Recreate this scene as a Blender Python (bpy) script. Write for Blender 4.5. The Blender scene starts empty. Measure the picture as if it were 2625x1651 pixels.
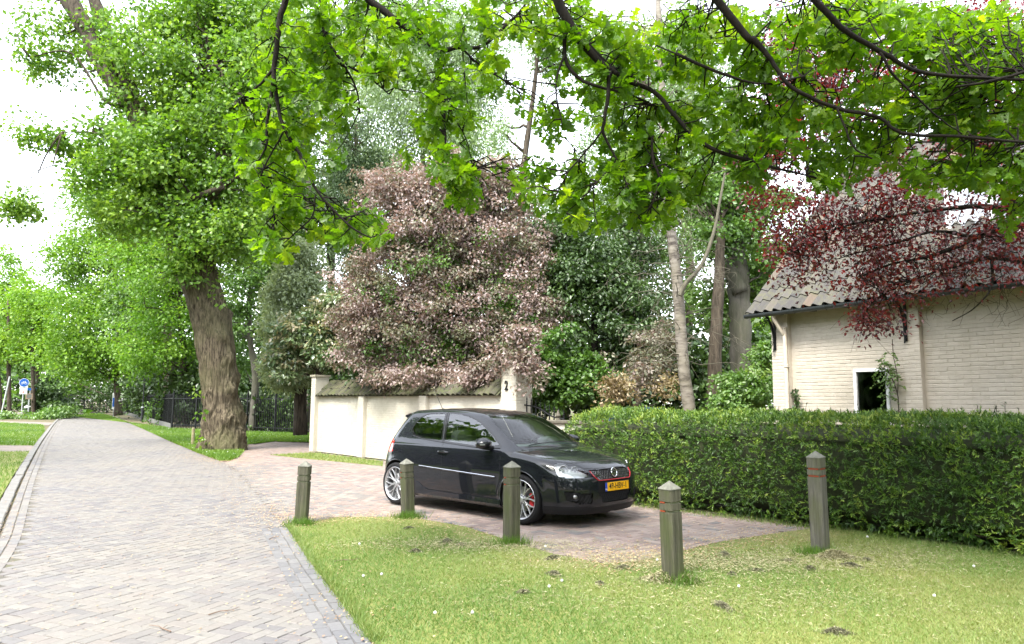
import bpy, bmesh, math, random
import numpy as np
from mathutils import Vector, Matrix
sc = bpy.context.scene
R_ = math.radians
# ------------------------------------------------------------------ camera
CAM_F, CAM_P, CAM_R, CAM_H = 1867.0, 0.111, -0.007, 1.55      # focal length in px of the 2625 px wide photo, pitch, roll, height
cam_d = bpy.data.cameras.new('camera'); cam = bpy.data.objects.new('camera', cam_d); sc.collection.objects.link(cam)
cam_d.sensor_width = 36.0; cam_d.lens = CAM_F / 2625.0 * 36.0
cam_d.clip_start = 0.05; cam_d.clip_end = 3000
cam.location = (0, 0, CAM_H)
cam.rotation_euler = (Matrix.Rotation(math.pi / 2 + CAM_P, 3, 'X') @ Matrix.Rotation(-CAM_R, 3, 'Z')).to_euler()
sc.camera = cam
# ------------------------------------------------------------------ sky, sun, exposure
SUN_EL, SUN_AZ = 55.0, -150.0         # azimuth measured from +Y (view direction) towards +X
world = bpy.data.worlds.new('World'); sc.world = world; world.use_nodes = True
wn = world.node_tree; wn.nodes.clear()
sky = wn.nodes.new('ShaderNodeTexSky'); sky.sky_type = 'NISHITA'; sky.sun_disc = False
sky.sun_elevation = R_(SUN_EL); sky.sun_rotation = R_(SUN_AZ); sky.air_density = 1.0; sky.dust_density = 1.0; sky.ozone_density = 1.0
hs = wn.nodes.new('ShaderNodeHueSaturation'); hs.inputs['Saturation'].default_value = 0.28
bgn = wn.nodes.new('ShaderNodeBackground'); bgn.inputs['Strength'].default_value = 0.15
wo = wn.nodes.new('ShaderNodeOutputWorld')
wn.links.new(sky.outputs[0], hs.inputs['Color']); wn.links.new(hs.outputs[0], bgn.inputs[0]); wn.links.new(bgn.outputs[0], wo.inputs[0])
sd = bpy.data.lights.new('sun', 'SUN'); sun = bpy.data.objects.new('sun', sd); sc.collection.objects.link(sun)
sd.energy = 1.4; sd.angle = R_(18); sd.color = (1.0, 0.95, 0.86)
_s = Vector((math.sin(R_(SUN_AZ)) * math.cos(R_(SUN_EL)), math.cos(R_(SUN_AZ)) * math.cos(R_(SUN_EL)), math.sin(R_(SUN_EL))))
sun.rotation_euler = _s.to_track_quat('Z', 'Y').to_euler(); sun.location = _s * 60
sc.view_settings.view_transform = 'Standard'; sc.view_settings.look = 'None'; sc.view_settings.gamma = 1.0
sc.view_settings.use_curve_mapping = False; sc.view_settings.exposure = 2.75
sc.render.engine = 'CYCLES'
sc.cycles.use_denoising = True
sc.cycles.max_bounces = 7; sc.cycles.diffuse_bounces = 3; sc.cycles.glossy_bounces = 3; sc.cycles.transmission_bounces = 4
sc.cycles.transparent_max_bounces = 8
sc.cycles.caustics_reflective = False; sc.cycles.caustics_refractive = False
rng = np.random.default_rng(7)
random.seed(7)

# ------------------------------------------------------------------ helpers
COL = sc.collection
def mark(o, label=None, cat=None, group=None, kind=None):
    if label: o['label'] = label
    if cat: o['category'] = cat
    if group: o['group'] = group
    if kind: o['kind'] = kind
    return o
def empty(name, loc=(0, 0, 0), rz=0.0):
    o = bpy.data.objects.new(name, None); COL.objects.link(o); o.location = loc; o.rotation_euler = (0, 0, rz); o.empty_display_size = .1
    return o
def link(name, me, parent=None, loc=None, rot=None, scale=None):
    o = bpy.data.objects.new(name, me); COL.objects.link(o)
    if parent is not None: o.parent = parent
    if loc is not None: o.location = loc
    if rot is not None: o.rotation_euler = rot
    if scale is not None: o.scale = scale
    return o
def mesh_np(name, V, faces, mats=(), smooth=False, attrs=None, fmat=None, normals=None):
    """faces: array (n,k) or list of such arrays"""
    if not isinstance(faces, (list, tuple)): faces = [faces]
    faces = [np.asarray(f, dtype=np.int32) for f in faces if len(f)]
    me = bpy.data.meshes.new(name)
    V = np.asarray(V, dtype=np.float32)
    nl = sum(f.size for f in faces); nf = sum(len(f) for f in faces)
    me.vertices.add(len(V)); me.vertices.foreach_set('co', V.ravel())
    me.loops.add(nl); me.polygons.add(nf)
    me.loops.foreach_set('vertex_index', np.concatenate([f.ravel() for f in faces]) if faces else np.zeros(0, np.int32))
    tot = np.concatenate([np.full(len(f), f.shape[1], np.int32) for f in faces])
    st = np.concatenate([[0], np.cumsum(tot)[:-1]]).astype(np.int32)
    me.polygons.foreach_set('loop_start', st)
    me.polygons.foreach_set('use_smooth', np.full(nf, smooth, dtype=bool))
    if fmat is not None: me.polygons.foreach_set('material_index', np.asarray(fmat, np.int32))
    for m in mats: me.materials.append(m)
    if attrs:
        for k, a in attrs.items():
            at_ = me.attributes.new(k, 'FLOAT', 'POINT'); at_.data.foreach_set('value', np.asarray(a, np.float32))
    me.update(calc_edges=True)
    if normals is not None: me.normals_split_custom_set_from_vertices([tuple(n) for n in normals])
    return me
class MB:
    """collects simple shapes into one mesh"""
    def __init__(s): s.v = []; s.f = []; s.n = 0
    def add(s, V, F):
        V = np.asarray(V, float); s.v.append(V); s.f += [tuple(int(i) + s.n for i in f) for f in F]; s.n += len(V); return s
    def box(s, x0, x1, y0, y1, z0, z1):
        V = [(x, y, z) for z in (z0, z1) for y in (y0, y1) for x in (x0, x1)]
        return s.add(V, [(0, 2, 3, 1), (4, 5, 7, 6), (0, 1, 5, 4), (2, 6, 7, 3), (0, 4, 6, 2), (1, 3, 7, 5)])
    def bar(s, a, b, w, h, up=(0, 0, 1)):
        a, b = Vector(a), Vector(b); d = (b - a).normalized(); u = Vector(up)
        r = d.cross(u)
        if r.length < 1e-4: r = d.cross(Vector((1, 0, 0)))
        r.normalize(); u = r.cross(d)
        V = [p + r * sx * w / 2 + u * sz * h / 2 for p in (a, b) for sz in (-1, 1) for sx in (-1, 1)]
        return s.add([tuple(v) for v in V], [(0, 1, 3, 2), (4, 6, 7, 5), (0, 4, 5, 1), (2, 3, 7, 6), (0, 2, 6, 4), (1, 5, 7, 3)])
    def tube(s, pts, rad, k=8, cap=True):
        V, F = tube_arrays(pts, rad, k, cap); return s.add(V, F)
    def lathe(s, prof, k=24, axis='z', loc=(0, 0, 0), close=False):
        V = []; m = len(prof)
        for j in range(k):
            a = 2 * math.pi * j / k
            for r, h in prof:
                p = (r * math.cos(a), r * math.sin(a), h)
                if axis == 'y': p = (p[0], p[2], p[1])
                if axis == 'x': p = (p[2], p[0], p[1])
                V.append((p[0] + loc[0], p[1] + loc[1], p[2] + loc[2]))
        F = []
        for j in range(k):
            q = (j + 1) % k
            for i in range(m - 1): F.append((j * m + i, q * m + i, q * m + i + 1, j * m + i + 1))
            if close: F.append((j * m + m - 1, q * m + m - 1, q * m, j * m))
        return s.add(V, F)
    def prism(s, poly, h0, h1, fn=None):
        n = len(poly); V = [(p[0], p[1], h0) for p in poly] + [(p[0], p[1], h1) for p in poly]
        if fn: V = [fn(*v) for v in V]
        return s.add(V, [tuple(range(n))[::-1], tuple(range(n, 2 * n))] + [(i, (i + 1) % n, n + (i + 1) % n, n + i) for i in range(n)])
    def mesh(s, name, mats, smooth=False, bevel=0, recalc=True):
        me = bpy.data.meshes.new(name)
        V = np.concatenate(s.v); me.from_pydata([tuple(v) for v in V], [], s.f)
        if recalc or bevel:
            bm = bmesh.new(); bm.from_mesh(me)
            bmesh.ops.recalc_face_normals(bm, faces=bm.faces)
            if bevel:
                es = [e for e in bm.edges if len(e.link_faces) == 2 and e.calc_face_angle(0) > .5]
                bmesh.ops.bevel(bm, geom=es, offset=bevel, segments=1, affect='EDGES', profile=.5)
            bm.to_mesh(me); bm.free()
        for m in (mats if isinstance(mats, (list, tuple)) else [mats]): me.materials.append(m)
        if smooth:
            me.polygons.foreach_set('use_smooth', np.ones(len(me.polygons), bool))
            if smooth != 'all':
                me.set_sharp_from_angle(angle=R_(40))
        me.update(); return me
    def build(s, name, mats, parent=None, loc=None, rot=None, smooth=False, bevel=0):
        return link(name, s.mesh(name, mats, smooth, bevel), parent, loc, rot)
def tube_arrays(pts, rad, k=8, cap=True):
    P = np.asarray(pts, float); n = len(P)
    rad = np.broadcast_to(np.asarray(rad, float), (n,))
    T = np.gradient(P, axis=0); T /= np.linalg.norm(T, axis=1)[:, None] + 1e-9
    ref = np.array([0, 0, 1.]) if abs(T[0][2]) < .9 else np.array([1., 0, 0])
    u = np.cross(T[0], ref); u /= np.linalg.norm(u); V = []; a = np.arange(k) * 2 * np.pi / k
    for i in range(n):
        u = u - T[i] * (u @ T[i]); u /= np.linalg.norm(u) + 1e-9; w = np.cross(T[i], u)
        V.append(P[i] + rad[i] * (np.cos(a)[:, None] * u + np.sin(a)[:, None] * w))
    V = np.concatenate(V); F = []
    for i in range(n - 1):
        for j in range(k):
            q = (j + 1) % k; F.append((i * k + j, i * k + q, (i + 1) * k + q, (i + 1) * k + j))
    if cap: F.append(tuple(range(k))[::-1]); F.append(tuple(range((n - 1) * k, n * k)))
    return V, F
def catmull(pts, m=6):
    P = np.asarray(pts, float); P = np.vstack([2 * P[0] - P[1], P, 2 * P[-1] - P[-2]]); out = []
    for i in range(1, len(P) - 2):
        for t in np.arange(m) / m:
            out.append(.5 * ((2 * P[i]) + (-P[i - 1] + P[i + 1]) * t + (2 * P[i - 1] - 5 * P[i] + 4 * P[i + 1] - P[i + 2]) * t * t + (-P[i - 1] + 3 * P[i] - 3 * P[i + 1] + P[i + 2]) * t ** 3))
    out.append(P[-2]); return np.array(out)
def inpoly(X, Y, poly):
    X = np.asarray(X); Y = np.asarray(Y); c = np.zeros(X.shape, bool); n = len(poly)
    for i in range(n):
        x0, y0 = poly[i]; x1, y1 = poly[(i + 1) % n]
        if y0 == y1: continue
        c ^= ((y0 > Y) != (y1 > Y)) & (X < (x1 - x0) * (Y - y0) / (y1 - y0) + x0)
    return c
def segdist(X, Y, pts, closed=False):
    """distance and nearest point from 2-D points to a polyline"""
    P = list(pts) + ([pts[0]] if closed else []); X = np.asarray(X, float); Y = np.asarray(Y, float)
    best = np.full(X.shape, 1e9); bx = X.copy(); by = Y.copy()
    for (x0, y0), (x1, y1) in zip(P[:-1], P[1:]):
        dx, dy = x1 - x0, y1 - y0; t = np.clip(((X - x0) * dx + (Y - y0) * dy) / (dx * dx + dy * dy + 1e-12), 0, 1)
        qx, qy = x0 + t * dx, y0 + t * dy; d = np.hypot(X - qx, Y - qy); m = d < best
        best[m] = d[m]; bx[m] = qx[m]; by[m] = qy[m]
    return best, bx, by
# a point of the photo (in a 2408 x 1515 copy of it) as a place in the world
def ray(X, Y):
    a = X * 1.09 - 1312.5; b = Y * 1.09 - 825.5; c, s = math.cos(CAM_R), math.sin(CAM_R)
    x = (c * a + s * b) / CAM_F; z = -(-s * a + c * b) / CAM_F; cp, sp = math.cos(CAM_P), math.sin(CAM_P)
    return np.array([x, cp - z * sp, sp + z * cp])
def at(X, Y, dist):
    d = ray(X, Y); return np.array([0, 0, CAM_H]) + d * dist / d[1]
def ground(X, Y, z=0.0):
    d = ray(X, Y); return np.array([0, 0, CAM_H]) + d * (z - CAM_H) / d[2]
def text_mesh(name, s, size, mat, depth=0.002, align='CENTER', bold=0.0):
    cu = bpy.data.curves.new(name, 'FONT'); cu.body = s; cu.size = size; cu.extrude = depth; cu.offset = bold; cu.align_x = align; cu.align_y = 'CENTER'
    o = bpy.data.objects.new(name, cu); COL.objects.link(o); dg = bpy.context.evaluated_depsgraph_get()
    me = bpy.data.meshes.new_from_object(o.evaluated_get(dg)); bpy.data.objects.remove(o); bpy.data.curves.remove(cu)
    me.name = name; me.materials.clear(); me.materials.append(mat); return me

# ------------------------------------------------------------------ materials
def newmat(name):
    m = bpy.data.materials.new(name); m.use_nodes = True; nt = m.node_tree; nt.nodes.clear()
    o = nt.nodes.new('ShaderNodeOutputMaterial'); return m, nt, o
def N(nt, t, **kw):
    n = nt.nodes.new(t)
    for k, v in kw.items():
        if k.startswith('i_'): n.inputs[k[2:].replace('_', ' ')].default_value = v
        else: setattr(n, k, v)
    return n
def ramp(nt, fac, stops):
    r = nt.nodes.new('ShaderNodeValToRGB'); e = r.color_ramp.elements
    while len(e) < len(stops): e.new(.5)
    for a, (p, c) in zip(e, stops): a.position = p; a.color = (*c, 1)
    if fac is not None: nt.links.new(fac, r.inputs[0])
    return r.outputs[0]
def mixc(nt, fac, a, b, mode='MIX'):
    m = nt.nodes.new('ShaderNodeMix'); m.data_type = 'RGBA'; m.blend_type = mode
    for s, v in ((m.inputs[0], fac), (m.inputs[6], a), (m.inputs[7], b)):
        if hasattr(v, 'links'): nt.links.new(v, s)
        elif isinstance(v, (int, float)): s.default_value = v
        else: s.default_value = (*v, 1)
    return m.outputs[2]
def noise(nt, scale, detail=4, rough=.55, vec=None, out=0):
    n = nt.nodes.new('ShaderNodeTexNoise'); n.inputs['Scale'].default_value = scale; n.inputs['Detail'].default_value = detail; n.inputs['Roughness'].default_value = rough
    if vec is not None: nt.links.new(vec, n.inputs['Vector'])
    return n.outputs[out]
def objco(nt): return nt.nodes.new('ShaderNodeTexCoord').outputs['Object']
def mapped(nt, vec, scale=(1, 1, 1), rot=(0, 0, 0)):
    m = nt.nodes.new('ShaderNodeMapping'); nt.links.new(vec, m.inputs[0]); m.inputs['Scale'].default_value = scale; m.inputs['Rotation'].default_value = rot; return m.outputs[0]
def bump(nt, h, strength=.3, dist=.01):
    b = nt.nodes.new('ShaderNodeBump'); b.inputs['Strength'].default_value = strength; b.inputs['Distance'].default_value = dist; nt.links.new(h, b.inputs['Height']); return b.outputs[0]
def tone(nt):
    """per-piece random number: the mesh attribute plus the object's own"""
    a = N(nt, 'ShaderNodeAttribute', attribute_name='tone'); oi = nt.nodes.new('ShaderNodeObjectInfo')
    s = N(nt, 'ShaderNodeMath', operation='ADD'); nt.links.new(a.outputs['Fac'], s.inputs[0]); nt.links.new(oi.outputs['Random'], s.inputs[1])
    f = N(nt, 'ShaderNodeMath', operation='FRACT'); nt.links.new(s.outputs[0], f.inputs[0]); return f.outputs[0]
def attr(nt, name='tone'): return N(nt, 'ShaderNodeAttribute', attribute_name=name).outputs['Fac']
def pbsdf(nt, o, col, rough=.6, metal=0., nrm=None, spec=.5, **kw):
    p = nt.nodes.new('ShaderNodeBsdfPrincipled')
    for k, v in (('Base Color', col), ('Roughness', rough), ('Metallic', metal), ('Specular IOR Level', spec)):
        if hasattr(v, 'links'): nt.links.new(v, p.inputs[k])
        elif k == 'Base Color': p.inputs[k].default_value = (*v, 1)
        else: p.inputs[k].default_value = v
    for k, v in kw.items(): p.inputs[k.replace('_', ' ')].default_value = v
    if nrm is not None: nt.links.new(nrm, p.inputs['Normal'])
    nt.links.new(p.outputs[0], o.inputs[0]); return p
def flat(name, col, rough=.6, metal=0., var=.12, nscale=9, spec=.5, bumps=0., **kw):
    m, nt, o = newmat(name); v = noise(nt, nscale, 5, .6, objco(nt))
    lo = tuple(c * (1 - var) for c in col); hi = tuple(min(1, c * (1 + var)) for c in col)
    c = ramp(nt, v, [(.3, lo), (.7, hi)]); pbsdf(nt, o, c, rough, metal, bump(nt, v, bumps, .01) if bumps else None, spec, **kw); return m
def leafmat(name, stops, trans=.45, gloss=.06, rough=.45, tcol=(1.0, 1.0, .45), tb=1.0):
    """stops: colours over the per-leaf random number; light passes through the blade"""
    m, nt, o = newmat(name); c = ramp(nt, attr(nt), stops)
    d = N(nt, 'ShaderNodeBsdfDiffuse'); t = N(nt, 'ShaderNodeBsdfTranslucent'); g = N(nt, 'ShaderNodeBsdfGlossy'); g.inputs['Roughness'].default_value = rough
    tc = mixc(nt, 1.0, c, tuple(x * tb for x in tcol), 'MULTIPLY')
    nt.links.new(c, d.inputs[0]); nt.links.new(tc, t.inputs[0])
    a = N(nt, 'ShaderNodeMixShader'); a.inputs[0].default_value = trans; nt.links.new(d.outputs[0], a.inputs[1]); nt.links.new(t.outputs[0], a.inputs[2])
    b = N(nt, 'ShaderNodeMixShader'); b.inputs[0].default_value = gloss; nt.links.new(a.outputs[0], b.inputs[1]); nt.links.new(g.outputs[0], b.inputs[2])
    nt.links.new(b.outputs[0], o.inputs[0]); return m
def glassmat(name, tint=(.75, .8, .78), rough=.01, gain=1.7, base=.04):
    m, nt, o = newmat(name); f = N(nt, 'ShaderNodeFresnel'); f.inputs[0].default_value = 1.52
    a = N(nt, 'ShaderNodeBsdfTransparent'); a.inputs[0].default_value = (*tint, 1); g = N(nt, 'ShaderNodeBsdfGlossy'); g.inputs['Roughness'].default_value = rough
    k = N(nt, 'ShaderNodeMath', operation='MULTIPLY_ADD'); k.inputs[1].default_value = gain; k.inputs[2].default_value = base; nt.links.new(f.outputs[0], k.inputs[0])
    x = N(nt, 'ShaderNodeMixShader'); nt.links.new(k.outputs[0], x.inputs[0]); nt.links.new(a.outputs[0], x.inputs[1]); nt.links.new(g.outputs[0], x.inputs[2])
    nt.links.new(x.outputs[0], o.inputs[0]); return m
# ================================================================== ground, road, drive, lawns
def vnoise(P, scale=1.0, seed=0):
    """smooth value noise, 0..1"""
    P = np.asarray(P, float) * scale; i = np.floor(P).astype(np.int64); f = P - i; f = f * f * (3 - 2 * f); out = 0
    def h(q):
        n = (q[:, 0] * 374761393 + q[:, 1] * 668265263 + (q[:, 2] * 2147483647 if q.shape[1] > 2 else 0) + seed * 974634777) & 0xffffffff
        n = ((n ^ (n >> 13)) * 1274126177) & 0xffffffff; return ((n ^ (n >> 16)) & 0xffff) / 65535.0
    D = P.shape[1]
    for c in range(2 ** D):
        b = np.array([(c >> k) & 1 for k in range(D)]); w = np.prod(np.where(b, f, 1 - f), 1); out = out + w * h(i + b)
    return out
def fbm(P, scale=1.0, seed=0, o=3): return sum(vnoise(P, scale * 2 ** k, seed + k) / 2 ** k for k in range(o)) / sum(1 / 2 ** k for k in range(o))
G2 = lambda pts: [tuple(ground(*p)[:2]) for p in pts]
def sheet(name, poly, z, mat, parent=None, step=None):
    bm = bmesh.new(); f = bm.faces.new([bm.verts.new((x, y, z)) for x, y in poly]); bmesh.ops.triangulate(bm, faces=[f]); bmesh.ops.recalc_face_normals(bm, faces=bm.faces)
    for f in bm.faces:
        if f.normal.z < 0: f.normal_flip()
    me = bpy.data.meshes.new(name); bm.to_mesh(me); bm.free(); me.materials.append(mat); return link(name, me, parent)
m, nt, o = newmat('soil'); v = noise(nt, .8, 8, .65, objco(nt)); c = ramp(nt, v, [(.3, (.07, .055, .03)), (.5, (.11, .09, .045)), (.7, (.10, .12, .04))]); pbsdf(nt, o, c, .95, 0, bump(nt, v, .5, .03)); M_SOIL = m
m, nt, o = newmat('turf'); co = objco(nt); v = noise(nt, .7, 6, .6, co); w = noise(nt, 40, 3, .6, co); c = ramp(nt, v, [(.3, (.10, .14, .025)), (.55, (.16, .18, .035)), (.75, (.21, .20, .05))]); c = mixc(nt, .35, c, ramp(nt, w, [(.3, (.05, .06, .02)), (.7, (.22, .22, .08))])); pbsdf(nt, o, c, .95, 0, bump(nt, w, .6, .02)); M_TURF = m
m, nt, o = newmat('joint_sand'); co = objco(nt); v = noise(nt, 1.3, 6, .65, co); c = ramp(nt, v, [(.35, (.085, .08, .068)), (.55, (.10, .09, .07)), (.68, (.08, .088, .035))]); pbsdf(nt, o, c, .95); M_JOINT = m
def brickmat(name, stops, dust):
    m, nt, o = newmat(name); co = objco(nt); c = ramp(nt, tone(nt), stops); geo = nt.nodes.new('ShaderNodeNewGeometry').outputs['Position']
    a = noise(nt, .45, 5, .6, geo); b = noise(nt, 28, 5, .7, geo); c = mixc(nt, mixc(nt, 1.0, ramp(nt, a, [(.38, (0, 0, 0)), (.72, (.75, .75, .75))]), (1, 1, 1), 'MULTIPLY'), c, dust)
    c = mixc(nt, .35, c, ramp(nt, b, [(.3, (.30, .29, .28)), (.7, (.62, .60, .57))]), 'OVERLAY'); pbsdf(nt, o, c, .72, 0, bump(nt, b, .35, .004)); return m
M_BRICK = brickmat('road_brick', [(0, (.105, .102, .112)), (.18, (.142, .139, .142)), (.40, (.178, .170, .159)), (.62, (.166, .150, .143)), (.8, (.118, .112, .122)), (1, (.198, .189, .176))], (.190, .175, .152))
M_BRICKB = brickmat('blue_brick', [(0, (.105, .106, .116)), (.5, (.132, .133, .143)), (1, (.165, .163, .168))], (.17, .163, .15))
M_BRICKR = brickmat('drive_brick', [(0, (.155, .125, .115)), (.35, (.21, .155, .14)), (.7, (.25, .195, .175)), (1, (.27, .225, .20))], (.255, .215, .185))
M_KERB = flat('kerb_concrete', (.165, .16, .15), .85, 0, .2, 14, bumps=.4)
ROAD_L = [(-190, 1515), (-70, 1385), (0, 1292), (28, 1222), (62, 1137), (97, 1066), (120, 1030), (136, 1008), (152, 994), (170, 985.5)]
ROAD_R = [(960, 1620), (885, 1515), (820, 1430), (740, 1330), (682, 1247), (622, 1176), (560, 1113), (515, 1092), (470, 1076), (405, 1050), (342, 1022), (295, 1003), (262, 991), (240, 985.5)]
rl, rr = G2(ROAD_L), G2(ROAD_R)
road_poly = rl + rr[::-1]
DRIVE = [(682, 1247), (800, 1222), (960, 1219), (1100, 1240), (1215, 1276), (1310, 1302), (1420, 1322), (1500, 1318), (1570, 1302), (1700, 1268), (1850, 1243), (1925, 1232)]
drive_back = [(2.0, 11.9), (.9, 13.2), (.55, 15.9), (-.3, 16.2), (-6.3, 23.1), tuple(ground(744, 1049)[:2]), tuple(ground(650, 1047)[:2]), tuple(ground(590, 1055)[:2]), tuple(ground(577, 1072)[:2]), tuple(ground(567, 1085)[:2]), tuple(ground(547, 1094)[:2]), tuple(ground(525, 1095)[:2])]
drive_poly = G2(DRIVE) + [(3.9, 9.75)] + drive_back + [rr[7], rr[6], rr[5]]
big = sheet('ground', [(-900, -60), (900, -60), (900, 1500), (-900, 1500)], -.03, M_SOIL); mark(big, 'bare earth and leaf litter under the trees', 'ground', kind='structure')
road = sheet('road', road_poly, -.008, M_JOINT); mark(road, 'grey brick road laid in herringbone running away to the gate', 'road', kind='structure')
drive = sheet('driveway', drive_poly, -.012, M_JOINT); mark(drive, 'reddish brick driveway under the black car', 'driveway', kind='structure')
def brick_mesh(name, L, W, mat, k):
    r = np.random.default_rng(k); j = lambda: r.uniform(-.0015, .0015); c = .004; V = []
    for z, i in ((-.03, 0), (-.003, 0), (.0, c)):
        for sx, sy in ((-1, -1), (1, -1), (1, 1), (-1, 1)): V.append((sx * (L / 2 - i) + j(), sy * (W / 2 - i) + j(), z))
    F = [(8, 9, 10, 11)] + [(a + q, a + (q + 1) % 4, a + 4 + (q + 1) % 4, a + 4 + q) for a in (0, 4) for q in range(4)]
    return mesh_np(name, V, [np.array(F)], [mat])
def herringbone(poly, ang, origin, ymax, L=.205, W=.1025):
    xs = np.array(poly); x0, x1, y0, y1 = xs[:, 0].min(), xs[:, 0].max(), xs[:, 1].min(), min(xs[:, 1].max(), ymax)
    c, s = math.cos(ang), math.sin(ang); cor = np.array([(x0, y0), (x1, y0), (x1, y1), (x0, y1)]) - origin; loc = np.stack([cor @ (c, s), cor @ (-s, c)], 1) / W
    a0, b0 = np.floor(loc.min(0)).astype(int) - 4; a1, b1 = np.ceil(loc.max(0)).astype(int) + 4
    A, B = np.meshgrid(np.arange(a0, a1), np.arange(b0, b1), indexing='ij'); A = A.ravel(); B = B.ravel()
    # horizontal bricks start where a = k + 2m, b = k - 2m  ->  a - b divisible by 4
    h = (A - B) % 4 == 0; v = (A - B + 1) % 4 == 0
    P = np.concatenate([np.stack([A[h] + 1.0, B[h] + .5], 1), np.stack([A[v] + .5, B[v] + 1.0], 1)]) * W; rot = np.concatenate([np.zeros(h.sum()), np.full(v.sum(), math.pi / 2)])
    Wd = np.stack([P @ (c, -s), P @ (s, c)], 1) + origin; k = inpoly(Wd[:, 0], Wd[:, 1], poly) & (Wd[:, 1] < ymax)
    return Wd[k], rot[k] + ang
BT = np.array([(-1, -1, -.012, 0), (1, -1, -.012, 0), (1, 1, -.012, 0), (-1, 1, -.012, 0), (-1, -1, 0, 1), (1, -1, 0, 1), (1, 1, 0, 1), (-1, 1, 0, 1)])
BF = np.array([(4, 5, 6, 7), (0, 1, 5, 4), (1, 2, 6, 5), (2, 3, 7, 6), (3, 0, 4, 7)])
def lay(P, rot, mat, parent, stuffname, nobj, L, W, seed, zoff=0.0):
    r = np.random.default_rng(seed); n = len(P); order = np.argsort(np.hypot(P[:, 0], P[:, 1])); P = P[order]; rot = rot[order] + r.normal(0, .012, n); P = P + r.normal(0, .0012, (n, 2)); z = zoff + r.normal(0, .0008, n)
    # the nearest bricks inside the picture are objects
    x, y = P[:, 0], P[:, 1]; vis = (np.abs(x / y) < .74) & (y > 4.55); ids = np.nonzero(vis)[0][:nobj]
    ms = [brick_mesh('brick', L - .006, W - .006, mat, 10 * seed + k) for k in range(6)]
    for i in ids: link('brick', ms[r.integers(6)], parent, (P[i, 0], P[i, 1], z[i]), (r.normal(0, .004), r.normal(0, .003), rot[i]))
    k = np.ones(n, bool); k[ids] = False; P, rot, z = P[k], rot[k], z[k]; n = len(P)
    c, s = np.cos(rot), np.sin(rot); l = (L - .006) / 2; w = (W - .006) / 2; X = BT[None, :, 0] * (l - .004 * BT[None, :, 3]); Y = BT[None, :, 1] * (w - .004 * BT[None, :, 3]); tl = r.normal(0, .003, (n, 1)); tw = r.normal(0, .004, (n, 1))
    V = np.stack([P[:, :1] + X * c[:, None] - Y * s[:, None], P[:, 1:] + X * s[:, None] + Y * c[:, None], z[:, None] + BT[None, :, 2] + tl * X + tw * Y], 2).reshape(-1, 3)
    F = (BF[None] + 8 * np.arange(n)[:, None, None]).reshape(-1, 4); t = np.repeat(r.random(n), 8)
    return mark(link(stuffname, mesh_np(stuffname, V, F, [mat], attrs={'tone': t}), parent), kind='stuff')
Pb, rb = herringbone(road_poly, R_(-24), np.array([-3.0, 6.0]), 62)
ed, _, _ = segdist(Pb[:, 0], Pb[:, 1], rr[:5]); edl, _, _ = segdist(Pb[:, 0], Pb[:, 1], rl); k = (ed > .20) & (edl > .24)
lay(Pb[k], rb[k], M_BRICK, road, 'road_bricks', 300, .205, .1025, 3)
# bluish stretcher rows along the lawn, and two rows along the kerb
def rows(edge, dists, mat, name, seed, side, smax=1e9, L=.205, W=.1025, nobj=0, parent=None, zoff=0.0):
    E_ = catmull(edge, 12); d = np.concatenate([[0], np.cumsum(np.linalg.norm(np.diff(E_, axis=0), axis=1))]); P = []; A = []
    for j, off in enumerate(dists):
        for s in np.arange(.1 + (j % 2) * L / 2, min(d[-1], smax), L):
            p = np.array([np.interp(s, d, E_[:, k]) for k in (0, 1)]); q = np.array([np.interp(s + .05, d, E_[:, k]) for k in (0, 1)]); t = (q - p) / (np.linalg.norm(q - p) + 1e-9); nn = np.array([-t[1], t[0]]) * side
            P.append(p + nn * off); A.append(math.atan2(t[1], t[0]))
    return lay(np.array(P), np.array(A), mat, parent, name, nobj, L, W, seed, zoff)
rows(rr[:5], [.055 + .1025 * i for i in range(3)], M_BRICKB, 'edge_bricks', 5, 1, parent=road, nobj=0, zoff=.005)
rows(rl, [-.055, -.16], M_BRICK, 'gutter_bricks', 6, 1, smax=60, parent=road, nobj=0)
Pd, rd = herringbone(drive_poly, R_(-48 + 90), np.array([0., 9.0]), 30)
bd_, _, _ = segdist(Pd[:, 0], Pd[:, 1], [rr[4], rr[5], rr[6]]); gk = rng.random(len(Pd)) < np.exp(-bd_ / 1.1) * .85 + .06
lay(Pd[gk], rd[gk], M_BRICK, drive, 'grey_drive_bricks', 0, .205, .1025, 8); Pd, rd = Pd[~gk], rd[~gk]
lay(Pd, rd, M_BRICKR, drive, 'drive_bricks', 300, .205, .1025, 4)
# kerb stones on the left side of the road
KL = catmull(rl, 30); dd = np.concatenate([[0], np.cumsum(np.linalg.norm(np.diff(KL, axis=0), axis=1))])
kerb = empty('kerb', (float(KL[60][0]), float(KL[60][1]), 0)); mark(kerb, 'worn concrete kerb along the left side of the road', 'kerb', kind='structure')
kms = []
for k in range(4):
    b = MB().box(-.487, .487, -.075, .075, -.08, .02); kms.append(b.mesh('kerb_stone', M_KERB, bevel=.012))
for i, s in enumerate(np.arange(.5, min(dd[-1], 90), 1.0)):
    p = np.array([np.interp(s, dd, KL[:, k]) for k in (0, 1)]); q = np.array([np.interp(s + .3, dd, KL[:, k]) for k in (0, 1)]); t = (q - p) / np.linalg.norm(q - p); c_ = p + np.array([-t[1], t[0]]) * .10
    o_ = link('kerb_stone', kms[i % 4], kerb, (c_[0] - kerb.location.x, c_[1] - kerb.location.y, rng.normal(0, .006)), (rng.normal(0, .01), rng.normal(0, .006), math.atan2(t[1], t[0]) + rng.normal(0, .012)))
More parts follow.
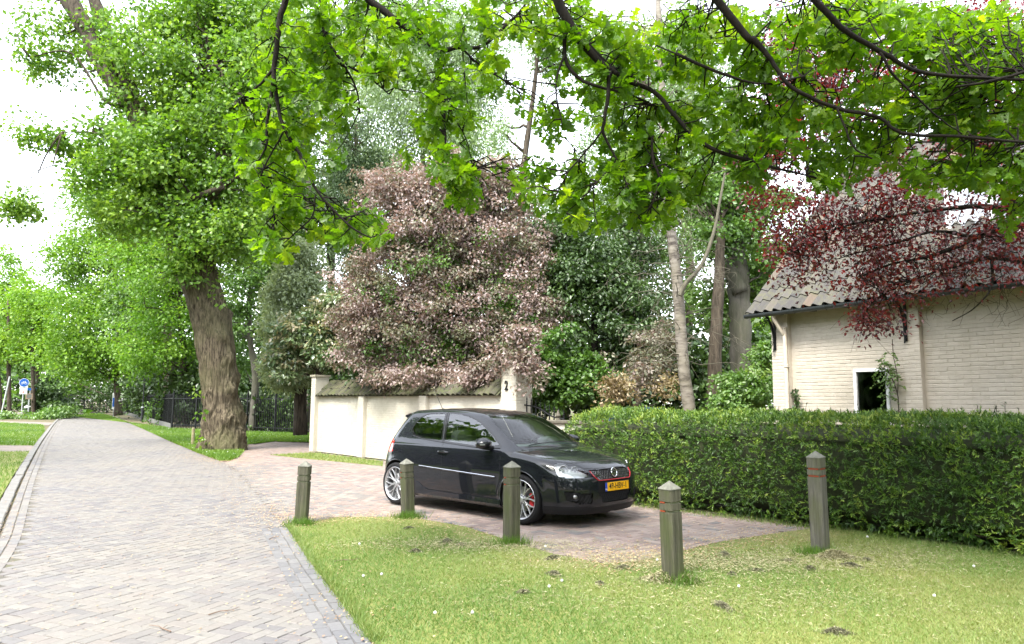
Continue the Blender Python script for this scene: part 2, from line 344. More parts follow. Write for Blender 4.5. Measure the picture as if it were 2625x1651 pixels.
# ---- lawns
LAWN = [(965, 1625)] + [(x + 5, y) for x, y in ROAD_R[1:5]] + DRIVE[1:]
lawn_poly = G2(LAWN) + [(4.35, 9.2), (5.5, 7.9), (6.6, 7.2), (9, 6.0), (10, 1.6), (-.35, 1.6)]
lawn = sheet('lawn', lawn_poly, .004, M_TURF); mark(lawn, 'short mown lawn in front of the hedge', 'lawn', kind='structure')
kz = lambda dx: [(x + dx, y) for x, y in ROAD_L]
ko = [tuple(np.array(p) + np.array([-(q[1] - p[1]), q[0] - p[0]]) / np.hypot(q[0] - p[0], q[1] - p[1]) * .20) for p, q in zip(rl[:-1], rl[1:])]
path_a = [tuple(ground(x, y)[:2]) for x, y in ((78, 1064), (80, 1077))]
vl1 = ko[:5] + [tuple(ground(74, 1078)[:2]), tuple(ground(-60, 1080)[:2]), tuple(ground(-350, 1110)[:2]), (-12, 5)]
vl2 = [tuple(ground(80, 1064)[:2]), ko[5], ko[6], tuple(ground(104, 1016)[:2]), tuple(ground(-10, 1011)[:2]), tuple(ground(-200, 1014)[:2]), tuple(ground(-200, 1066)[:2])]
M_PATH = flat('path_paving', (.19, .155, .135), .85, 0, .25, 3, bumps=.3)
pth = sheet('path', [tuple(ground(x, y)[:2]) for x, y in ((92, 1063), (84, 1079), (-300, 1092), (-300, 1066))], .002, M_PATH); mark(pth, 'narrow brown footpath between the two left verges', 'path', kind='structure')
pth2 = sheet('path', [tuple(ground(x, y)[:2]) for x, y in ((130, 1009), (118, 1016), (-200, 1013), (-200, 1004))], .002, M_PATH); mark(pth2, 'far footpath crossing behind the left verge', 'path', kind='structure')
lv1 = sheet('verge', vl1, .004, M_TURF); mark(lv1, 'near left grass verge beside the kerb', 'verge', kind='structure')
lv2 = sheet('verge', vl2, .004, M_TURF); mark(lv2, 'left grass verge full of daisies between the two footpaths', 'verge', kind='structure')
vr = G2(ROAD_R[7:]) + [tuple(ground(262, 983)[:2]), (-45, 74), (-28, 53), (-18.8, 41.2), (-9.6, 35.7), tuple(ground(744, 1047)[:2]), tuple(ground(650, 1046)[:2]), tuple(ground(588, 1054)[:2]), tuple(ground(576, 1072)[:2]), tuple(ground(566, 1084)[:2]), tuple(ground(546, 1093)[:2]), tuple(ground(524, 1094)[:2])]
lv3 = sheet('verge', vr, .003, M_TURF); mark(lv3, 'green verge between the road and the iron fence, round the big trunk', 'verge', kind='structure')
wg = [tuple(ground(x, y)[:2]) for x, y in ((640, 1078), (742, 1071), (905, 1089), (905, 1101), (800, 1092), (700, 1084))]
lv4 = sheet('verge', wg, .002, M_TURF); mark(lv4, 'thin strip of weeds at the foot of the garden wall', 'verge', kind='structure')
M_GRASS = leafmat('grass_blade', [(0, (.115, .21, .04)), (.3, (.175, .27, .065)), (.6, (.25, .31, .09)), (.8, (.33, .325, .12)), (1, (.40, .38, .21))], .4, .03, .5)
M_GRASSL = leafmat('verge_blade', [(0, (.08, .165, .02)), (.5, (.13, .245, .03)), (1, (.21, .31, .05))], .45, .03, .5)
def blades(P, h, w, lean, tones, name, mat, parent=None, r=rng):
    n = len(P); a = r.random(n) * 6.283; l = r.normal(0, lean, (n, 2)); hh = h * r.uniform(.5, 1.3, n)
    b = np.stack([np.cos(a), np.sin(a), np.zeros(n)], 1) * (w * r.uniform(.7, 1.3, n))[:, None]; tip = P + np.stack([l[:, 0] * hh, l[:, 1] * hh, hh], 1)
    V = np.stack([P - b, P + b, tip], 1).reshape(-1, 3); F = np.arange(3 * n).reshape(-1, 3)
    return link(name, mesh_np(name, V, F, [mat], attrs={'tone': np.repeat(tones, 3)}), parent)
def scatter(poly, n, r=rng, near=None):
    xs = np.array(poly); out = []; c = 0
    while c < n:
        p = r.uniform(xs.min(0), xs.max(0), (n * 2, 2)); p = p[inpoly(p[:, 0], p[:, 1], poly)]
        if near is not None: p = p[r.random(len(p)) < near(p)]
        out.append(p); c += len(p)
    return np.concatenate(out)[:n]
lp = scatter(lawn_poly, 205000, near=lambda p: np.clip((p[:, 1] > 3.2) * (np.abs(p[:, 0] / np.maximum(p[:, 1], .1)) < 1.1) * (6.0 / np.maximum(p[:, 1], 4)) ** 1.1, 0, 1))
ed, _, _ = segdist(lp[:, 0], lp[:, 1], G2(DRIVE[1:])); k = ed > .30 * (.4 + 1.2 * vnoise(lp, 2.2, 5)); k |= rng.random(len(lp)) < .25; lp = lp[k]; ed = ed[k]
tn = np.clip(.36 + 1.6 * (fbm(lp, .55, 3) - .5) + rng.normal(0, .13, len(lp)) + .18 * (ed < .55) - .12 * (lp[:, 0] < .5), 0, 1)
mark(blades(np.c_[lp, np.full(len(lp), .004)], .026, .0028, .75, tn, 'grass', M_GRASS), 'short yellowish mown grass blades of the front lawn', 'grass', kind='stuff')
# longer fringes at the road edge, the posts and the hedge foot
def fringe(edge, n, wd): 
    E_ = catmull(edge, 20); i = rng.integers(0, len(E_) - 1, n); return E_[i] + (E_[i + 1] - E_[i]) * rng.random((n, 1)) + rng.normal(0, wd, (n, 2))
fr = np.concatenate([fringe([(x + .03, y) for x, y in rr[1:5]], 3600, .03), fringe([(1.91, 11.43), (3.77, 9.55), (5.24, 7.74), (6.4, 6.3)], 5000, .10)])
mark(blades(np.c_[fr, np.zeros(len(fr))], .055, .003, .6, rng.random(len(fr)) * .75, 'grass', M_GRASS), 'longer grass fringe along the road edge and the hedge foot', 'grass', kind='stuff')
v1 = scatter(vl1, 26000, near=lambda p: np.clip((9 / np.maximum(p[:, 1], 5)), 0, 1)); v2 = scatter(vl2, 30000); v3 = scatter(vr, 60000, near=lambda p: np.clip((22 / np.maximum(p[:, 1], 10)) ** 1.6, 0, 1))
for nm, q, hh, w_, lb in (('grass', v1, .07, .007, 'lush green grass on the near left verge'), ('grass', v2, .11, .016, 'long grass of the daisy verge at the left'), ('grass', v3, .09, .016, 'bright green grass of the verge along the fence')):
    mark(blades(np.c_[q, np.zeros(len(q))], hh, w_, .5, np.clip(fbm(q, .5, 9) + rng.normal(0, .15, len(q)), 0, 1), nm, M_GRASSL), lb, 'grass', kind='stuff')
q = scatter(wg, 2600); mark(blades(np.c_[q, np.zeros(len(q))], .05, .008, .6, rng.random(len(q)) * .8, 'weeds', M_GRASS), 'sparse weeds at the foot of the cream garden wall', 'weeds', kind='stuff')
# daisies as flecks
M_DAISY = flat('daisy_white', (.8, .8, .76), .6)
def flecks(P, s, mat, name, z=.0):
    n = len(P); a = rng.random((n, 1)) * 6.28 + np.arange(5) * 2 * np.pi / 5; rr_ = s * rng.uniform(.6, 1.2, (n, 1)); V = np.stack([P[:, :1] + np.cos(a) * rr_, P[:, 1:2] + np.sin(a) * rr_, z + rng.random((n, 1)) * .02 + .3 * rr_ * np.sin(a * 1.0 + 1)], 2).reshape(-1, 3)
    return link(name, mesh_np(name, V, np.arange(5 * n).reshape(-1, 5), [mat], attrs={'tone': np.repeat(rng.random(n), 5)}))
mark(flecks(scatter(vl2, 2600), .02, M_DAISY, 'daisies', .10), 'white daisies scattered over the far left verge', 'daisies', kind='stuff')
mark(flecks(scatter(vr, 500), .02, M_DAISY, 'daisies', .08), 'a few daisies on the verge by the fence', 'daisies', kind='stuff')
# fallen petals, leaves and dry bits on the paving
m, nt, o = newmat('litter'); c = ramp(nt, attr(nt), [(0, (.16, .10, .05)), (.4, (.34, .22, .11)), (.7, (.42, .36, .20)), (1, (.30, .14, .09))]); pbsdf(nt, o, c, .8); M_LITTER = m
E_ = np.concatenate([fringe(rr[4:9], 2800, .45), fringe(rr[7:13], 5500, .6), fringe(G2([(640, 1200), (700, 1236), (820, 1222), (960, 1222), (1200, 1278)]), 1800, .22), fringe([rl[2], rl[4], rl[6], rl[7]], 1500, .12), fringe(G2([(500, 1088), (560, 1094), (578, 1066)]), 1400, .35), fringe(G2([(1420, 1320), (1570, 1300), (1850, 1243)]), 1600, .3), fringe(rr[0:5], 160, .2), scatter(drive_poly, 2400), scatter(road_poly, 3200, near=lambda p: np.clip(9 / p[:, 1], 0, 1))])
mark(flecks(E_, .0095, M_LITTER, 'leaf_litter', .006), 'brown fallen bits and petals along the edges of the paving', 'leaf litter', kind='stuff')
# ================================================================== the cream house on the right
def paintmat(name, lo, hi, sc_=7):
    m, nt, o = newmat(name); co = objco(nt); geo = nt.nodes.new('ShaderNodeNewGeometry').outputs['Position']
    v = noise(nt, sc_, 6, .65, geo); w = noise(nt, 1.1, 5, .6, mapped(nt, geo, (1, 1, .35))); c = ramp(nt, v, [(.3, lo), (.7, hi)])
    c = mixc(nt, ramp(nt, w, [(.45, (0, 0, 0)), (.8, (.30, .30, .30))]), c, (lo[0] * .72, lo[1] * .72, lo[2] * .58)); c = mixc(nt, .10, c, ramp(nt, tone(nt), [(0, (.3, .3, .28)), (1, (1, 1, 1))]), 'MULTIPLY')
    pbsdf(nt, o, c, .7, 0, bump(nt, noise(nt, 60, 4, .6, geo), .35, .004)); return m
M_CREAM = paintmat('cream_paint', (.45, .40, .33), (.52, .47, .40))
M_CREAMG = paintmat('cream_garden_wall', (.46, .43, .355), (.53, .50, .425))
M_WHITE = flat('white_paint', (.78, .78, .78), .4); M_IRON = flat('black_iron', (.009, .010, .011), .45, spec=.2); M_ZINC = flat('zinc_gutter', (.055, .065, .07), .4, .4, .2)
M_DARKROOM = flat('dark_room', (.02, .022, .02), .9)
def tilemat(name, stops, moss):
    m, nt, o = newmat(name); geo = nt.nodes.new('ShaderNodeNewGeometry').outputs['Position']; c = ramp(nt, tone(nt), stops); v = noise(nt, 9, 6, .7, geo); w = noise(nt, 1.2, 4, .6, geo)
    f = N(nt, 'ShaderNodeMath', operation='MULTIPLY'); nt.links.new(ramp(nt, v, [(.42, (0, 0, 0)), (.62, (1, 1, 1))]), f.inputs[0]); nt.links.new(ramp(nt, w, [(.35, (.15, .15, .15)), (.65, (.9, .9, .9))]), f.inputs[1])
    c = mixc(nt, f.outputs[0], c, moss); pbsdf(nt, o, c, .85, 0, bump(nt, v, .4, .008)); return m
M_TILE = tilemat('roof_tile', [(0, (.042, .040, .040)), (.5, (.062, .058, .055)), (.8, (.08, .074, .064)), (.93, (.095, .072, .058)), (1, (.11, .075, .055))], (.085, .085, .045))
M_CAP = tilemat('wall_tile', [(0, (.03, .028, .02)), (.6, (.055, .05, .033)), (1, (.085, .073, .048))], (.07, .09, .018))
HC = at(1828, 900, 13.5); HA = math.atan2(-.848, .53)
house = empty('house', (HC[0], HC[1], 0), HA); mark(house, 'cream painted brick house with a mossy pantile roof behind the hedge', 'house')
wl = MB(); WX0, WX1, WZ0, WZ1 = 1.545, 2.165, .95, 2.16; SE = 9.0
wl.box(.0, WX0, 0, .25, 0, 3.25); wl.box(WX1, SE, 0, .25, 0, 3.25); wl.box(WX0, WX1, 0, .25, 0, WZ0); wl.box(WX0, WX1, 0, .25, WZ1, 3.25)
wl.prism([(.0, 0), (6.4, 0), (6.4, 3.25), (3.2, 6.75), (.0, 3.25)], 0, -.001 + .2, lambda a, b, h: (h + .0, a + .25, b))
wl.build('wall', M_CREAM, house)
def bricks_on(parent, x0, x1, z0, z1, y, mat, nobj, name, hole=None, L=.218, Hh=.0615, seed=1, key=None, gap=.007):
    r = np.random.default_rng(seed); ms = []
    def bv(k):
        j = lambda s=.0016: k.uniform(-s, s); a, b = L / 2 - gap * .2, Hh / 2 - gap / 2; d = .0048 + k.uniform(-.0016, .0016); c = .005; V = []
        for yy, i in ((.0, 0), (-d + .004, .0), (-d, c)):
            for sx, sz in ((-1, -1), (1, -1), (1, 1), (-1, 1)): V.append((sx * (a - i) + j(), yy + (j(.0012) if yy else 0), sz * (b - i) + j()))
        return np.array(V)
    BFc = np.array([(8, 9, 10, 11)] + [(p + q, p + (q + 1) % 4, p + 4 + (q + 1) % 4, p + 4 + q) for p in (0, 4) for q in range(4)])
    VS = [bv(r) for _ in range(12)]; ms = [mesh_np('brick', v, [BFc], [mat]) for v in VS]; P = []
    for i, z in enumerate(np.arange(z0 + Hh / 2, z1 - Hh / 2 + .001, Hh)):
        for x in np.arange(x0 + L / 2 - (L / 2 if i % 2 else 0), x1 + L / 2, L):
            w_ = 1.0; xa, xb = max(x - L / 2, x0), min(x + L / 2, x1)
            if xb - xa < .03: continue
            if hole and not (xb <= hole[0] or xa >= hole[1] or z + Hh / 2 < hole[2] or z - Hh / 2 > hole[3]):
                if xa < hole[0] - .03: xb = hole[0]
                elif xb > hole[1] + .03: xa = hole[1]
                else: continue
            P.append(((xa + xb) / 2, z, (xb - xa) / L))
    P = np.array(P); o = np.argsort(-key(P)) if key is not None else np.arange(len(P)); P = P[o]; dz = .004 * (fbm(P[:, :2] * [1, 1], .9, seed) - .5) * 2
    for p, d in zip(P[:nobj], dz[:nobj]): link('brick', ms[r.integers(12)], parent, (p[0], y, p[1] + d), (r.normal(0, .012), r.normal(0, .008), r.normal(0, .008)), (p[2], 1, 1))
    V = []; rest = P[nobj:]
    for p, d in zip(rest, dz[nobj:]): V.append(VS[r.integers(12)] * [p[2], 1, 1] + [p[0], y, p[1] + d])
    if len(rest):
        F = (BFc[None] + 12 * np.arange(len(rest))[:, None, None]).reshape(-1, 4)
        mark(link(name, mesh_np(name, np.concatenate(V), F, [mat], attrs={'tone': np.repeat(r.random(len(rest)), 12)}), parent), kind='stuff')
bricks_on(house, .43, 2.47, .9, 3.2, 0, M_CREAM, 170, 'brickwork', (WX0 - .0, WX1 + .0, WZ0, WZ1 + .03), seed=2, key=lambda P: (P[:, 1] > 1.38) * (P[:, 1] < 2.75) * (1 + P[:, 0]))
bricks_on(house, 2.75, 4.9, .9, 3.2, 0, M_CREAM, 130, 'brickwork', seed=3, key=lambda P: (P[:, 1] > 1.38) * (P[:, 1] < 2.9) * (P[:, 0] < 4.1) * (1 + P[:, 0]))
for a, b in ((.0, .36), (2.47, 2.73)):
    pb = MB().box(a + .004, b - .002, -.095, -.001, 0, 3.2).build('pilaster', M_CREAM, house)
    bricks_on(pb, a, b, .9, 3.1, -.095, M_CREAM, 0, 'pilaster_bricks', seed=int(a * 10) + 5, L=.18)
# soffit board under the gutter
MB().box(-.36, SE, -.30, .0, 3.205, 3.225).build('soffit', M_CREAM, house)
# window
wf = MB(); t = .058
wf.box(WX0 + .004, WX1 - .004, -.022, .05, WZ1 - t, WZ1 - .004); wf.box(WX0 + .004, WX0 + t, -.022, .05, WZ0, WZ1 - t); wf.box(WX1 - t, WX1 - .004, -.022, .05, WZ0, WZ1 - t); wf.box(WX0 - .03, WX1 + .03, -.05, .05, WZ0 - .05, WZ0)
win = wf.build('window', M_WHITE, house, bevel=.004)
MB().box(WX0 + t, WX1 - t, .02, .026, WZ0, WZ1 - t).build('pane', glassmat('window_glass', (.45, .5, .46), .01, .9, .0), win)
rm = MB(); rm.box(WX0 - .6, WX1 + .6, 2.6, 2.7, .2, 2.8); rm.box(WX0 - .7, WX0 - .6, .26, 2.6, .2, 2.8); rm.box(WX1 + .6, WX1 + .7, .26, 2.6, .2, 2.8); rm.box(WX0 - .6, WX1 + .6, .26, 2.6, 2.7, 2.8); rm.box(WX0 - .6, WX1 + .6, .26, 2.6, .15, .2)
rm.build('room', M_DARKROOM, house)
MB().box(WX0 + t, WX0 + t + .05, .06, .10, WZ0, WZ1 - t).build('curtain_edge', flat('curtain', (.25, .22, .18), .9), house)
lsh = MB().prism([(-.28, 0), (-.28, .36), (.02, .50), (.34, .50), (.34, 0)], 0, .3, lambda a, b, h: (WX1 - .2 + a, .35 + h, 1.12 + b)).build('floor_lamp', flat('shade_white', (.6, .6, .58), .7))
lsh.location = house.location; lsh.rotation_euler = house.rotation_euler; mark(lsh, 'pale slanted lamp shade standing inside the house window', 'lamp')
# gutter, downpipe, brackets
gt = MB(); K = 10; Vg = []; Fg = []
for x in (-.36, SE):
    for i in range(K + 1):
        a = math.pi + math.pi * i / K; Vg.append((x, -.36 + .062 * math.cos(a), 3.225 + .068 * math.sin(a)))
    for i in range(K + 1):
        a = 2 * math.pi - math.pi * i / K; Vg.append((x, -.36 + .056 * math.cos(a), 3.225 + .062 * math.sin(a)))
n2 = 2 * K + 2; Fg = [(i, (i + 1) % n2, n2 + (i + 1) % n2, n2 + i) for i in range(n2)] + [tuple(range(n2)), tuple(range(n2, 2 * n2))[::-1]]
gut = gt.add(Vg, Fg).build('gutter', M_ZINC, house, smooth=True)
MB().box(-.36, -.354, -.42, -.30, 3.16, 3.225).build('gutter_end', M_ZINC, gut)
for x in np.arange(.1, 5.2, .62): MB().tube([(x, -.425, 3.235), (x, -.418, 3.19), (x, -.36, 3.150), (x, -.30, 3.19), (x + .22, -.05, 3.195)], .008, 5).build('gutter_strap', M_ZINC, gut)
dpz = [(.245, -.33, 3.17), (.245, -.30, 3.08), (.32, -.17, 2.83), (.335, -.150, 2.74), (.345, -.150, .0)]
dp = MB().tube(catmull(dpz, 5), .036, 14).build('downpipe', flat('pipe_paint', (.55, .48, .39), .5), house, smooth=True)
for z in (2.25, 1.2): MB().lathe([(.037, -.025), (.043, -.02), (.043, .02), (.037, .025)], 14, 'z', (.344, -.150, z)).build('pipe_collar', M_CREAM, dp, smooth=True)
def scroll(cx, cy, cz, r0, turns, sy=1, flip=1, k=26):
    out = []
    for t in np.linspace(0, 1, k): a = turns * 2 * math.pi * t; r = r0 * (1 - .8 * t); out.append((cx, cy + sy * r * math.cos(a), cz + flip * r * math.sin(a)))
    return out
for bx in (.09, 2.53):
    br = empty('eaves_bracket', (bx, 0, 0)); br.parent = house
    MB().bar((0, -.112, 3.17), (0, -.112, 2.55), .045, .02, (0, 1, 0)).build('back_bar', M_IRON, br, bevel=.004); MB().bar((0, -.12, 3.19), (0, -.36, 3.19), .03, .02).build('top_bar', M_IRON, br)
    t = MB(); t.tube([(0, -.36, 3.17), (0, -.29, 3.13), (0, -.20, 3.0), (0, -.15, 2.85), (0, -.135, 2.62), (0, -.16, 2.52)], [.018, .02, .025, .022, .018, .012], 7); t.build('curved_arm', M_IRON, br, smooth=True)
    MB().tube(scroll(0, -.20, 2.66, .05, 1.3), .007, 5).build('scroll', M_IRON, br); MB().tube(scroll(-.02, -.33, 3.10, .05, 1.4, 1, -1), .008, 5).build('scroll', M_IRON, br)
    if bx < 1: MB().tube([(p[1] * 1.0 + .05, -.10, p[2]) for p in scroll(0, -.30, 3.06, .055, 1.5)] , .007, 5).build('scroll', M_IRON, br)
# roof of pantiles
RS = R_(46.5); cs, sn = math.cos(RS), math.sin(RS)
rd_ = MB().add([(-.36, -.31, 3.205), (SE, -.31, 3.205), (SE, 3.2, 3.205 + 3.51 * sn / cs), (-.36, 3.2, 3.205 + 3.51 * sn / cs), (SE, 6.8, 3.205), (-.36, 6.8, 3.205)], [(0, 1, 2, 3), (3, 2, 4, 5)]).build('roof_deck', flat('roof_felt', (.05, .045, .04), .9), house)
def pantile(k):
    r = np.random.default_rng(k); W = .205; L = .37; xs = np.linspace(0, 1, 9); prof = [(x, .030 * math.sin(2 * math.pi * (x - .02)) ** 1 * (1.15 if x < .5 else .75)) for x in xs]; V = []
    for yy, lift in ((0, .022), (L, 0)):
        for x, z in prof: V.append(((x - .5) * W * 1.08, yy, z + lift + .006))
    for x, z in prof: V.append(((x - .5) * W * 1.08, .004, z + .022 - .016))
    F = [(i, i + 1, 10 + i, 9 + i) for i in range(8)] + [(18 + i, 19 + i, i + 1, i) for i in range(8)]
    me = mesh_np('roof_tile', V, [np.array(F)], [M_TILE], True); me.set_sharp_from_angle(angle=R_(50)); return me, np.array(V), np.array(F)
PT = [pantile(k) for k in range(3)]; spots = []
for j in range(14):
    for i in range(26):
        s_ = -.265 + i * .203; d_ = j * .325; spots.append((s_, d_, 0))
spots = np.array(spots); vis = (spots[:, 0] < 4.35) & (spots[:, 1] < 4.6); o_ = np.argsort(~vis * 100 + spots[:, 1] * .8 - spots[:, 0] * .25); spots = spots[o_]; rest = []
def tilepose(s_, d_): y = -.335 + d_ * cs; z = 3.245 + d_ * sn; return Matrix.Translation((s_, y, z)) @ Matrix.Rotation(RS, 4, 'X')
for q, (s_, d_, _) in enumerate(spots):
    M4 = tilepose(s_ + rng.normal(0, .003), d_ + rng.normal(0, .005)) @ Matrix.Rotation(rng.normal(0, .012), 4, 'Y') @ Matrix.Rotation(rng.normal(0, .010), 4, 'Z')
    if q < 300: o = link('roof_tile', PT[q % 3][0], house); o.matrix_local = M4
    else: rest.append(np.array([M4 @ Vector(v) for v in PT[0][1]]))
F = (PT[0][2][None] + 27 * np.arange(len(rest))[:, None, None]).reshape(-1, 4)
mark(link('roof_tiles', mesh_np('roof_tiles', np.concatenate(rest), F, [M_TILE], True, attrs={'tone': np.repeat(rng.random(len(rest)), 27)}), house), kind='stuff')
# dormer
dm = MB(); dm.box(2.74, 4.30, .80, 2.4, 4.02, 5.30); dm.prism([(2.64, 5.30), (4.40, 5.30), (4.40, 5.38), (2.64, 5.38)], .65, 2.7, lambda a, b, h: (a, h, b)); dmo = dm.build('dormer', flat('dormer_lead', (.16, .16, .17), .6), house)
fr_ = MB(); fr_.box(2.78, 4.26, .77, .805, 5.14, 5.24); fr_.box(2.78, 4.26, .77, .805, 4.30, 4.38); fr_.box(2.78, 2.86, .77, .805, 4.38, 5.14); fr_.box(4.18, 4.26, .77, .805, 4.38, 5.14); fr_.box(3.42, 3.54, .77, .805, 4.38, 5.14)
wd = fr_.build('dormer_window', M_WHITE, dmo)
for a, b in ((2.86, 3.42), (3.54, 4.18)): MB().box(a, b, .782, .788, 4.38, 5.14).build('pane', flat('pale_pane', (.50, .54, .60), .12, 0, .2, 3), wd)  # opaque panes in a pale, slightly blue colour
# ================================================================== garden wall with pillar and gate
GW0 = np.array([-6.29, 23.32]); gd = np.array([.66090, -.75047]); GA = math.atan2(gd[1], gd[0]); GL = 9.15
gw = empty('garden_wall', (*GW0, 0), GA); mark(gw, 'long cream painted garden wall capped with mossy tiles behind the car', 'wall')
MB().box(.06, GL, .02, .34, 0, 1.80).build('wall', M_CREAMG, gw)
bricks_on(gw, .30, GL, .0, 1.78, .02, M_CREAMG, 0, 'brickwork', seed=11, gap=.006)
for a, b in ((0, .28), (2.98, 3.28), (6.05, 6.35)):
    p = MB().box(a, b, -.10, .0195 if a else .36, 0, 1.72 if a else 2.34).build('wall_post', M_CREAMG, gw); bricks_on(p, a, b, 0, 1.72 if a else 2.34, -.10, M_CREAMG, 0, 'post_bricks', seed=int(a) + 20, L=.15)
MB().box(-.04, .32, -.14, .40, 2.34, 2.40).build('post_cap', flat('cap_stone', (.28, .26, .20), .9), gw)
def captile(k):
    r = np.random.default_rng(60 + k); V = []; n = 7; xs = np.linspace(-.5, .5, n); pr = [(x * .215, .062 * math.cos(x * math.pi) - .01) for x in xs]
    for yy, sc2 in ((0, 1.04), (.36, .96)):
        for x, z in pr: V.append((x * sc2, yy, z))
    for x, z in pr: V.append((x * 1.04, .002, z - .02))
    F = [(i, i + 1, n + i + 1, n + i) for i in range(n - 1)] + [(2 * n + i, 2 * n + i + 1, i + 1, i) for i in range(n - 1)]
    me = mesh_np('cap_tile', V, [np.array(F)], [M_CAP], True); me.set_sharp_from_angle(angle=R_(50)); return me
CT = [captile(k) for k in range(3)]; TA = R_(40)
for row in (0, 1):
    for i in range(43):
        s_ = .42 + i * .2035; y0 = -.13 + row * .30 * math.cos(TA); z0 = 1.735 + row * .30 * math.sin(TA) + row * .012
        o = link('cap_tile', CT[(i + row) % 3], gw); o.matrix_local = Matrix.Translation((s_ + rng.normal(0, .006), y0 + rng.normal(0, .008), z0 + rng.normal(0, .006))) @ Matrix.Rotation(TA + rng.normal(0, .02), 4, 'X') @ Matrix.Rotation(rng.normal(0, .03), 4, 'Y')
MB().add([(.30, -.10, 1.72), (GL, -.10, 1.72), (GL, .42, 2.155), (.30, .42, 2.155), (GL, .42, 1.7), (.30, .42, 1.7)], [(0, 1, 2, 3), (3, 2, 4, 5), (0, 5, 4, 1)]).build('cap_bed', M_CAP, gw)
MB().tube([(.32, .42, 2.17), (GL, .42, 2.17)], .07, 8).build('ridge_tile', M_CAP, gw, smooth=True)
# pillar
gp = empty('gate_pillar', (*(GW0 + gd * 9.17), 0), GA); mark(gp, 'tall cream gate pillar with a stone cap and the number 2', 'pillar')
MB().box(0, .50, 0.0, .48, 0, 2.42).build('shaft', M_CREAMG, gp)
bricks_on(gp, 0, .50, 0, 2.42, 0, M_CREAMG, 0, 'shaft_bricks', seed=31, L=.25)
sb = empty('side_face', (.50, 0, 0), math.pi / 2); sb.parent = gp; bricks_on(sb, 0, .48, 0, 2.42, 0, M_CREAMG, 0, 'side_bricks', seed=32, L=.24)
M_STONE = flat('weathered_stone', (.09, .08, .06), .9, 0, .35, 8, bumps=.4)
cp_ = MB(); c0x, c0y = .25, .24; Vc = []
for h_, z_ in ((.30, 2.42), (.30, 2.49), (.27, 2.52), (.13, 2.78), (.13, 2.86), (.17, 2.88), (.17, 2.92)): Vc += [(c0x + sx * h_, c0y + sy * h_, z_) for sx, sy in ((-1, -1), (1, -1), (1, 1), (-1, 1))]
cp_.add(Vc, [(0, 3, 2, 1), (24, 25, 26, 27)] + [(4 * i + j, 4 * i + (j + 1) % 4, 4 * i + 4 + (j + 1) % 4, 4 * i + 4 + j) for i in range(6) for j in range(4)]).build('cap', M_STONE, gp)
MB().lathe([(.001, 2.92), (.07, 2.93), (.05, 2.98), (.10, 3.05), (.125, 3.14), (.10, 3.23), (.04, 3.28), (.001, 3.29)], 16, 'z', (c0x, c0y, 0)).build('finial', M_STONE, gp, smooth=True)
link('house_number', text_mesh('house_number', '2', .29, M_IRON, .008, 'CENTER', .006), gp, (.19, -.02, 1.93), (math.pi / 2, 0, 0), (.8, 1, 1))
# iron gate leaf beside the pillar, standing open
ga = empty('iron_gate', (float(gp.location.x + .50 * gd[0] + .10), float(gp.location.y + .50 * gd[1] + .25), 0), GA + .1); mark(ga, 'black wrought iron gate leaf with spear tops beside the numbered pillar', 'gate')
for i in range(10):
    h = 1.72 if i == 0 else 1.60 - .035 * i; w_ = .05 if i == 0 else .022; x = .06 + i * .13
    b = MB().box(x - w_ / 2, x + w_ / 2, -w_ / 2, w_ / 2, .08, h).build('gate_bar', M_IRON, ga); MB().lathe([(w_ * .5, h), (w_ * .9, h + .03), (w_ * .35, h + .05), (w_ * .75, h + .075), (.001, h + .15)], 6, 'z', (x, 0, 0)).build('spear', M_IRON, b)
for z in (.15, .8): MB().box(.04, 1.26, -.014, .014, z, z + .04).build('gate_rail', M_IRON, ga)
MB().tube(catmull([(.06, 0, 1.52), (.5, 0, 1.46), (.9, 0, 1.28), (1.25, 0, 1.22)], 5), .018, 6).build('top_rail', M_IRON, ga)
# low second wall behind the hedge end, with stone coping and little urn
lw_p = at(1338, 985, 14.2); lw = empty('low_wall', (float(lw_p[0]), float(lw_p[1]), 0), GA + math.pi / 2 * 0); mark(lw, 'low cream wall stub with stone coping behind the hedge end', 'wall')
MB().box(-.55, .9, 0, .3, 0, 1.16).build('wall', M_CREAMG, lw); MB().box(-.6, .95, -.05, .35, 1.162, 1.22).build('coping', M_STONE, lw, bevel=.01); MB().lathe([(.001, 1.22), (.05, 1.222), (.03, 1.26), (.055, 1.31), (.03, 1.36), (.012, 1.41), (.001, 1.43)], 10, 'z', (-.40, .14, 0)).build('finial', M_STONE, lw, smooth=True)
# ================================================================== iron fence along the verge
M_FENCE = flat('fence_iron', (.007, .008, .008), .5, 0, .3, spec=.15)
pale_me = MB().box(-.014, .014, -.014, .014, .08, 1.86).lathe([(.016, 1.86), (.02, 1.89), (.001, 1.98)], 4).mesh('pale', M_FENCE); post_me = MB().box(-.035, .035, -.035, .035, 0, 1.98).lathe([(.05, 1.98), (.05, 2.0), (.02, 2.03), (.04, 2.07), (.001, 2.13)], 6).mesh('fence_post', M_FENCE)
def fence(a, b, step, poststep, label, hs=1.0, solid=False):
    a, b = np.array(a, float), np.array(b, float); L = np.linalg.norm(b - a); an = math.atan2(b[1] - a[1], b[0] - a[0]); f = empty('iron_fence', (*a, 0), an); mark(f, label, 'fence', 'black iron fences along the verge')
    for s in np.arange(step / 2, L, step): link('pale', pale_me, f, (s, 0, 0), None, (1, 1, hs))
    for s in np.arange(0, L + .01, poststep): link('fence_post', post_me, f, (s, 0, 0), None, (1, 1, hs))
    for z in (.22, 1.66): MB().box(0, L, -.02, .02, z * hs, z * hs + .045).build('fence_rail', M_FENCE, f)
    return f
f1 = fence((-18.81, 40.79), (-9.55, 35.25), .135, 2.05, 'black iron fence from the corner post past the big trunk to the garden wall')
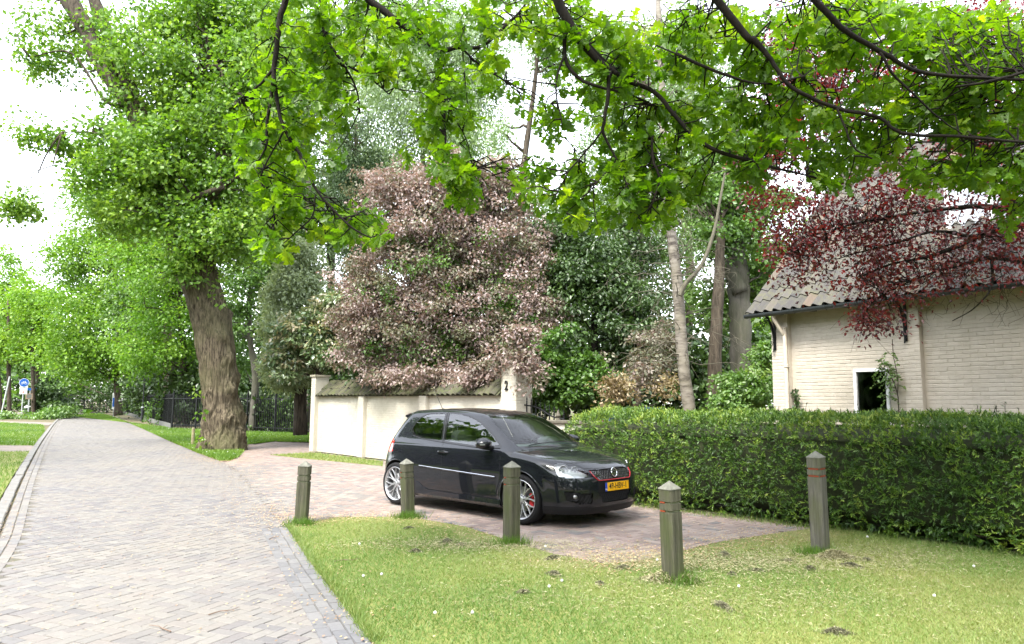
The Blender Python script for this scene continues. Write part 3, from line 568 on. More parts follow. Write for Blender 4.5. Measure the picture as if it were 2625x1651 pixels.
f2 = fence((-46.3, 87.5), (-18.95, 41.0), .30, 2.6, 'black iron fence running back beside the road towards the far gate')
# kick board of the far fence
MB().box(0, 54, -.05, -.03, .02, .30).build('kick_board', flat('kick_board', (.10, .10, .09), .9), f2)
# far gate across the road end
g0, g1 = np.array(at(128, 985, 88)), np.array(at(272, 980, 88)); far = empty('field_gate', (g0[0], g0[1], 0), math.atan2(g1[1] - g0[1], g1[0] - g0[0])); mark(far, 'long black metal gate closing the far end of the road', 'gate'); FL = float(np.linalg.norm((g1 - g0)[:2]))
for z in (.12, .55, 1.0, 1.42): MB().box(0, FL, -.03, .03, z, z + (.09 if z > 1.4 else .05)).build('gate_rail', M_FENCE, far)
for x in np.linspace(0, FL, 9): MB().box(x - .05, x + .05, -.05, .05, 0, 1.75 if x in (0, FL) else 1.5).build('gate_post', M_FENCE, far)
for x in np.arange(.2, FL, .32): MB().box(x - .012, x + .012, -.012, .012, .1, 1.45).build('gate_bar', M_FENCE, far)
# ================================================================== bollards
def woodmat(name, stops, green):
    m, nt, o = newmat(name); co = objco(nt); v = noise(nt, 5, 8, .7, mapped(nt, co, (9, 9, .55))); w = noise(nt, 3.2, 4, .6, mapped(nt, co, (1.5, 1.5, .6))); c = ramp(nt, v, stops)
    c = mixc(nt, ramp(nt, w, [(.40, (0, 0, 0)), (.62, (.75, .75, .75))]), c, green); pbsdf(nt, o, c, .8, 0, bump(nt, v, .5, .006)); return m
M_WOOD = woodmat('bollard_wood', [(.3, (.016, .015, .010)), (.5, (.058, .056, .035)), (.7, (.115, .11, .078))], (.05, .066, .014))
M_WOODG = woodmat('bollard_wood_dry', [(.3, (.026, .024, .02)), (.5, (.085, .081, .066)), (.7, (.15, .143, .118))], (.075, .082, .035))
M_CAPW = flat('bollard_cap_wood', (.14, .14, .115), .85, 0, .3, 22, bumps=.4); M_REFL = flat('red_reflector', (.25, .05, .022), .4); M_GROOVE = flat('cut_groove', (.16, .17, .105), .85, 0, .3, 20)
def bollard(px, py, base_px_w, height, lean, twist, label, mat, stripes):
    p = ground(px, py); b = empty('bollard', (p[0], p[1], -.02)); w = .074
    zt = height - .075; mb = MB(); c = .012
    def ring(h, z): return [(sx * (h if i % 2 == 0 else h - c) if False else 0, 0, z) for i, sx in ()]
    def sq(h, z): return [(h, -h + c, z), (h, h - c, z), (h - c, h, z), (-h + c, h, z), (-h, h - c, z), (-h, -h + c, z), (-h + c, -h, z), (h - c, -h, z)]
    def stack(levels):
        V = []; n = len(levels)
        for h, z in levels: V += sq(h, z)
        F = [tuple(range(8))[::-1], tuple(range(8 * (n - 1), 8 * n))] + [(8 * i + j, 8 * i + (j + 1) % 8, 8 * i + 8 + (j + 1) % 8, 8 * i + 8 + j) for i in range(n - 1) for j in range(8)]; return V, F
    g1, g2 = zt - .115, zt - .19
    body = MB().add(*stack([(w, 0), (w, g2 - .007), (w - .012, g2 - .006), (w - .012, g2 + .012), (w, g2 + .013), (w, g1 - .007), (w - .012, g1 - .006), (w - .012, g1 + .012), (w, g1 + .013), (w, zt)])).build('post', mat, b)
    V = sq(w + .004, zt + .001) + sq(w + .004, zt + .008) + [(0, 0, height)]
    MB().add(V, [tuple(range(8))[::-1]] + [(j, (j + 1) % 8, 8 + (j + 1) % 8, 8 + j) for j in range(8)] + [(8 + j, 8 + (j + 1) % 8, 16) for j in range(8)]).build('cap', M_CAPW, b)
    for z in (g1 + .003, g2 + .003): MB().add(*stack([(w - .0100, z - .0075), (w - .0100, z + .0075)])).build('groove', M_GROOVE, b)
    for fx, x0, x1 in stripes:
        for z in (g1 + .003, g2 + .003):
            m_ = MB().box(x0, x1, -w + .001, -w + .012, z - .006, z + .006).build('reflector', M_REFL, b); m_.rotation_euler = (0, 0, fx)
    b.rotation_euler = (lean[0], lean[1], twist); mark(b, label, 'bollard', 'wooden bollards round the lawn'); return b
H5 = math.pi / 2
bollard(715, 1238, 0, .815, (0, .028), .02, 'dark mossy bollard at the lawn corner, left end of the bollard row', M_WOOD, [])
bollard(966, 1216, 0, .80, (.0, -.055), .62, 'leaning bollard in front of the car rear wheel', M_WOOD, [(-H5, -.055, -.03)])
bollard(1210, 1277, 0, .925, (0, .0), .66, 'bollard in front of the car front wheel', M_WOOD, [(-H5, -.05, -.02)])
bollard(1592, 1362, 0, .895, (0, -.035), .62, 'green stained bollard with a heap of dry clippings at its foot', M_WOOD, [(0 - H5, -.055, .0)])
bollard(1938, 1291, 0, 1.09, (.0, -.030), .72, 'tall grey bollard with red stripes next to the hedge', M_WOODG, [(-H5, -.055, .055), (0, -.055, .05)])
# dry clippings and molehill-like tufts
m, nt, o = newmat('dry_clippings'); c = ramp(nt, attr(nt), [(0, (.13, .12, .05)), (.5, (.24, .22, .11)), (1, (.38, .36, .22))]); pbsdf(nt, o, c, .9); M_CLIP = m
m, nt, o = newmat('dark_clippings'); c = ramp(nt, attr(nt), [(0, (.06, .06, .03)), (.6, (.14, .135, .075)), (1, (.26, .25, .15))]); pbsdf(nt, o, c, .95); M_CLIPD = m
def heap_mesh(name, n, rx, ry, h, mat, seed, bl=.05):
    r = np.random.default_rng(seed); P = r.normal(0, .42, (n, 2)); d = np.hypot(P[:, 0], P[:, 1]); z = h * np.exp(-d ** 2 * 2.2) * r.random(n) ** .5; C = np.c_[P[:, 0] * rx, P[:, 1] * ry, z]
    a = r.random(n) * 6.28; D = np.c_[np.cos(a), np.sin(a), r.normal(0, .35, n)] * (bl * r.uniform(.4, 1, n))[:, None]; W = np.c_[-np.sin(a), np.cos(a), r.normal(0, .5, n)] * .0035
    V = np.stack([C - D / 2 - W, C - D / 2 + W, C + D / 2], 1).reshape(-1, 3); return mesh_np(name, V, np.arange(3 * n).reshape(-1, 3), [mat], attrs={'tone': np.repeat(r.random(n), 3)})
clm = [heap_mesh('clipping_clump', 900, .09, .065, .05, M_CLIPD, 1), heap_mesh('clipping_clump', 1100, .13, .07, .055, M_CLIPD, 2), heap_mesh('clipping_clump', 700, .07, .05, .035, M_CLIPD, 3)]
SPOTS = [(985, 1302, 0, 'dark clump of clippings below the leaning bollard'), (1058, 1278, 1, 'wide flat clump of clippings between the leaning bollard and the one by the front wheel'), (1092, 1285, 2, 'small clump touching the wide flat clump beside the drive edge'), (1308, 1313, 0, 'round dark clump right of the bollard by the front wheel'), (1312, 1352, 1, 'flat clump in the grass just below the round dark clump'), (1474, 1334, 0, 'dark clump left of the heap round the green stained bollard'), (1712, 1300, 1, 'broad clump midway between the two right bollards'), (1788, 1336, 2, 'small clump below and left of the tall grey bollard'), (1913, 1330, 0, 'dark clump just in front of the tall grey bollard'), (2010, 1322, 1, 'wide clump right of the tall grey bollard'), (2045, 1307, 2, 'little clump farthest right, near the hedge foot'), (1708, 1422, 1, 'lone clump in the open lawn below the green stained bollard'), (1978, 1480, 1, 'clump low in the lawn at the bottom right of the picture'), (1730, 1345, 2, 'small clump right of the green stained bollard'), (1860, 1312, 2, 'small clump at the foot of the tall grey bollard on its left'), (968, 1247, 2, 'tiny clump between the leaning bollard and the dark clump below it'), (1420, 1372, 2, 'small clump in the grass left of the clippings heap'), (1240, 1395, 2, 'lone small clump in the middle of the left lawn')]
for i, (x, y, k, lb) in enumerate(SPOTS):
    p = ground(x, y); o = link('clipping_clump', clm[k], None, (p[0], p[1], .004), (0, 0, i * 1.3), (.85 + .1 * (i % 4), .8, .75)); mark(o, lb or 'small dark clump of grass clippings on the lawn', 'clippings', 'clumps of clippings on the lawn')
for x, y, s, lb in ((1585, 1358, 1.0, 'heap of dry clippings round the foot of the green stained bollard'), (1965, 1300, .8, 'low heap of dry clippings right of the tall grey bollard')):
    p = ground(x, y); o = link('clipping_heap', heap_mesh('clipping_heap', 5200, .30 * s, .17 * s, .11 * s, M_CLIP, 9), None, (p[0], p[1] - .05, .0)); mark(o, lb, 'clippings', 'clumps of clippings on the lawn')
sw_ = np.concatenate([rng.normal(0, 1, (9000, 2)) * [.9, .28] + ground(1640, 1318)[:2], rng.normal(0, 1, (5000, 2)) * [.8, .22] + ground(1150, 1285)[:2], rng.normal(0, 1, (5000, 2)) * [.9, .45] + ground(2000, 1300)[:2], rng.normal(0, 1, (4000, 2)) * [1.2, .5] + ground(1700, 1400)[:2]])
sw_ = sw_[(sw_[:, 1] > 4) & inpoly(sw_[:, 0], sw_[:, 1], lawn_poly + []) | (np.abs(sw_[:, 1] - 8) < .9)]; n = len(sw_); a = rng.random(n) * 6.28; D = np.c_[np.cos(a), np.sin(a), rng.normal(0, .2, n)] * (.05 * rng.uniform(.4, 1, n))[:, None]; W = np.c_[-np.sin(a), np.cos(a), rng.normal(0, .4, n)] * .003; C_ = np.c_[sw_, .012 + rng.random(n) * .02]
mark(link('dry_clippings', mesh_np('dry_clippings', np.stack([C_ - D / 2 - W, C_ - D / 2 + W, C_ + D / 2], 1).reshape(-1, 3), np.arange(3 * n).reshape(-1, 3), [M_CLIP], attrs={'tone': np.repeat(rng.random(n), 3)})), 'dry mown clippings spread in swathes over the lawn edge', 'clippings', kind='stuff')
for x, y in ((715, 1242), (966, 1222), (1210, 1281), (1610, 1366), (1925, 1296)):
    p = ground(x, y); k = 420; q = rng.normal(0, .09, (k, 2)) * [1.1, .7] + p[:2]; mark(blades(np.c_[q, np.zeros(k)], .10, .004, .45, rng.random(k) * .5, 'grass', M_GRASSL), 'tuft of longer grass at a bollard foot', 'grass', kind='stuff')
# dandelion clocks
dst = MB().tube([(0, 0, 0), (.004, 0, .05), (.002, .003, .085)], .0022, 4).mesh('stem', flat('dandelion_stem', (.18, .22, .06), .7))
bmh = bmesh.new(); bmesh.ops.create_icosphere(bmh, subdivisions=2, radius=.021); dhd = bpy.data.meshes.new('seed_head'); bmh.to_mesh(dhd); bmh.free(); dhd.materials.append(flat('seed_white', (.5, .5, .47), .9))
for i, (x, y, lb) in enumerate(((1554, 1335, 'touching the clippings heap of the green stained bollard'), (1747, 1398, 'in the open grass right of the green stained bollard'), (1330, 1390, 'below the flat clump in the middle of the lawn, right one of a pair'), (1290, 1305, 'next to the round dark clump by the drive edge'), (1032, 1475, 'low in the lawn, left one of the lowest pair'), (1120, 1473, 'low in the lawn, right one of the lowest pair'), (905, 1380, 'near the road edge of the lawn, right one of a pair'), (862, 1385, 'near the road edge of the lawn, left one of a pair'), (852, 1305, 'at the lawn corner right of the dark mossy bollard'), (1300, 1405, 'below the flat clump in the middle of the lawn, left one of a pair'), (2208, 1415, 'alone in the right part of the lawn'), (2048, 1270, 'close to the hedge foot right of the tall bollard'), (2300, 1340, 'farthest right in the lawn before the hedge'))):
    p = ground(x, y); d = empty('dandelion_clock', (p[0], p[1], 0)); mark(d, ('white dandelion clock ' + lb).replace('the green stained bollard', 'the green bollard').replace(' in the middle of the lawn', ''), 'dandelion', 'dandelion clocks in the lawn'); link('stem', dst, d, None, (0, 0, i)); link('seed_head', dhd, d, (.002, .003, .09), None, (.6, .6, .6))
# twigs lying on the road
for x, y, a in ((795, 1328, .3), (412, 1635 / 1.09, 2.4), (500, 1590 / 1.09, .7), (640, 1278, 1.2)):
    p = ground(x, y); mark(MB().tube([(0, 0, .006), (.09, .02, .012), (.17, .01, .008), (.24, .05, .01)], [.005, .004, .003, .002], 5).tube([(.09, .02, .012), (.13, -.03, .014)], .002, 4).build('twig', flat('twig_bark', (.16, .11, .08), .9), None, (p[0], p[1], .004), (0, 0, a)), {795: 'bent twig on the bluish edge bricks of the road', 412: 'reddish twig on the road bricks at the bottom edge', 500: 'thin twig lying on the grey road bricks', 640: 'small twig near the lawn corner on the road'}[x], 'twig')
# ---- far left street furniture
M_BLUE = flat('sign_blue', (.01, .10, .42), .4, 0, .05); M_GREY = flat('galvanised', (.38, .40, .40), .45, .3)
sg = at(54, 985, 62); sgn = empty('bicycle_sign', (sg[0], sg[1], 0), .70); mark(sgn, 'round blue bicycle path sign with a white plate below on a grey pole', 'road sign')
zc = at(52, 916, 62)[2]; zp = at(52, 933, 62)[2]
MB().lathe([(.04, -.3), (.04, zc + .2)], 10).build('pole', M_GREY, sgn)
MB().lathe([(.001, -.055), (.36, -.055), (.36, -.045), (.001, -.045)], 32, 'y', (0, 0, zc)).build('disc', M_WHITE, sgn); MB().lathe([(.001, -.059), (.335, -.059), (.335, -.056), (.001, -.056)], 32, 'y', (0, 0, zc)).build('disc_face', M_BLUE, sgn)
bk = MB()
for cx in (-.13, .13): bk.lathe([(.088, -.064), (.066, -.064), (.066, -.060), (.088, -.060)], 16, 'y', (cx, 0, zc - .05), close=True)
for a_, b_ in (((-.13, -.05), (-.05, .07)), ((-.05, .07), (.09, .07)), ((-.05, .07), (.0, -.05)), ((.0, -.05), (.09, .07)), ((.13, -.05), (.07, .12)), ((-.13, -.05), (0, -.05)), ((.03, .12), (.10, .12)), ((-.09, .10), (-.02, .10))): bk.bar((a_[0], -.062, zc + a_[1]), (b_[0], -.062, zc + b_[1]), .022, .004, (0, 1, 0))
bk.build('bicycle_symbol', M_WHITE, sgn)
pl_ = MB().box(-.27, .27, -.055, -.045, zp - .36, zp + .36).build('lower_plate', M_WHITE, sgn)
sy = MB(); sy.lathe([(.07, -.060), (.05, -.060)], 12, 'y', (-.08, 0, zp + .16)); sy.lathe([(.07, -.060), (.05, -.060)], 12, 'y', (.10, 0, zp + .16)); sy.bar((-.08, -.058, zp + .16), (.02, -.058, zp + .26), .02, .003, (0, 1, 0)); sy.bar((.02, -.058, zp + .26), (.10, -.058, zp + .16), .02, .003, (0, 1, 0)); sy.build('moped_symbol', flat('sign_black', (.03, .03, .03), .5), pl_)
MB().bar((-.03, -.058, zp - .20), (.06, -.058, zp - .10), .05, .003, (0, 1, 0)).box(-.08, .05, -.060, -.056, zp - .25, zp - .21).build('red_arrow', CMRED if False else flat('sign_red', (.5, .03, .02), .4), pl_)
ss = at(70, 985, 64); s2 = empty('street_name_sign', (ss[0], ss[1], 0), .70); mark(s2, 'small blue street name plate on a post above a framed notice', 'road sign'); zz = at(70, 931, 64)[2]
MB().lathe([(.035, 0), (.035, zz + .1)], 8).build('pole', M_GREY, s2); MB().box(-.45, .45, -.05, -.03, zz - .10, zz + .10).build('name_plate', M_BLUE, s2)
nb = at(71, 948, 63); n_ = empty('notice_board', (nb[0], nb[1], 0), .70); mark(n_, 'brown framed grey notice panel on a thin post beside the bicycle sign', 'notice board'); MB().box(-.24, .24, -.03, .03, nb[2] - .24, nb[2] + .24).build('frame', flat('notice_frame', (.35, .24, .17), .7), n_); MB().box(-.18, .18, -.034, -.031, nb[2] - .18, nb[2] + .18).build('panel', flat('notice_grey', (.16, .16, .15), .7), n_); MB().lathe([(.03, 0), (.03, nb[2] - .24)], 8).build('post', M_GREY, n_)
lb = at(72, 985, 66); b_ = empty('litter_bin', (lb[0], lb[1], .0), .6); zt = at(72, 968, 66)[2]; mark(b_, 'dark litter bin with a white rounded lid by the far footpath', 'litter bin'); MB().lathe([(.001, 0), (.28, 0), (.33, zt - .25), (.001, zt - .25)], 14).build('bin', flat('bin_dark', (.05, .06, .07), .5), b_, smooth=True); MB().lathe([(.42, zt - .25), (.42, zt - .18), (.30, zt - .02), (.001, zt + .04)], 14).build('lid', M_WHITE, b_, smooth=True)
# pale strip of the far road
fs = MB().box(-3.6, 4.0, 0, 1.2, 0, .05); q = at(48, 985, 84); mark(fs.build('far_road', flat('far_asphalt', (.5, .5, .5), .8), None, (q[0], q[1], .0), (0, 0, .7)), 'pale strip of the far cross road', 'road', kind='structure')
# white board by the lime trunk
wb = at(270, 982, 66); w2 = empty('white_board', (wb[0], wb[1], 0), .72); mark(w2, 'narrow white notice board on posts beside the roadside trunk', 'notice board'); z0, z1 = at(268, 975, 66)[2], at(268, 937, 66)[2]
MB().box(-.16, .16, -.02, .02, z0, z1).build('board', M_WHITE, w2); MB().box(-.14, .14, -.024, -.021, z0 + .2, z1 - .45).build('blue_print', M_BLUE, w2); MB().lathe([(.03, -.1), (.03, z0)], 6).build('post', M_GREY, w2)
# lamp posts
def lamp_post(x, yb, dist, h, label):
    p = at(x, yb, dist); l = empty('lamp_post', (p[0], p[1], 0)); mark(l, label, 'lamp post', 'black lamp posts along the road')
    MB().lathe([(.09, 0), (.09, 1.05), (.06, 1.12), (.045, 1.2), (.038, h)], 12).build('pole', M_IRON, l, smooth=True); MB().lathe([(.10, 0), (.13, .10), (.22, .48), (.24, .5), (.10, .62), (.02, .70)], 12, 'z', (0, 0, h)).build('lantern', M_IRON, l, smooth=True); MB().lathe([(.095, 1.02), (.10, 1.03), (.10, 1.08), (.095, 1.1)], 12).build('collar', M_GREY, l)
lamp_post(337, 1003, 55, 4.6, 'nearer black lamp post standing on the fence verge'); lamp_post(273, 990, 74, 4.6, 'farther thin black lamp post at the road end')
# wooden stake
p = ground(457, 1059); st = MB().lathe([(.055, 0), (.055, .60), (.045, .62), (.001, .63)], 10).build('wooden_stake', flat('stake_wood', (.26, .23, .13), .85, 0, .3, 12), None, (p[0], p[1], 0)); mark(st, 'short round wooden stake in the grass beside the big trunk', 'stake')
# leaning tree prop far left
a_, b_ = at(18, 985, 60), at(24, 860, 60); a_ = at(4, 1000, 60); b_ = at(25, 902, 60); mark(MB().tube([(a_[0], a_[1], 0), tuple(b_)], .06, 8).build('tree_prop', M_GREY), 'grey pole leaning against the young trunk at the far left', 'pole')
# ================================================================== plants
def unit(v): return v / (np.linalg.norm(v, axis=-1, keepdims=True) + 1e-9)
T_RHOMB = (np.array([(0, 0, 0), (.30, .45, .07), (0, 1, -.02), (-.30, .45, .07)]), [np.array([(0, 1, 2, 3)])])
T_BROAD = (np.array([(0, 0, 0), (.30, .25, .05), (.34, .6, .06), (0, 1, -.06), (-.34, .6, .06), (-.30, .25, .05)]), [np.array([(0, 1, 2, 3), (0, 3, 4, 5)])])
T_RWIDE = (np.array([(0, 0, 0), (.38, .48, .08), (0, 1, -.03), (-.38, .48, .08)]), [np.array([(0, 1, 2, 3)])])
T_NARROW = (np.array([(0, 0, 0), (.13, .4, .03), (0, 1, -.05), (-.13, .4, .03)]), [np.array([(0, 1, 2, 3)])])
_o = [(0, 0), (.19, .28), (.08, .38), (.36, .60), (.15, .68), (.28, .93), (0, 1.0)]
T_OAK = (np.array([(x, y, .10 * x - .10 * y * y) for x, y in _o] + [(-x, y, .10 * x - .10 * y * y) for x, y in _o[1:-1]]), [np.array([(0, 1, 2, 3, 4, 5, 6), (0, 6, 11, 10, 9, 8, 7)])])
def leaves(C, size, tmpl, r, up=.5, dirs=None, nrm=None, rnd=1.0):
    """leaf blades at points C; dirs = growing direction, up = how much the faces look upwards"""
    n = len(C); tv, tf = tmpl; d = r.normal(0, 1, (n, 3)) * rnd
    if dirs is not None: d = d + dirs
    d = unit(d); b = r.normal(0, 1, (n, 3)); b[:, 2] += up * 3
    if nrm is not None: b = b * .6 + nrm
    nr = unit(b - d * np.sum(b * d, 1, keepdims=True)); s = np.cross(d, nr); sz = (size * r.uniform(.65, 1.25, n))[:, None, None]
    V = C[:, None, :] + sz * (tv[None, :, 0:1] * s[:, None] + tv[None, :, 1:2] * d[:, None] + tv[None, :, 2:3] * nr[:, None])
    k = len(tv); F = [(f[None] + k * np.arange(n)[:, None, None]).reshape(-1, f.shape[1]) for f in tf]
    return V.reshape(-1, 3), F, k
def leaf_object(name, C, size, tmpl, mat, parent, r, tones, stuff=False, **kw):
    V, F, k = leaves(C, size, tmpl, r, **kw); return link(name, mesh_np(name, V, F, [mat], attrs={'tone': np.repeat(tones, k)}), parent)
def barkmat(name, stops, sc_=(14, 14, 2.2), b=.7, moss=None):
    m, nt, o = newmat(name); co = objco(nt); v = noise(nt, 1.0, 9, .68, mapped(nt, co, sc_)); c = ramp(nt, v, stops); w = noise(nt, .9, 5, .6, co)
    if moss: c = mixc(nt, ramp(nt, w, [(.42, (0, 0, 0)), (.68, (.7, .7, .7))]), c, moss)
    pbsdf(nt, o, c, .9, 0, bump(nt, v, b, .03), .2); return m
B_OAK = barkmat('oak_bark', [(.36, (.016, .012, .008)), (.48, (.075, .06, .04)), (.64, (.17, .14, .095))], sc_=(20, 20, 3.2), b=1.0, moss=(.09, .09, .04))
B_BROWN = barkmat('brown_bark', [(.36, (.022, .018, .012)), (.55, (.065, .052, .038)), (.75, (.105, .088, .062))])
B_GREY = barkmat('grey_bark', [(.34, (.035, .033, .027)), (.55, (.085, .078, .066)), (.75, (.13, .12, .10))], (6, 6, 1.2), .5, (.075, .08, .045))
B_DARK = barkmat('dark_twig', [(.3, (.006, .005, .004)), (.7, (.020, .016, .012))])
m, nt, o = newmat('birch_bark'); co = objco(nt); v = noise(nt, 1., 6, .65, mapped(nt, co, (4, 4, 16))); w = noise(nt, 2.4, 4, .6, co); c = ramp(nt, v, [(.36, (.05, .04, .033)), (.48, (.16, .14, .115)), (.72, (.27, .245, .205))]); c = mixc(nt, ramp(nt, w, [(.45, (0, 0, 0)), (.7, (.6, .6, .6))]), c, (.15, .135, .085)); pbsdf(nt, o, c, .85, 0, bump(nt, v, .5, .02)); B_BIRCH = m
L_LIME = leafmat('lime_leaf', [(0, (.075, .18, .014)), (.5, (.135, .28, .025)), (1, (.24, .39, .05))], .55, .03)
L_OAKF = leafmat('big_oak_leaf', [(0, (.085, .19, .018)), (.5, (.15, .29, .03)), (1, (.26, .41, .06))], .55, .04)
L_OVER = leafmat('overhang_oak_leaf', [(0, (.06, .148, .006)), (.5, (.12, .243, .010)), (.85, (.19, .32, .016)), (1, (.26, .37, .025))], .62, .03, .45, (1.2, 1.2, .30), 1.15)
L_BIRCH = leafmat('birch_leaf', [(0, (.11, .19, .07)), (.5, (.20, .30, .13)), (1, (.32, .42, .23))], .45, .06)
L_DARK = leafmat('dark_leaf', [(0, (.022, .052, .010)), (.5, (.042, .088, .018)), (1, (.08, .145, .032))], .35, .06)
L_MID = leafmat('mid_leaf', [(0, (.045, .11, .014)), (.5, (.085, .18, .026)), (1, (.155, .275, .055))], .45, .05)
L_CONI = leafmat('conifer_spray', [(0, (.03, .055, .024)), (.5, (.055, .095, .04)), (1, (.09, .14, .06))], .2, .03)
L_CYP = leafmat('cypress_spray', [(0, (.22, .28, .16)), (.5, (.34, .41, .25)), (1, (.46, .53, .36))], .4, .03)
L_LAUR = leafmat('laurel_leaf', [(0, (.08, .15, .05)), (.4, (.16, .24, .10)), (.65, (.26, .31, .15)), (.82, (.42, .37, .21)), (1, (.50, .43, .27))], .3, .12, .35)
L_PURP = leafmat('purple_leaf', [(0, (.10, .13, .055)), (.22, (.17, .18, .10)), (.42, (.23, .205, .155)), (.62, (.31, .24, .215)), (.82, (.385, .305, .29)), (1, (.47, .40, .385))], .4, .05, .45, (1.0, .75, .6))
L_RED = leafmat('red_maple_leaf', [(0, (.05, .010, .016)), (.4, (.12, .018, .026)), (.7, (.23, .030, .034)), (.86, (.36, .045, .04)), (.94, (.24, .17, .18)), (1, (.36, .30, .32))], .55, .07, .3, (1.3, .35, .35))  # the greyish end stops paint a grey reflection onto some leaves
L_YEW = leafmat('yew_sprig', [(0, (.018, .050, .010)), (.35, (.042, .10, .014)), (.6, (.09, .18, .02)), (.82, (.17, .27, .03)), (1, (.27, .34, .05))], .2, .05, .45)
L_SHRUB = leafmat('light_shrub_leaf', [(0, (.06, .14, .02)), (.5, (.12, .24, .04)), (1, (.24, .36, .09))], .45, .07)
L_TAN = leafmat('tan_leaf', [(0, (.14, .10, .05)), (.5, (.26, .19, .10)), (1, (.38, .31, .18))], .35, .05)
B_DEAD = barkmat('dead_twig', [(.3, (.06, .056, .04)), (.7, (.14, .13, .095))])

def wander(a, b, r, n=7, amp=.12, sag=0.0):
    a, b = np.array(a, float), np.array(b, float); L = np.linalg.norm(b - a); t = np.linspace(0, 1, n)[:, None]; w = np.cumsum(r.normal(0, 1, (n, 3)), 0); w = w - t * w[-1] - (1 - t) * w[0]
    p = a + (b - a) * t + w * amp * L / n; p[:, 2] -= sag * L * (t[:, 0] * (1 - t[:, 0])) * 4; return p
def limb(mb, P, r0, r1, k=6, pw=.8): mb.tube(P, r0 + (r1 - r0) * np.linspace(0, 1, len(P)) ** pw, k)
def px_blob(x, y, dist, rx, ry, n, depth=None):
    c = at(x, y, dist); s = dist / 1713.0; return (c, np.array([rx * s, (depth if depth else rx * s), ry * s]), n)
def tree(name, label, cat, base, trunk, blobs, bark, leaf, lsize, tmpl, per=70, crad=.7, seed=1, group=None, k=8, flat_=.45, up=.5, limbs=60, lr=.05, droop=0.0, crownname='crown', shell=2.2, clump=.5, tvar=.22, tmean=.5, lower=None):
    """trunk: list of (x, y, z, radius) in the world; blobs: (centre, radii, number of leaf clusters)"""
    if tmpl is T_BROAD and base[1] > 19: tmpl = T_RWIDE
    r = np.random.default_rng(seed); root = empty(name, base); mark(root, label, cat, group); B0 = np.array(base, float)
    T = np.array(trunk, float) if len(trunk) else np.zeros((0, 4)); mb = MB(); TC = None
    if len(T):
        TC = catmull(T, 5); mb.tube(TC[:, :3] - B0, TC[:, 3] * (1 + .06 * np.sin(np.arange(len(TC)) * 2.1)), k)
    C = []; 
    for c, rad, n in blobs:
        d = unit(r.normal(0, 1, (n * 3, 3))) * (r.random((n * 3, 1)) ** (1 / shell)); q = c + d * rad
        if clump: keep = fbm(q, clump / max(crad, .2) * .55, seed + 3, 2) > .43; q = q[keep] if keep.sum() >= n * .5 else q
        C.append(q[:n])
    C = np.concatenate(C)
    if lower is not None: C = C[C[:, 2] > lower]
    if TC is not None and limbs:
        for i in r.permutation(len(C))[:limbs]:
            c = C[i]; cand = TC[(TC[:, 2] < c[2] + .3)];
            if not len(cand): cand = TC
            hd = np.linalg.norm(cand[:, :3] - c, axis=1) + .6 * np.abs(cand[:, 2] - (c[2] - .5 * np.hypot(*(cand[:, :2] - c[:2]).T))); a = cand[np.argmin(hd)]
            limb(mb, wander(a[:3], c, r, 8, .35, -.05) - B0, min(lr, a[3] * .7), lr * .12, 5)
    if mb.v: mb.build('trunk', bark, root, smooth='all')
    m_ = len(C) * per; ci = np.repeat(np.arange(len(C)), per); rr_ = crad * r.uniform(.7, 1.3, len(C)); off = unit(r.normal(0, 1, (m_, 3))) * (r.random((m_, 1)) ** .5); off[:, 2] *= flat_
    P = C[ci] + off * rr_[ci][:, None]; P[:, 2] -= droop * np.abs(r.normal(0, 1, m_)) * rr_[ci]
    dirs = off * 1.0 + np.array([0, 0, -.5 - droop]); tn = np.clip(tmean + r.normal(0, tvar * .75, len(C))[ci] + r.normal(0, tvar * .6, m_), .01, .99)
    cr = leaf_object(crownname, P - B0, lsize, tmpl, leaf, root, r, tn, up=up, dirs=dirs, rnd=.7); return root, C
def gpt(x, y): p = ground(x, y); return (float(p[0]), float(p[1]), 0.0)
def trunk_px(pts, dist):
    """(x, y, width) in photo pixels at a distance -> trunk nodes"""
    return [(*at(x, y, dist + dd), w * dist / 1713.0 / 2) for x, y, w, dd in [(*p, 0)[:4] if len(p) == 3 else p for p in pts]]
# ---------------------------------------------------------------- hedge
HF = catmull([(.80, 12.75), (1.93, 11.41), (3.79, 9.53), (5.26, 7.72), (6.7, 5.9), (8.6, 3.6)], 14); hd_ = np.concatenate([[0], np.cumsum(np.linalg.norm(np.diff(HF, axis=0), axis=1))])
hedge = empty('yew_hedge', (float(HF[20][0]), float(HF[20][1]), 0)); HB = np.array(hedge.location); mark(hedge, 'long clipped yew hedge along the driveway and the lawn', 'hedge')
def hedge_section(u, s):
    """u 0..1 round the section: front foot, front, top, back"""
    p = np.stack([np.interp(s, hd_, HF[:, k]) for k in (0, 1)], -1); q = np.stack([np.interp(s + .2, hd_, HF[:, k]) for k in (0, 1)], -1); t = unit(q - p); nn = np.stack([-t[:, 1], t[:, 0]], -1)   # into the garden
    prof = np.array([(.18, 0), (.03, .14), (-.02, .55), (.02, 1.0), (.07, 1.20), (.22, 1.315), (.55, 1.37), (1.0, 1.41), (1.25, 1.36), (1.32, 1.1), (1.32, .0)]); L = np.concatenate([[0], np.cumsum(np.linalg.norm(np.diff(prof, axis=0), axis=1))]); L /= L[-1]
    d = np.interp(u, L, prof[:, 0]); z = np.interp(u, L, prof[:, 1]); d2 = np.interp(u + .02, L, prof[:, 0]); z2 = np.interp(u + .02, L, prof[:, 1]); nx, nz = -(z2 - z), (d2 - d); l = np.hypot(nx, nz) + 1e-9
    taper = np.clip(s / .5, 0, 1) ** .4; z = z * (.86 + .14 * taper)
    return np.c_[p + nn * d[:, None], z], np.c_[nn * (nx / l)[:, None], nz / l]
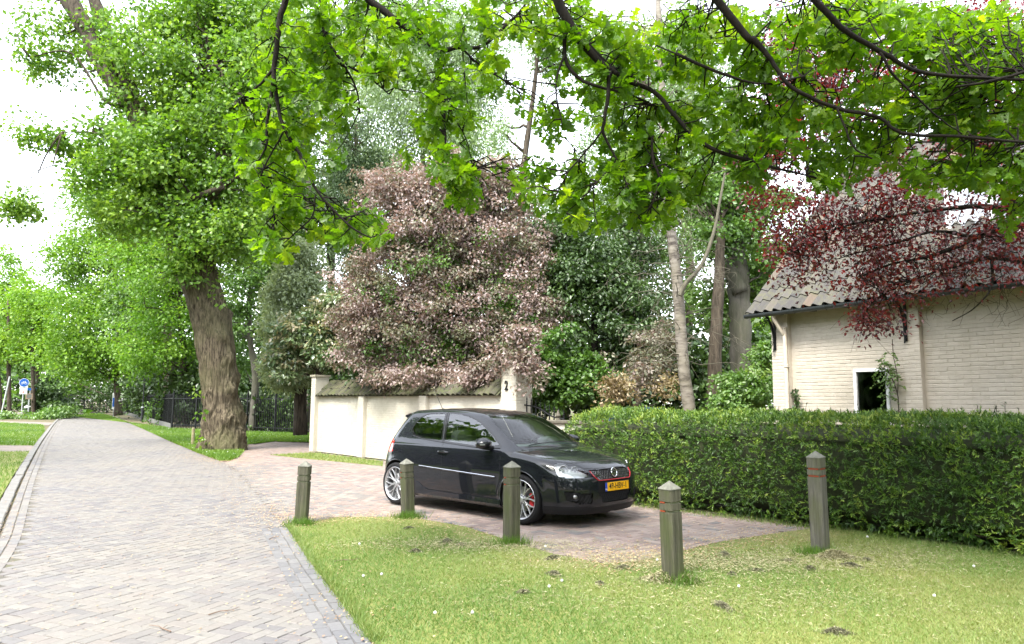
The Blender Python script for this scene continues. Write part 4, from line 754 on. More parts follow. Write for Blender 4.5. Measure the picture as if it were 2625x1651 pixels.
NS, NU = 150, 40; S_, U_ = np.meshgrid(np.linspace(0, hd_[-1], NS), np.linspace(0, 1, NU), indexing='ij'); P, Nn = hedge_section(U_.ravel(), S_.ravel()); P = P + Nn * (.10 * (fbm(P, 1.1, 18, 2) - .5) - .155)[:, None]
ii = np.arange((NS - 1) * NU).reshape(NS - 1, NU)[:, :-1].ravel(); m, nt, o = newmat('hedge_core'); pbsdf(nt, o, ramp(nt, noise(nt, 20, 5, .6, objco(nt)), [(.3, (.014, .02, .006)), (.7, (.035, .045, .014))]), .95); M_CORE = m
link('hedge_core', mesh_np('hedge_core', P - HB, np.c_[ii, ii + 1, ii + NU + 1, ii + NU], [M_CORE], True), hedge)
n = 26000; s = rng.random(n) ** .9 * (hd_[-1] - 1.6); u = rng.random(n) ** .9 * .93; P, Nn = hedge_section(u, s)
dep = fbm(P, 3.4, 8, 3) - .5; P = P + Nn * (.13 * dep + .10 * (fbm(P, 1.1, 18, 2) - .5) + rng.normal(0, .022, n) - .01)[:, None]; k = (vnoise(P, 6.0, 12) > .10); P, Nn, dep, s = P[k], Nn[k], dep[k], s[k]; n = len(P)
# a shoot: a short axis with leaflets to both sides
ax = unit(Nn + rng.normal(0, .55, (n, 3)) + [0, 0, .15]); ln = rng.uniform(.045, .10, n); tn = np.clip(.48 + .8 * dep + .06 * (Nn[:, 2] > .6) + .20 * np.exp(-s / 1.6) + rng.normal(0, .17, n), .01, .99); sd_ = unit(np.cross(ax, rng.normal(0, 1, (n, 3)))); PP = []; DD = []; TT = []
for q in range(7):
    f = q / 6; sg_ = (-1) ** q; PP.append(P + ax * (ln * f * .75)[:, None]); DD.append(unit(ax * (.75 + f) + sd_ * sg_ * (1.05 - .9 * (q == 6)))); TT.append(np.clip(tn + .06 * (q > 4), 0, .99))
V, F, kk = leaves(np.concatenate(PP) - HB, .046, (T_RHOMB[0] * [.55, 1, 1], T_RHOMB[1]), rng, up=0, dirs=np.concatenate(DD) * 3, nrm=np.tile(Nn, (7, 1)), rnd=.6)
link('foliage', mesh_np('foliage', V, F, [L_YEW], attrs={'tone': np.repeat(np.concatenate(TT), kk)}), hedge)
# long unclipped shoots on the top
n = 60; s = rng.random(n) * 7.5; P, Nn = hedge_section(np.full(n, .62), s); mb = MB(); PP = []
for p in P - HB:
    e = p + rng.normal(0, .05, 3) + [0, 0, rng.uniform(.06, .16)]; mb.tube([p - [0, 0, .05], e], .004, 3); PP += [p + (e - p) * t for t in np.linspace(.2, 1, 7)]
mb.build('long_shoots', B_DARK, hedge); PP = np.array(PP); leaf_object('shoot_leaves', PP, .045, T_NARROW, L_YEW, hedge, rng, rng.random(len(PP)) * .6)
# ---------------------------------------------------------------- the great leaning oak
big_base = gpt(524, 1068); D0 = big_base[1]; sc0 = D0 / 1713
bt = [(524, 1078, 92), (523, 1040, 88), (522, 1000, 80), (519, 950, 76), (514, 880, 80), (503, 800, 86), (489, 740, 86), (472, 690, 86), (452, 640, 92), (428, 580, 76), (408, 530, 66), (390, 470, 58), (365, 400, 54), (338, 330, 54), (305, 262, 52)]
TN = np.array(trunk_px(bt, D0)); TN[:, 2] -= TN[0, 2] + .05; TCk = catmull(TN, 16); K = 120; r = np.random.default_rng(5)
oak = empty('great_oak', big_base); mark(oak, 'huge leaning oak with a thick gnarled burry trunk beside the road', 'tree'); OB = np.array(big_base)
def barktube(TC, K, seed, amp=.17):
    V, F = tube_arrays(TC[:, :3], TC[:, 3], K, True); n = len(TC); ctr = np.repeat(TC[:, :3], K, 0); d = unit(V - ctr); R = np.repeat(TC[:, 3], K); a = np.tile(np.arange(K) / K * 2 * np.pi, n); h = V[:, 2]
    q = np.stack([np.cos(a) * 3.1, np.sin(a) * 3.1, h * .55], 1); wx = (vnoise(q * [1, 1, 2.2], 1.0, seed + 9) - .5) * 1.6
    a2 = a + wx * (.30 + .5 * np.exp(-((h - 1.6) / 1.2) ** 2)); rid = np.abs(vnoise(np.stack([np.cos(a2) * 13, np.sin(a2) * 13, h * 1.2], 1), 1., seed) * 2 - 1); rid2 = vnoise(np.stack([np.cos(a2) * 17, np.sin(a2) * 17, h * 1.9], 1), 1., seed + 2); lump = fbm(q, .6, seed + 4)
    burr = np.zeros(len(V))
    for hz, aa, rd, am in [(.55, 4.5, .30, .16), (1.1, 5.3, .38, .20), (1.05, 3.9, .25, .16), (1.9, 4.2, .26, .15), (2.35, 5.0, .22, .14), (2.9, 4.2, .20, .12), (3.6, 4.0, .18, .12), (4.4, 5.0, .18, .10), (.2, 5.5, .4, .15), (.15, 3.8, .35, .14)]:
        da = np.abs((a - aa + np.pi) % (2 * np.pi) - np.pi) * R; g_ = np.exp(-((da ** 2 + (h - hz) ** 2) / rd ** 2)); burr += am * g_ * (.6 + .8 * vnoise(np.stack([np.cos(a) * 14, np.sin(a) * 14, h * 8], 1), 1., seed + 6))
    fl = .22 * np.exp(-h / .35)
    return V + d * (R * (amp * (rid - .45) + .05 * (rid2 - .5) + .10 * (lump - .5)) + burr + R * fl * (.6 + .8 * vnoise(np.stack([np.cos(a) * 2.4, np.sin(a) * 2.4, h * 0], 1), 1., seed + 7)))[:, None], F
V, F = barktube(TCk, K, 21); mbk = MB().add(V - OB, F); trunk_o = mbk.build('trunk', B_OAK, oak, smooth='all')
mb = MB(); top1 = TN[-1]; top2 = TN[-2]
def px_limb(mb, pts, dist, k=8, m=5, out=0.0):
    T = np.array([(*at(x, y, dist - out * i / max(1, len(pts) - 1)), w * dist / 1713 / 2) for i, (x, y, w) in enumerate(pts)]); C_ = catmull(T, m); mb.tube(C_[:, :3] - OB, C_[:, 3] * (1 + .06 * np.sin(np.arange(len(C_)) * 1.7)), k)
px_limb(mb, [(305, 262, 52), (270, 215, 48), (235, 165, 46), (195, 85, 44), (150, 10, 42), (120, -60, 40)], D0, 14)
px_limb(mb, [(325, 300, 40), (296, 215, 34), (262, 130, 32), (225, 50, 30), (195, -30, 28)], D0 + .8, 12)
for L in ([(408, 520, 40), (425, 490, 30), (470, 470, 22), (520, 450, 14)], [(440, 600, 34), (470, 560, 26), (500, 470, 16), (560, 420, 10)], [(338, 330, 30), (420, 300, 20), (500, 262, 15), (580, 250, 9)], [(420, 300, 16), (480, 240, 14), (510, 262, 12), (545, 265, 9), (585, 262, 6)], [(420, 300, 15), (450, 190, 13), (505, 165, 11), (520, 205, 9), (565, 235, 6)], [(400, 420, 16), (470, 390, 12), (515, 372, 10), (560, 385, 8)], [(460, 690, 24), (430, 660, 14), (405, 655, 8)], [(365, 400, 22), (300, 380, 14), (230, 330, 8), (140, 325, 4)], [(305, 262, 20), (240, 250, 10), (160, 140, 6), (60, 150, 3)]): px_limb(mb, [(x, y, w_ * (.8 if i_ else 1)) for i_, (x, y, w_) in enumerate(L)], D0 - .2, 7, 5, 2.0 if L[-1][0] > 500 else .5)
r = np.random.default_rng(8)
blobs = [px_blob(430, 180, D0, 200, 190, 170, 2.6), px_blob(420, 390, D0 - .5, 170, 150, 130, 2.2), px_blob(570, 300, D0 - 1.0, 110, 260, 110, 2.0), px_blob(300, 470, D0, 110, 120, 60, 1.8), px_blob(500, 560, D0 - 1, 100, 90, 46, 1.6), px_blob(620, 120, D0 - .5, 90, 140, 60, 2), px_blob(420, 620, D0 - 1.2, 60, 40, 9, .6), px_blob(520, 40, D0, 170, 90, 60, 2.4), px_blob(260, 330, D0, 60, 120, 20, 1.5), px_blob(90, 330, D0, 70, 45, 9, .8), px_blob(85, 150, D0, 50, 50, 8, .8), px_blob(90, 60, D0, 60, 50, 7, .8), px_blob(180, 350, D0, 50, 40, 8, .8), px_blob(40, 498, D0, 65, 26, 11, .9), px_blob(170, 130, D0 + .3, 60, 90, 10, .7), px_blob(560, 540, D0 - 1.5, 50, 60, 16, .8), px_blob(225, 60, D0, 60, 80, 8, .7)]
C = []
for c, rad, n in blobs:
    d = unit(r.normal(0, 1, (n, 3))) * r.random((n, 1)) ** .45; C.append(c + d * rad)
C = np.concatenate(C); nodes = np.concatenate([v for v in mb.v]) if mb.v else None; nodes = np.concatenate([nodes + OB, TCk[120:, :3]])
for c in C[r.permutation(len(C))[:190]]:
    j = np.argmin(np.linalg.norm(nodes - c, axis=1) + .5 * np.maximum(nodes[:, 2] - c[2], 0)); P = wander(nodes[j], c, r, 7, .4, -.04) - OB; limb(mb, P, .045, .008, 4)
px_limb(mb, [(-120, 440, 7), (-40, 470, 6), (30, 490, 4), (90, 510, 2)], D0, 5); px_limb(mb, [(-40, 470, 4), (10, 505, 3), (60, 520, 2)], D0 - .2, 5)
mb.build('limbs', B_BROWN, oak, smooth='all')
def cluster_leaves(C, per, crad, flat_, r, tm=.5, tv=.2, droop=.15):
    m_ = len(C) * per; ci = np.repeat(np.arange(len(C)), per); rr_ = crad * r.uniform(.6, 1.35, len(C)); off = unit(r.normal(0, 1, (m_, 3))) * r.random((m_, 1)) ** .5; off[:, 2] *= flat_; P = C[ci] + off * rr_[ci][:, None]; P[:, 2] -= droop * np.abs(r.normal(0, 1, m_)) * rr_[ci]
    return P, off + [0, 0, -.4], np.clip(tm + r.normal(0, tv * .7, len(C))[ci] + r.normal(0, tv * .7, m_), .01, .99)
P, dr, tn = cluster_leaves(C, 92, .70, .6, r, .46, .36, .2)
CR = (P, dr, tn)
# leafy shoots on the trunk
C = np.array([at(x, y, D0 - .75) for x, y in ((462, 930), (470, 1035), (478, 985), (500, 690), (520, 655), (415, 600), (440, 620), (545, 700), (380, 560), (520, 715), (430, 560), (480, 1050))]); P, dr, tn = cluster_leaves(C, 12, .24, .8, r, .7); P, dr, tn = (np.concatenate(q) for q in zip(CR, (P, dr, tn))); leaf_object('crown', P - OB, .150, T_RWIDE, L_OAKF, oak, r, tn, up=.45, dirs=dr, rnd=.7)
# ---------------------------------------------------------------- trees along the left road
tree('lime_tree', 'bright green lime tree whose trunk stands on the roadside verge', 'tree', gpt(279, 988), trunk_px([(281, 990, 20), (280, 950, 16), (277, 890, 16), (274, 820, 14), (272, 740, 12), (270, 640, 9)], 62), [px_blob(250, 720, 62, 120, 130, 95, 4.5), px_blob(200, 850, 60, 100, 60, 52, 3.5), px_blob(300, 850, 61, 110, 50, 50, 4), px_blob(230, 590, 62, 90, 70, 46, 4), px_blob(170, 760, 58, 60, 70, 30, 2.5), px_blob(240, 500, 62, 80, 80, 50, 4), px_blob(310, 430, 63, 80, 90, 50, 4), px_blob(170, 640, 62, 50, 90, 34, 3)], B_BROWN, L_LIME, .24, T_BROAD, 105, 1.4, 31, 'trees along the road', limbs=60, lr=.10, up=.4, flat_=.75, clump=0, tvar=.28)
tree('lime_tree', 'lime tree overhanging the middle of the fence with two thin dark trunks', 'tree', gpt(440, 1012), trunk_px([(441, 1015, 20), (438, 960, 18), (434, 890, 17), (428, 800, 15), (420, 700, 12), (415, 600, 8)], 46), [px_blob(400, 700, 46, 110, 120, 80, 3.2), px_blob(350, 830, 45, 100, 60, 46, 3), px_blob(470, 800, 47, 70, 100, 36, 2.5), px_blob(330, 620, 48, 90, 80, 48, 3), px_blob(380, 520, 48, 100, 90, 54, 3)], B_BROWN, L_LIME, .20, T_BROAD, 100, 1.15, 32, 'trees along the road', limbs=60, lr=.08, tmean=.4, flat_=.75, clump=0, up=.4, tvar=.28)
tree('lime_tree', 'thick trunked tree standing behind the dark fence boards', 'tree', gpt(402, 1006), trunk_px([(403, 1008, 32), (402, 950, 28), (400, 880, 28), (398, 760, 24), (395, 640, 18)], 54), [px_blob(380, 600, 54, 120, 120, 80, 4), px_blob(340, 740, 55, 90, 80, 40, 4)], B_BROWN, L_MID, .24, T_BROAD, 90, 1.2, 33, 'trees along the road', limbs=40, lr=.10)
tree('maple_tree', 'grey smooth trunk forking above the fence left of the cypress', 'tree', gpt(598, 1024), trunk_px([(598, 1026, 24), (599, 980, 19), (603, 920, 18), (604, 880, 22), (592, 830, 14), (586, 760, 12), (590, 660, 9)], 37.6), [px_blob(590, 700, 38, 90, 110, 60, 2.6), px_blob(640, 600, 39, 110, 110, 60, 2.8), px_blob(560, 830, 39, 50, 70, 24, 2)], B_GREY, L_MID, .17, T_BROAD, 90, .85, 34, 'trees along the road', limbs=40, lr=.06, tmean=.42)
for i, (x0, d, xs, lb) in enumerate(((25, 66, 22, 'young tree with a bare straight trunk held by the leaning grey pole'), (82, 64, 79, 'slim young tree in the shrub bed beside the notice board'), (93, 70, 90, 'second slim trunk just behind the tree by the notice board'), (3, 72, -4, 'young tree at the very left edge of the picture'))):
    tree('young_lime', lb, 'tree', (*at(x0, 990, d)[:2], 0), trunk_px([(x0, 1000, 11), (x0 - 1, 940, 9), (xs, 880, 9), (xs - 2, 800, 7), (xs - 3, 720, 5)], d), [px_blob(xs - 10 + 8 * i, 750, d, 66, 110, 54, 3), px_blob(xs + 10, 840, d, 50, 35, 16, 2.5)] + ([px_blob(20, 640, d, 40, 60, 16, 2)] if i == 3 else []), B_BROWN, L_LIME, .27, T_BROAD, 80, 1.2, 40 + i, 'young trees at the far path', limbs=18, lr=.05, tmean=.62)
tree('rhododendron', 'large dark rhododendron with pale flowers beside the field gate', 'shrub', gpt(122, 1000), [], [px_blob(118, 945, 66, 36, 50, 50, 2), px_blob(138, 985, 64, 38, 24, 22, 2)], B_DARK, L_DARK, .26, T_BROAD, 90, .8, 45, None, limbs=0, tmean=.6)
tree('low_shrubs', 'low leafy shrub spreading under the slim young trees', 'shrub', gpt(70, 1003), [], [px_blob(100, 995, 60, 40, 12, 22, 2), px_blob(30, 998, 60, 40, 12, 20, 2), px_blob(150, 985, 62, 26, 16, 14, 2)], B_DARK, L_SHRUB, .22, T_BROAD, 70, .6, 46, None, limbs=0)
# ---------------------------------------------------------------- garden behind the wall
tree('cypress', 'grey green cypress with dense feathery sprays left of the purple tree', 'conifer', (*at(700, 1020, 27)[:2], 0), trunk_px([(710, 1030, 34), (708, 900, 28), (706, 760, 18), (705, 620, 8)], 27), [px_blob(700, 760, 27, 72, 150, 120, 1.2), px_blob(705, 640, 27, 52, 70, 44, .8), px_blob(680, 860, 27, 58, 60, 44, 1.0)], B_BROWN, L_CYP, .13, T_RHOMB, 150, .42, 51, None, limbs=20, lr=.03, flat_=1.0, up=.3, shell=5, clump=0, droop=.1, tmean=.6)
tree('laurel', 'laurel bush with tan young leaves at the left end of the garden wall', 'shrub', (*at(740, 1000, 24.6)[:2], 0), trunk_px([(745, 1040, 18), (750, 900, 14), (755, 800, 8)], 24.8), [px_blob(745, 800, 24.4, 96, 80, 110, 1.1), px_blob(690, 850, 24.4, 56, 52, 44, .8), px_blob(810, 740, 24, 64, 74, 50, .9), px_blob(790, 840, 23.8, 60, 46, 34, .7)], B_BROWN, L_LAUR, .16, T_RHOMB, 80, .42, 52, None, limbs=24, lr=.03, tvar=.28, tmean=.52)
PD = 20.2
tree('purple_crab', 'broad purple leaved flowering crab tree leaning over the garden wall', 'tree', (*at(1100, 1050, PD + .6)[:2], 0), trunk_px([(1105, 1060, 30), (1105, 900, 26), (1104, 760, 20), (1106, 620, 15), (1108, 500, 8)], PD + .6), [px_blob(1040, 560, PD, 210, 170, 300, 1.7), px_blob(1050, 740, PD - .3, 245, 130, 320, 1.7), px_blob(950, 450, PD, 140, 70, 110, 1.2), px_blob(1190, 440, PD, 70, 70, 60, 1.0), px_blob(1080, 420, PD, 90, 60, 50, 1.0), px_blob(1045, 640, PD - .2, 280, 270, 70, 2.0), px_blob(860, 770, PD + .2, 85, 70, 40, 1.0), px_blob(860, 680, PD, 45, 80, 30, .8), px_blob(1240, 560, PD - .3, 60, 90, 34, .8), px_blob(860, 820, PD + .4, 75, 70, 46, .9), px_blob(1180, 800, PD - .8, 110, 70, 60, 1.0), px_blob(990, 880, PD - .2, 190, 40, 56, .9), px_blob(1240, 660, PD - .6, 70, 90, 40, .9), px_blob(1060, 850, PD - .2, 130, 50, 36, .8), px_blob(1010, 885, 18.5, 120, 24, 26, .25), px_blob(1120, 878, 17.1, 60, 34, 16, .25), px_blob(900, 880, 19.9, 60, 26, 14, .25), px_blob(1205, 845, 16.4, 44, 40, 12, .2), px_blob(1236, 838, 15.7, 24, 36, 8, .15), px_blob(1226, 788, 15.8, 36, 30, 10, .2), px_blob(1250, 880, 15.7, 16, 26, 4, .1), px_blob(960, 620, PD + .3, 120, 130, 60, 1.2), px_blob(1150, 600, PD + .3, 100, 140, 60, 1.2), px_blob(850, 700, PD + .3, 60, 80, 26, .8), px_blob(1280, 760, PD - 1, 60, 70, 22, .6)], B_BROWN, L_PURP, .098, T_RHOMB, 90, .36, 53, None, limbs=150, lr=.03, tvar=.27, tmean=.50, lower=1.85, up=.7, flat_=.62, clump=0)
r = np.random.default_rng(66); _c = bpy.data.objects['purple_crab']; _b = np.array(_c.location); C = np.concatenate([c + unit(r.normal(0, 1, (n, 3))) * r.random((n, 1)) ** .45 * rad for c, rad, n in (px_blob(1060, 830, PD - .4, 210, 70, 80, 1.2), px_blob(1040, 650, PD - .3, 210, 140, 90, 1.6), px_blob(1200, 740, PD - .9, 90, 90, 36, .7))]); C = C[C[:, 2] > 1.95]
P, dr, tn = cluster_leaves(C, 60, .40, .65, r, .45); leaf_object('green_leaves', P - _b, .095, T_RHOMB, L_MID, _c, r, tn, up=.6, dirs=dr, rnd=.7)
tree('garden_shrub', 'dark green shrub crowding behind the garden wall under the purple tree', 'shrub', (*at(1010, 1000, 22.6)[:2], 0), [], [px_blob(1000, 850, 22.4, 250, 70, 110, .8), px_blob(1150, 860, 21, 90, 60, 34, .6)], B_DARK, L_DARK, .14, T_RHOMB, 80, .55, 54, None, limbs=0, lower=1.6)
# middle mass right of the pillar
tree('holly_bush', 'glossy dark green bush beside the iron gate', 'shrub', (*at(1350, 1000, 17)[:2], 0), [], [px_blob(1350, 900, 17, 85, 80, 80, .9), px_blob(1300, 820, 17.4, 60, 80, 36, .7)], B_DARK, L_MID, .095, T_BROAD, 90, .32, 55, None, limbs=0, tmean=.38)
tree('tan_bush', 'small bush with withered tan leaves behind the hedge', 'shrub', (*at(1450, 1000, 15.5)[:2], 0), trunk_px([(1450, 1010, 10), (1455, 930, 6)], 15.5), [px_blob(1450, 915, 15.5, 55, 45, 26, .5), px_blob(1560, 905, 15.8, 40, 30, 8, .4)], B_DEAD, L_TAN, .085, T_RHOMB, 42, .3, 56, None, limbs=26, lr=.012, tvar=.3)
tree('lilac', 'tall dark shrub thicket with a few pink flowers behind the gate', 'shrub', (*at(1400, 1000, 19.5)[:2], 0), trunk_px([(1410, 1010, 22), (1400, 850, 18), (1395, 650, 10)], 20), [px_blob(1380, 700, 20, 110, 170, 150, 1.3), px_blob(1480, 780, 19.5, 90, 120, 80, 1.2), px_blob(1330, 560, 20.5, 80, 90, 50, 1.2), px_blob(1470, 590, 21.5, 90, 110, 60, 1.2)], B_DARK, L_DARK, .12, T_RHOMB, 105, .5, 57, None, limbs=50, lr=.03, tmean=.55)
L_PINK = leafmat('pink_flower', [(0, (.35, .14, .22)), (1, (.55, .33, .42))], .3, .03)
tree('rhododendron', 'shrub with pinkish flower trusses left of the pale trunk', 'shrub', (*at(1480, 1000, 18)[:2], 0), [], [px_blob(1480, 860, 17.8, 100, 50, 60, .9), px_blob(1540, 800, 18, 60, 60, 30, .7)], B_DARK, L_PURP, .10, T_RHOMB, 55, .36, 58, None, limbs=0, tvar=.22, tmean=.33)
# pale birch-like trunk with dead twigs
bd0 = 15.2; bb = (*at(1624, 1000, bd0)[:2], 0); bz = empty('birch', bb); mark(bz, 'pale mottled birch trunk with drooping dead twigs behind the hedge', 'tree'); BB = np.array(bb)
T = np.array(trunk_px([(1632, 1075, 36), (1624, 960, 34), (1612, 880, 33), (1603, 800, 32), (1597, 720, 31), (1589, 640, 30), (1578, 560, 28), (1566, 480, 26), (1560, 400, 24), (1554, 300, 22), (1548, 180, 19), (1540, 60, 16), (1536, -40, 13)], bd0)); TC = catmull(T, 8); V, F = tube_arrays(TC[:, :3], TC[:, 3] * .86, 24); V = V + unit(V - np.repeat(TC[:, :3], 24, 0)) * (.022 * (fbm(V, 5, 3) - .5))[:, None]; MB().add(V - BB, F).build('trunk', B_BIRCH, bz, smooth='all')
mb = MB(); r = np.random.default_rng(77)
Tb = np.array(trunk_px([(1598, 690, 13), (1612, 660, 11), (1640, 630, 10), (1660, 590, 9), (1678, 530, 8), (1690, 460, 6), (1700, 400, 5)], bd0 - .3)); Cb = catmull(Tb, 5); mb.tube(Cb[:, :3] - BB, Cb[:, 3], 8)
for i in range(150):
    j = r.integers(20, 90) if len(TC) > 90 else r.integers(10, len(TC)); a = TC[min(j, len(TC) - 1), :3]; an = r.random() * 6.28; L = r.uniform(.5, 1.7); e = a + np.array([math.cos(an) * L, math.sin(an) * L * .8, r.uniform(-.55, .35)]); P = wander(a, e, r, 6, .5, -.12) - BB; limb(mb, P, .014, .003, 4)
    for q in range(4):
        s0 = P[r.integers(2, 6)]; e2 = s0 + np.array([r.normal(0, .25), r.normal(0, .2), -r.uniform(.15, .6)]); limb(mb, wander(s0, e2, r, 4, .5), .0045, .0015, 3)
mb.build('dead_branches', B_DEAD, bz)
# beech with the sawn stub
bd1 = 21.5; tree('beech', 'stout grey beech trunk with a sawn off stub limb left of the house', 'tree', (*at(1745, 1000, bd1)[:2], 0), trunk_px([(1748, 1060, 56), (1745, 960, 52), (1744, 880, 50), (1742, 780, 50), (1738, 700, 50), (1733, 640, 54), (1728, 590, 44), (1726, 520, 40), (1724, 430, 34), (1722, 320, 28), (1720, 200, 20)], bd1), [px_blob(1690, 470, bd1, 90, 120, 70, 1.6), px_blob(1800, 560, bd1, 50, 110, 34, 1.2), px_blob(1740, 350, bd1, 110, 110, 46, 1.7), px_blob(1810, 680, bd1 + .6, 40, 70, 22, .8), px_blob(1680, 700, bd1 + 1, 60, 80, 30, 1.0), px_blob(1850, 470, bd1 + 1, 40, 60, 10, 1.0)], B_GREY, L_MID, .13, T_BROAD, 90, .6, 59, None, k=16, limbs=40, lr=.05, tmean=.66)
Ts = np.array(trunk_px([(1740, 680, 40), (1722, 640, 34), (1705, 618, 28), (1690, 612, 24), (1682, 614, 22)], bd1 - .2)); o = MB().tube(catmull(Ts[:, :3], 4) - np.array([*at(1745, 1000, bd1)[:2], 0]), np.interp(np.linspace(0, 1, 17), np.linspace(0, 1, 5), Ts[:, 3]), 12).build('stub_limb', B_GREY, bpy.data.objects['beech'], smooth='all')
tree('tall_trunk_tree', 'second duller trunk between the birch and the beech', 'tree', (*at(1682, 1000, 20)[:2], 0), trunk_px([(1682, 1040, 36), (1682, 900, 34), (1684, 780, 30), (1690, 640, 26), (1692, 520, 20)], 20.4), [px_blob(1680, 560, 21, 70, 60, 20, 1.2), px_blob(1640, 420, 22, 90, 80, 30, 1.4)], B_BROWN, L_MID, .12, T_BROAD, 70, .55, 60, None, limbs=20, lr=.04)
tree('light_shrub', 'light green leafy bush at the left corner of the house', 'shrub', (*at(1770, 1000, 15.4)[:2], 0), [], [px_blob(1760, 905, 15.4, 62, 48, 60, .7), px_blob(1800, 850, 16.2, 34, 60, 24, .5), px_blob(1720, 940, 15, 40, 25, 22, .5)], B_DARK, L_SHRUB, .085, T_BROAD, 62, .28, 61, None, limbs=0)
# ---------------------------------------------------------------- background wood
BT_ = 'tall trees of the background wood'
def bgt(name, label, x, dist, pts, blobs, bark, leaf, ls, per, cr, seed, tm=.5, tmpl=T_BROAD, droop=0., fl=.5, lm=40): return tree(name, label, 'tree', (*at(x, 1000, dist)[:2], 0), trunk_px(pts, dist), blobs, bark, leaf, ls, tmpl, per, cr, seed, BT_, limbs=lm, lr=.09, tmean=tm, droop=droop, flat_=fl)
bgt('silver_birch', 'weeping grey green birch high above the purple tree', 1000, 34, [(1010, 1000, 18), (1000, 700, 16), (990, 400, 12), (980, 150, 7)], [px_blob(960, 210, 34, 170, 230, 170, 2.6), px_blob(1080, 330, 33, 90, 150, 60, 1.8), px_blob(900, 390, 33, 110, 100, 60, 1.6), px_blob(1120, 90, 34, 90, 110, 40, 2), px_blob(1090, 190, 34, 120, 150, 70, 2)], B_BIRCH, L_BIRCH, .15, 125, .85, 71, .5, T_RHOMB, .8, .7)
bgt('silver_birch', 'grey green birch left of the dark conifer', 720, 36, [(730, 1000, 18), (725, 700, 15), (720, 400, 10), (715, 150, 6)], [px_blob(710, 240, 36, 130, 260, 150, 2.4), px_blob(660, 420, 37, 100, 130, 60, 2)], B_BIRCH, L_BIRCH, .16, 120, .85, 72, .42, T_RHOMB, .7, .7)
bgt('leaning_birch', 'bare leaning birch stem crossing the bright sky gap', 1235, 30, [(1215, 1000, 20), (1222, 500, 17), (1228, 380, 15), (1240, 280, 13), (1252, 170, 10), (1258, 40, 7)], [px_blob(1290, 100, 30, 160, 110, 80, 2), px_blob(1190, 470, 30, 90, 90, 44, 1.5), px_blob(1310, 540, 30, 90, 90, 40, 1.2), px_blob(1170, 300, 30, 30, 90, 16, 1.0)], B_BROWN, L_BIRCH, .13, 90, .7, 73, .5, T_RHOMB, .4, .7)
bgt('dark_conifer', 'dark narrow conifer between the two birches', 830, 32, [(830, 1000, 26), (830, 600, 18), (832, 300, 8)], [px_blob(830, 560, 32, 80, 190, 110, 1.4), px_blob(835, 360, 32, 50, 110, 36, 1.0)], B_BROWN, L_CONI, .20, 115, .62, 74, .5, T_NARROW, .3, .6)
bgt('weeping_conifer', 'hanging dark spruce close behind the laurel', 870, 26, [(870, 1000, 22), (868, 700, 14), (866, 560, 8)], [px_blob(850, 680, 26.4, 50, 120, 40, .9)], B_BROWN, L_CONI, .17, 110, .5, 75, .6, T_NARROW, .7, .8)
bgt('larch', 'pale feathery tree above the pale birch trunk', 1500, 28, [(1500, 1000, 24), (1500, 600, 18), (1505, 300, 12), (1505, 60, 7)], [px_blob(1500, 270, 28, 150, 260, 150, 2.2), px_blob(1610, 430, 27, 90, 180, 70, 1.6), px_blob(1430, 500, 28, 90, 110, 46, 1.5), px_blob(1640, 150, 29, 120, 160, 70, 2)], B_BROWN, L_BIRCH, .13, 95, .7, 76, .3, T_RHOMB, .4, .7)
bgt('wood_tree', 'broad leaved tree filling the gap above the garden shrubs', 1330, 36, [(1330, 1000, 24), (1330, 700, 18), (1335, 450, 10)], [px_blob(1320, 660, 36, 150, 160, 120, 3), px_blob(1210, 600, 36, 90, 130, 50, 2), px_blob(1480, 650, 36, 140, 170, 110, 3)], B_BROWN, L_MID, .17, 95, .9, 77, .45)
bgt('wood_tree', 'broad leaved tree behind the beech and the house gable', 1850, 40, [(1850, 1000, 26), (1850, 800, 20), (1850, 650, 12)], [px_blob(1790, 780, 40, 150, 140, 120, 3), px_blob(1690, 640, 42, 130, 160, 100, 3), px_blob(1880, 580, 40, 60, 100, 26, 2)], B_BROWN, L_LIME, .2, 95, 1.0, 78, .5)
bgt('wood_tree', 'tall leafy tree behind the fence right of the big oak', 640, 48, [(640, 1000, 26), (640, 700, 20), (645, 400, 10)], [px_blob(620, 520, 48, 120, 190, 100, 4), px_blob(560, 700, 50, 100, 130, 60, 4), px_blob(680, 800, 46, 90, 110, 50, 3), px_blob(560, 880, 50, 110, 60, 46, 3)], B_BROWN, L_DARK, .23, 90, 1.2, 79, .7)
bgt('wood_tree', 'dark tree closing the view behind the lime trees', 350, 85, [(350, 1000, 18), (350, 850, 14), (350, 700, 8)], [px_blob(330, 780, 85, 160, 150, 120, 6), px_blob(200, 900, 92, 110, 60, 60, 5), px_blob(450, 850, 70, 110, 110, 70, 5)], B_BROWN, L_MID, .36, 80, 1.9, 80, .3)
bgt('wood_tree', 'pale distant trees left of the gate', 60, 105, [(60, 1000, 12), (60, 850, 9), (60, 700, 6)], [px_blob(60, 860, 105, 110, 95, 90, 6), px_blob(-20, 780, 100, 60, 120, 40, 5), px_blob(150, 870, 108, 60, 60, 30, 5)], B_BROWN, L_MID, .42, 80, 2.2, 81, .55)
bgt('wood_tree', 'tall pale green tree rising between the great oak and the weeping birch', 780, 42, [(780, 1000, 24), (775, 500, 18), (770, 150, 9)], [px_blob(760, 440, 41, 130, 180, 110, 2.5), px_blob(760, 130, 42, 190, 190, 170, 3.5), px_blob(620, 330, 42, 110, 190, 90, 3.5), px_blob(980, 60, 43, 150, 110, 80, 3.5)], B_BROWN, L_BIRCH, .19, 105, 1.1, 84, .35, fl=.8)
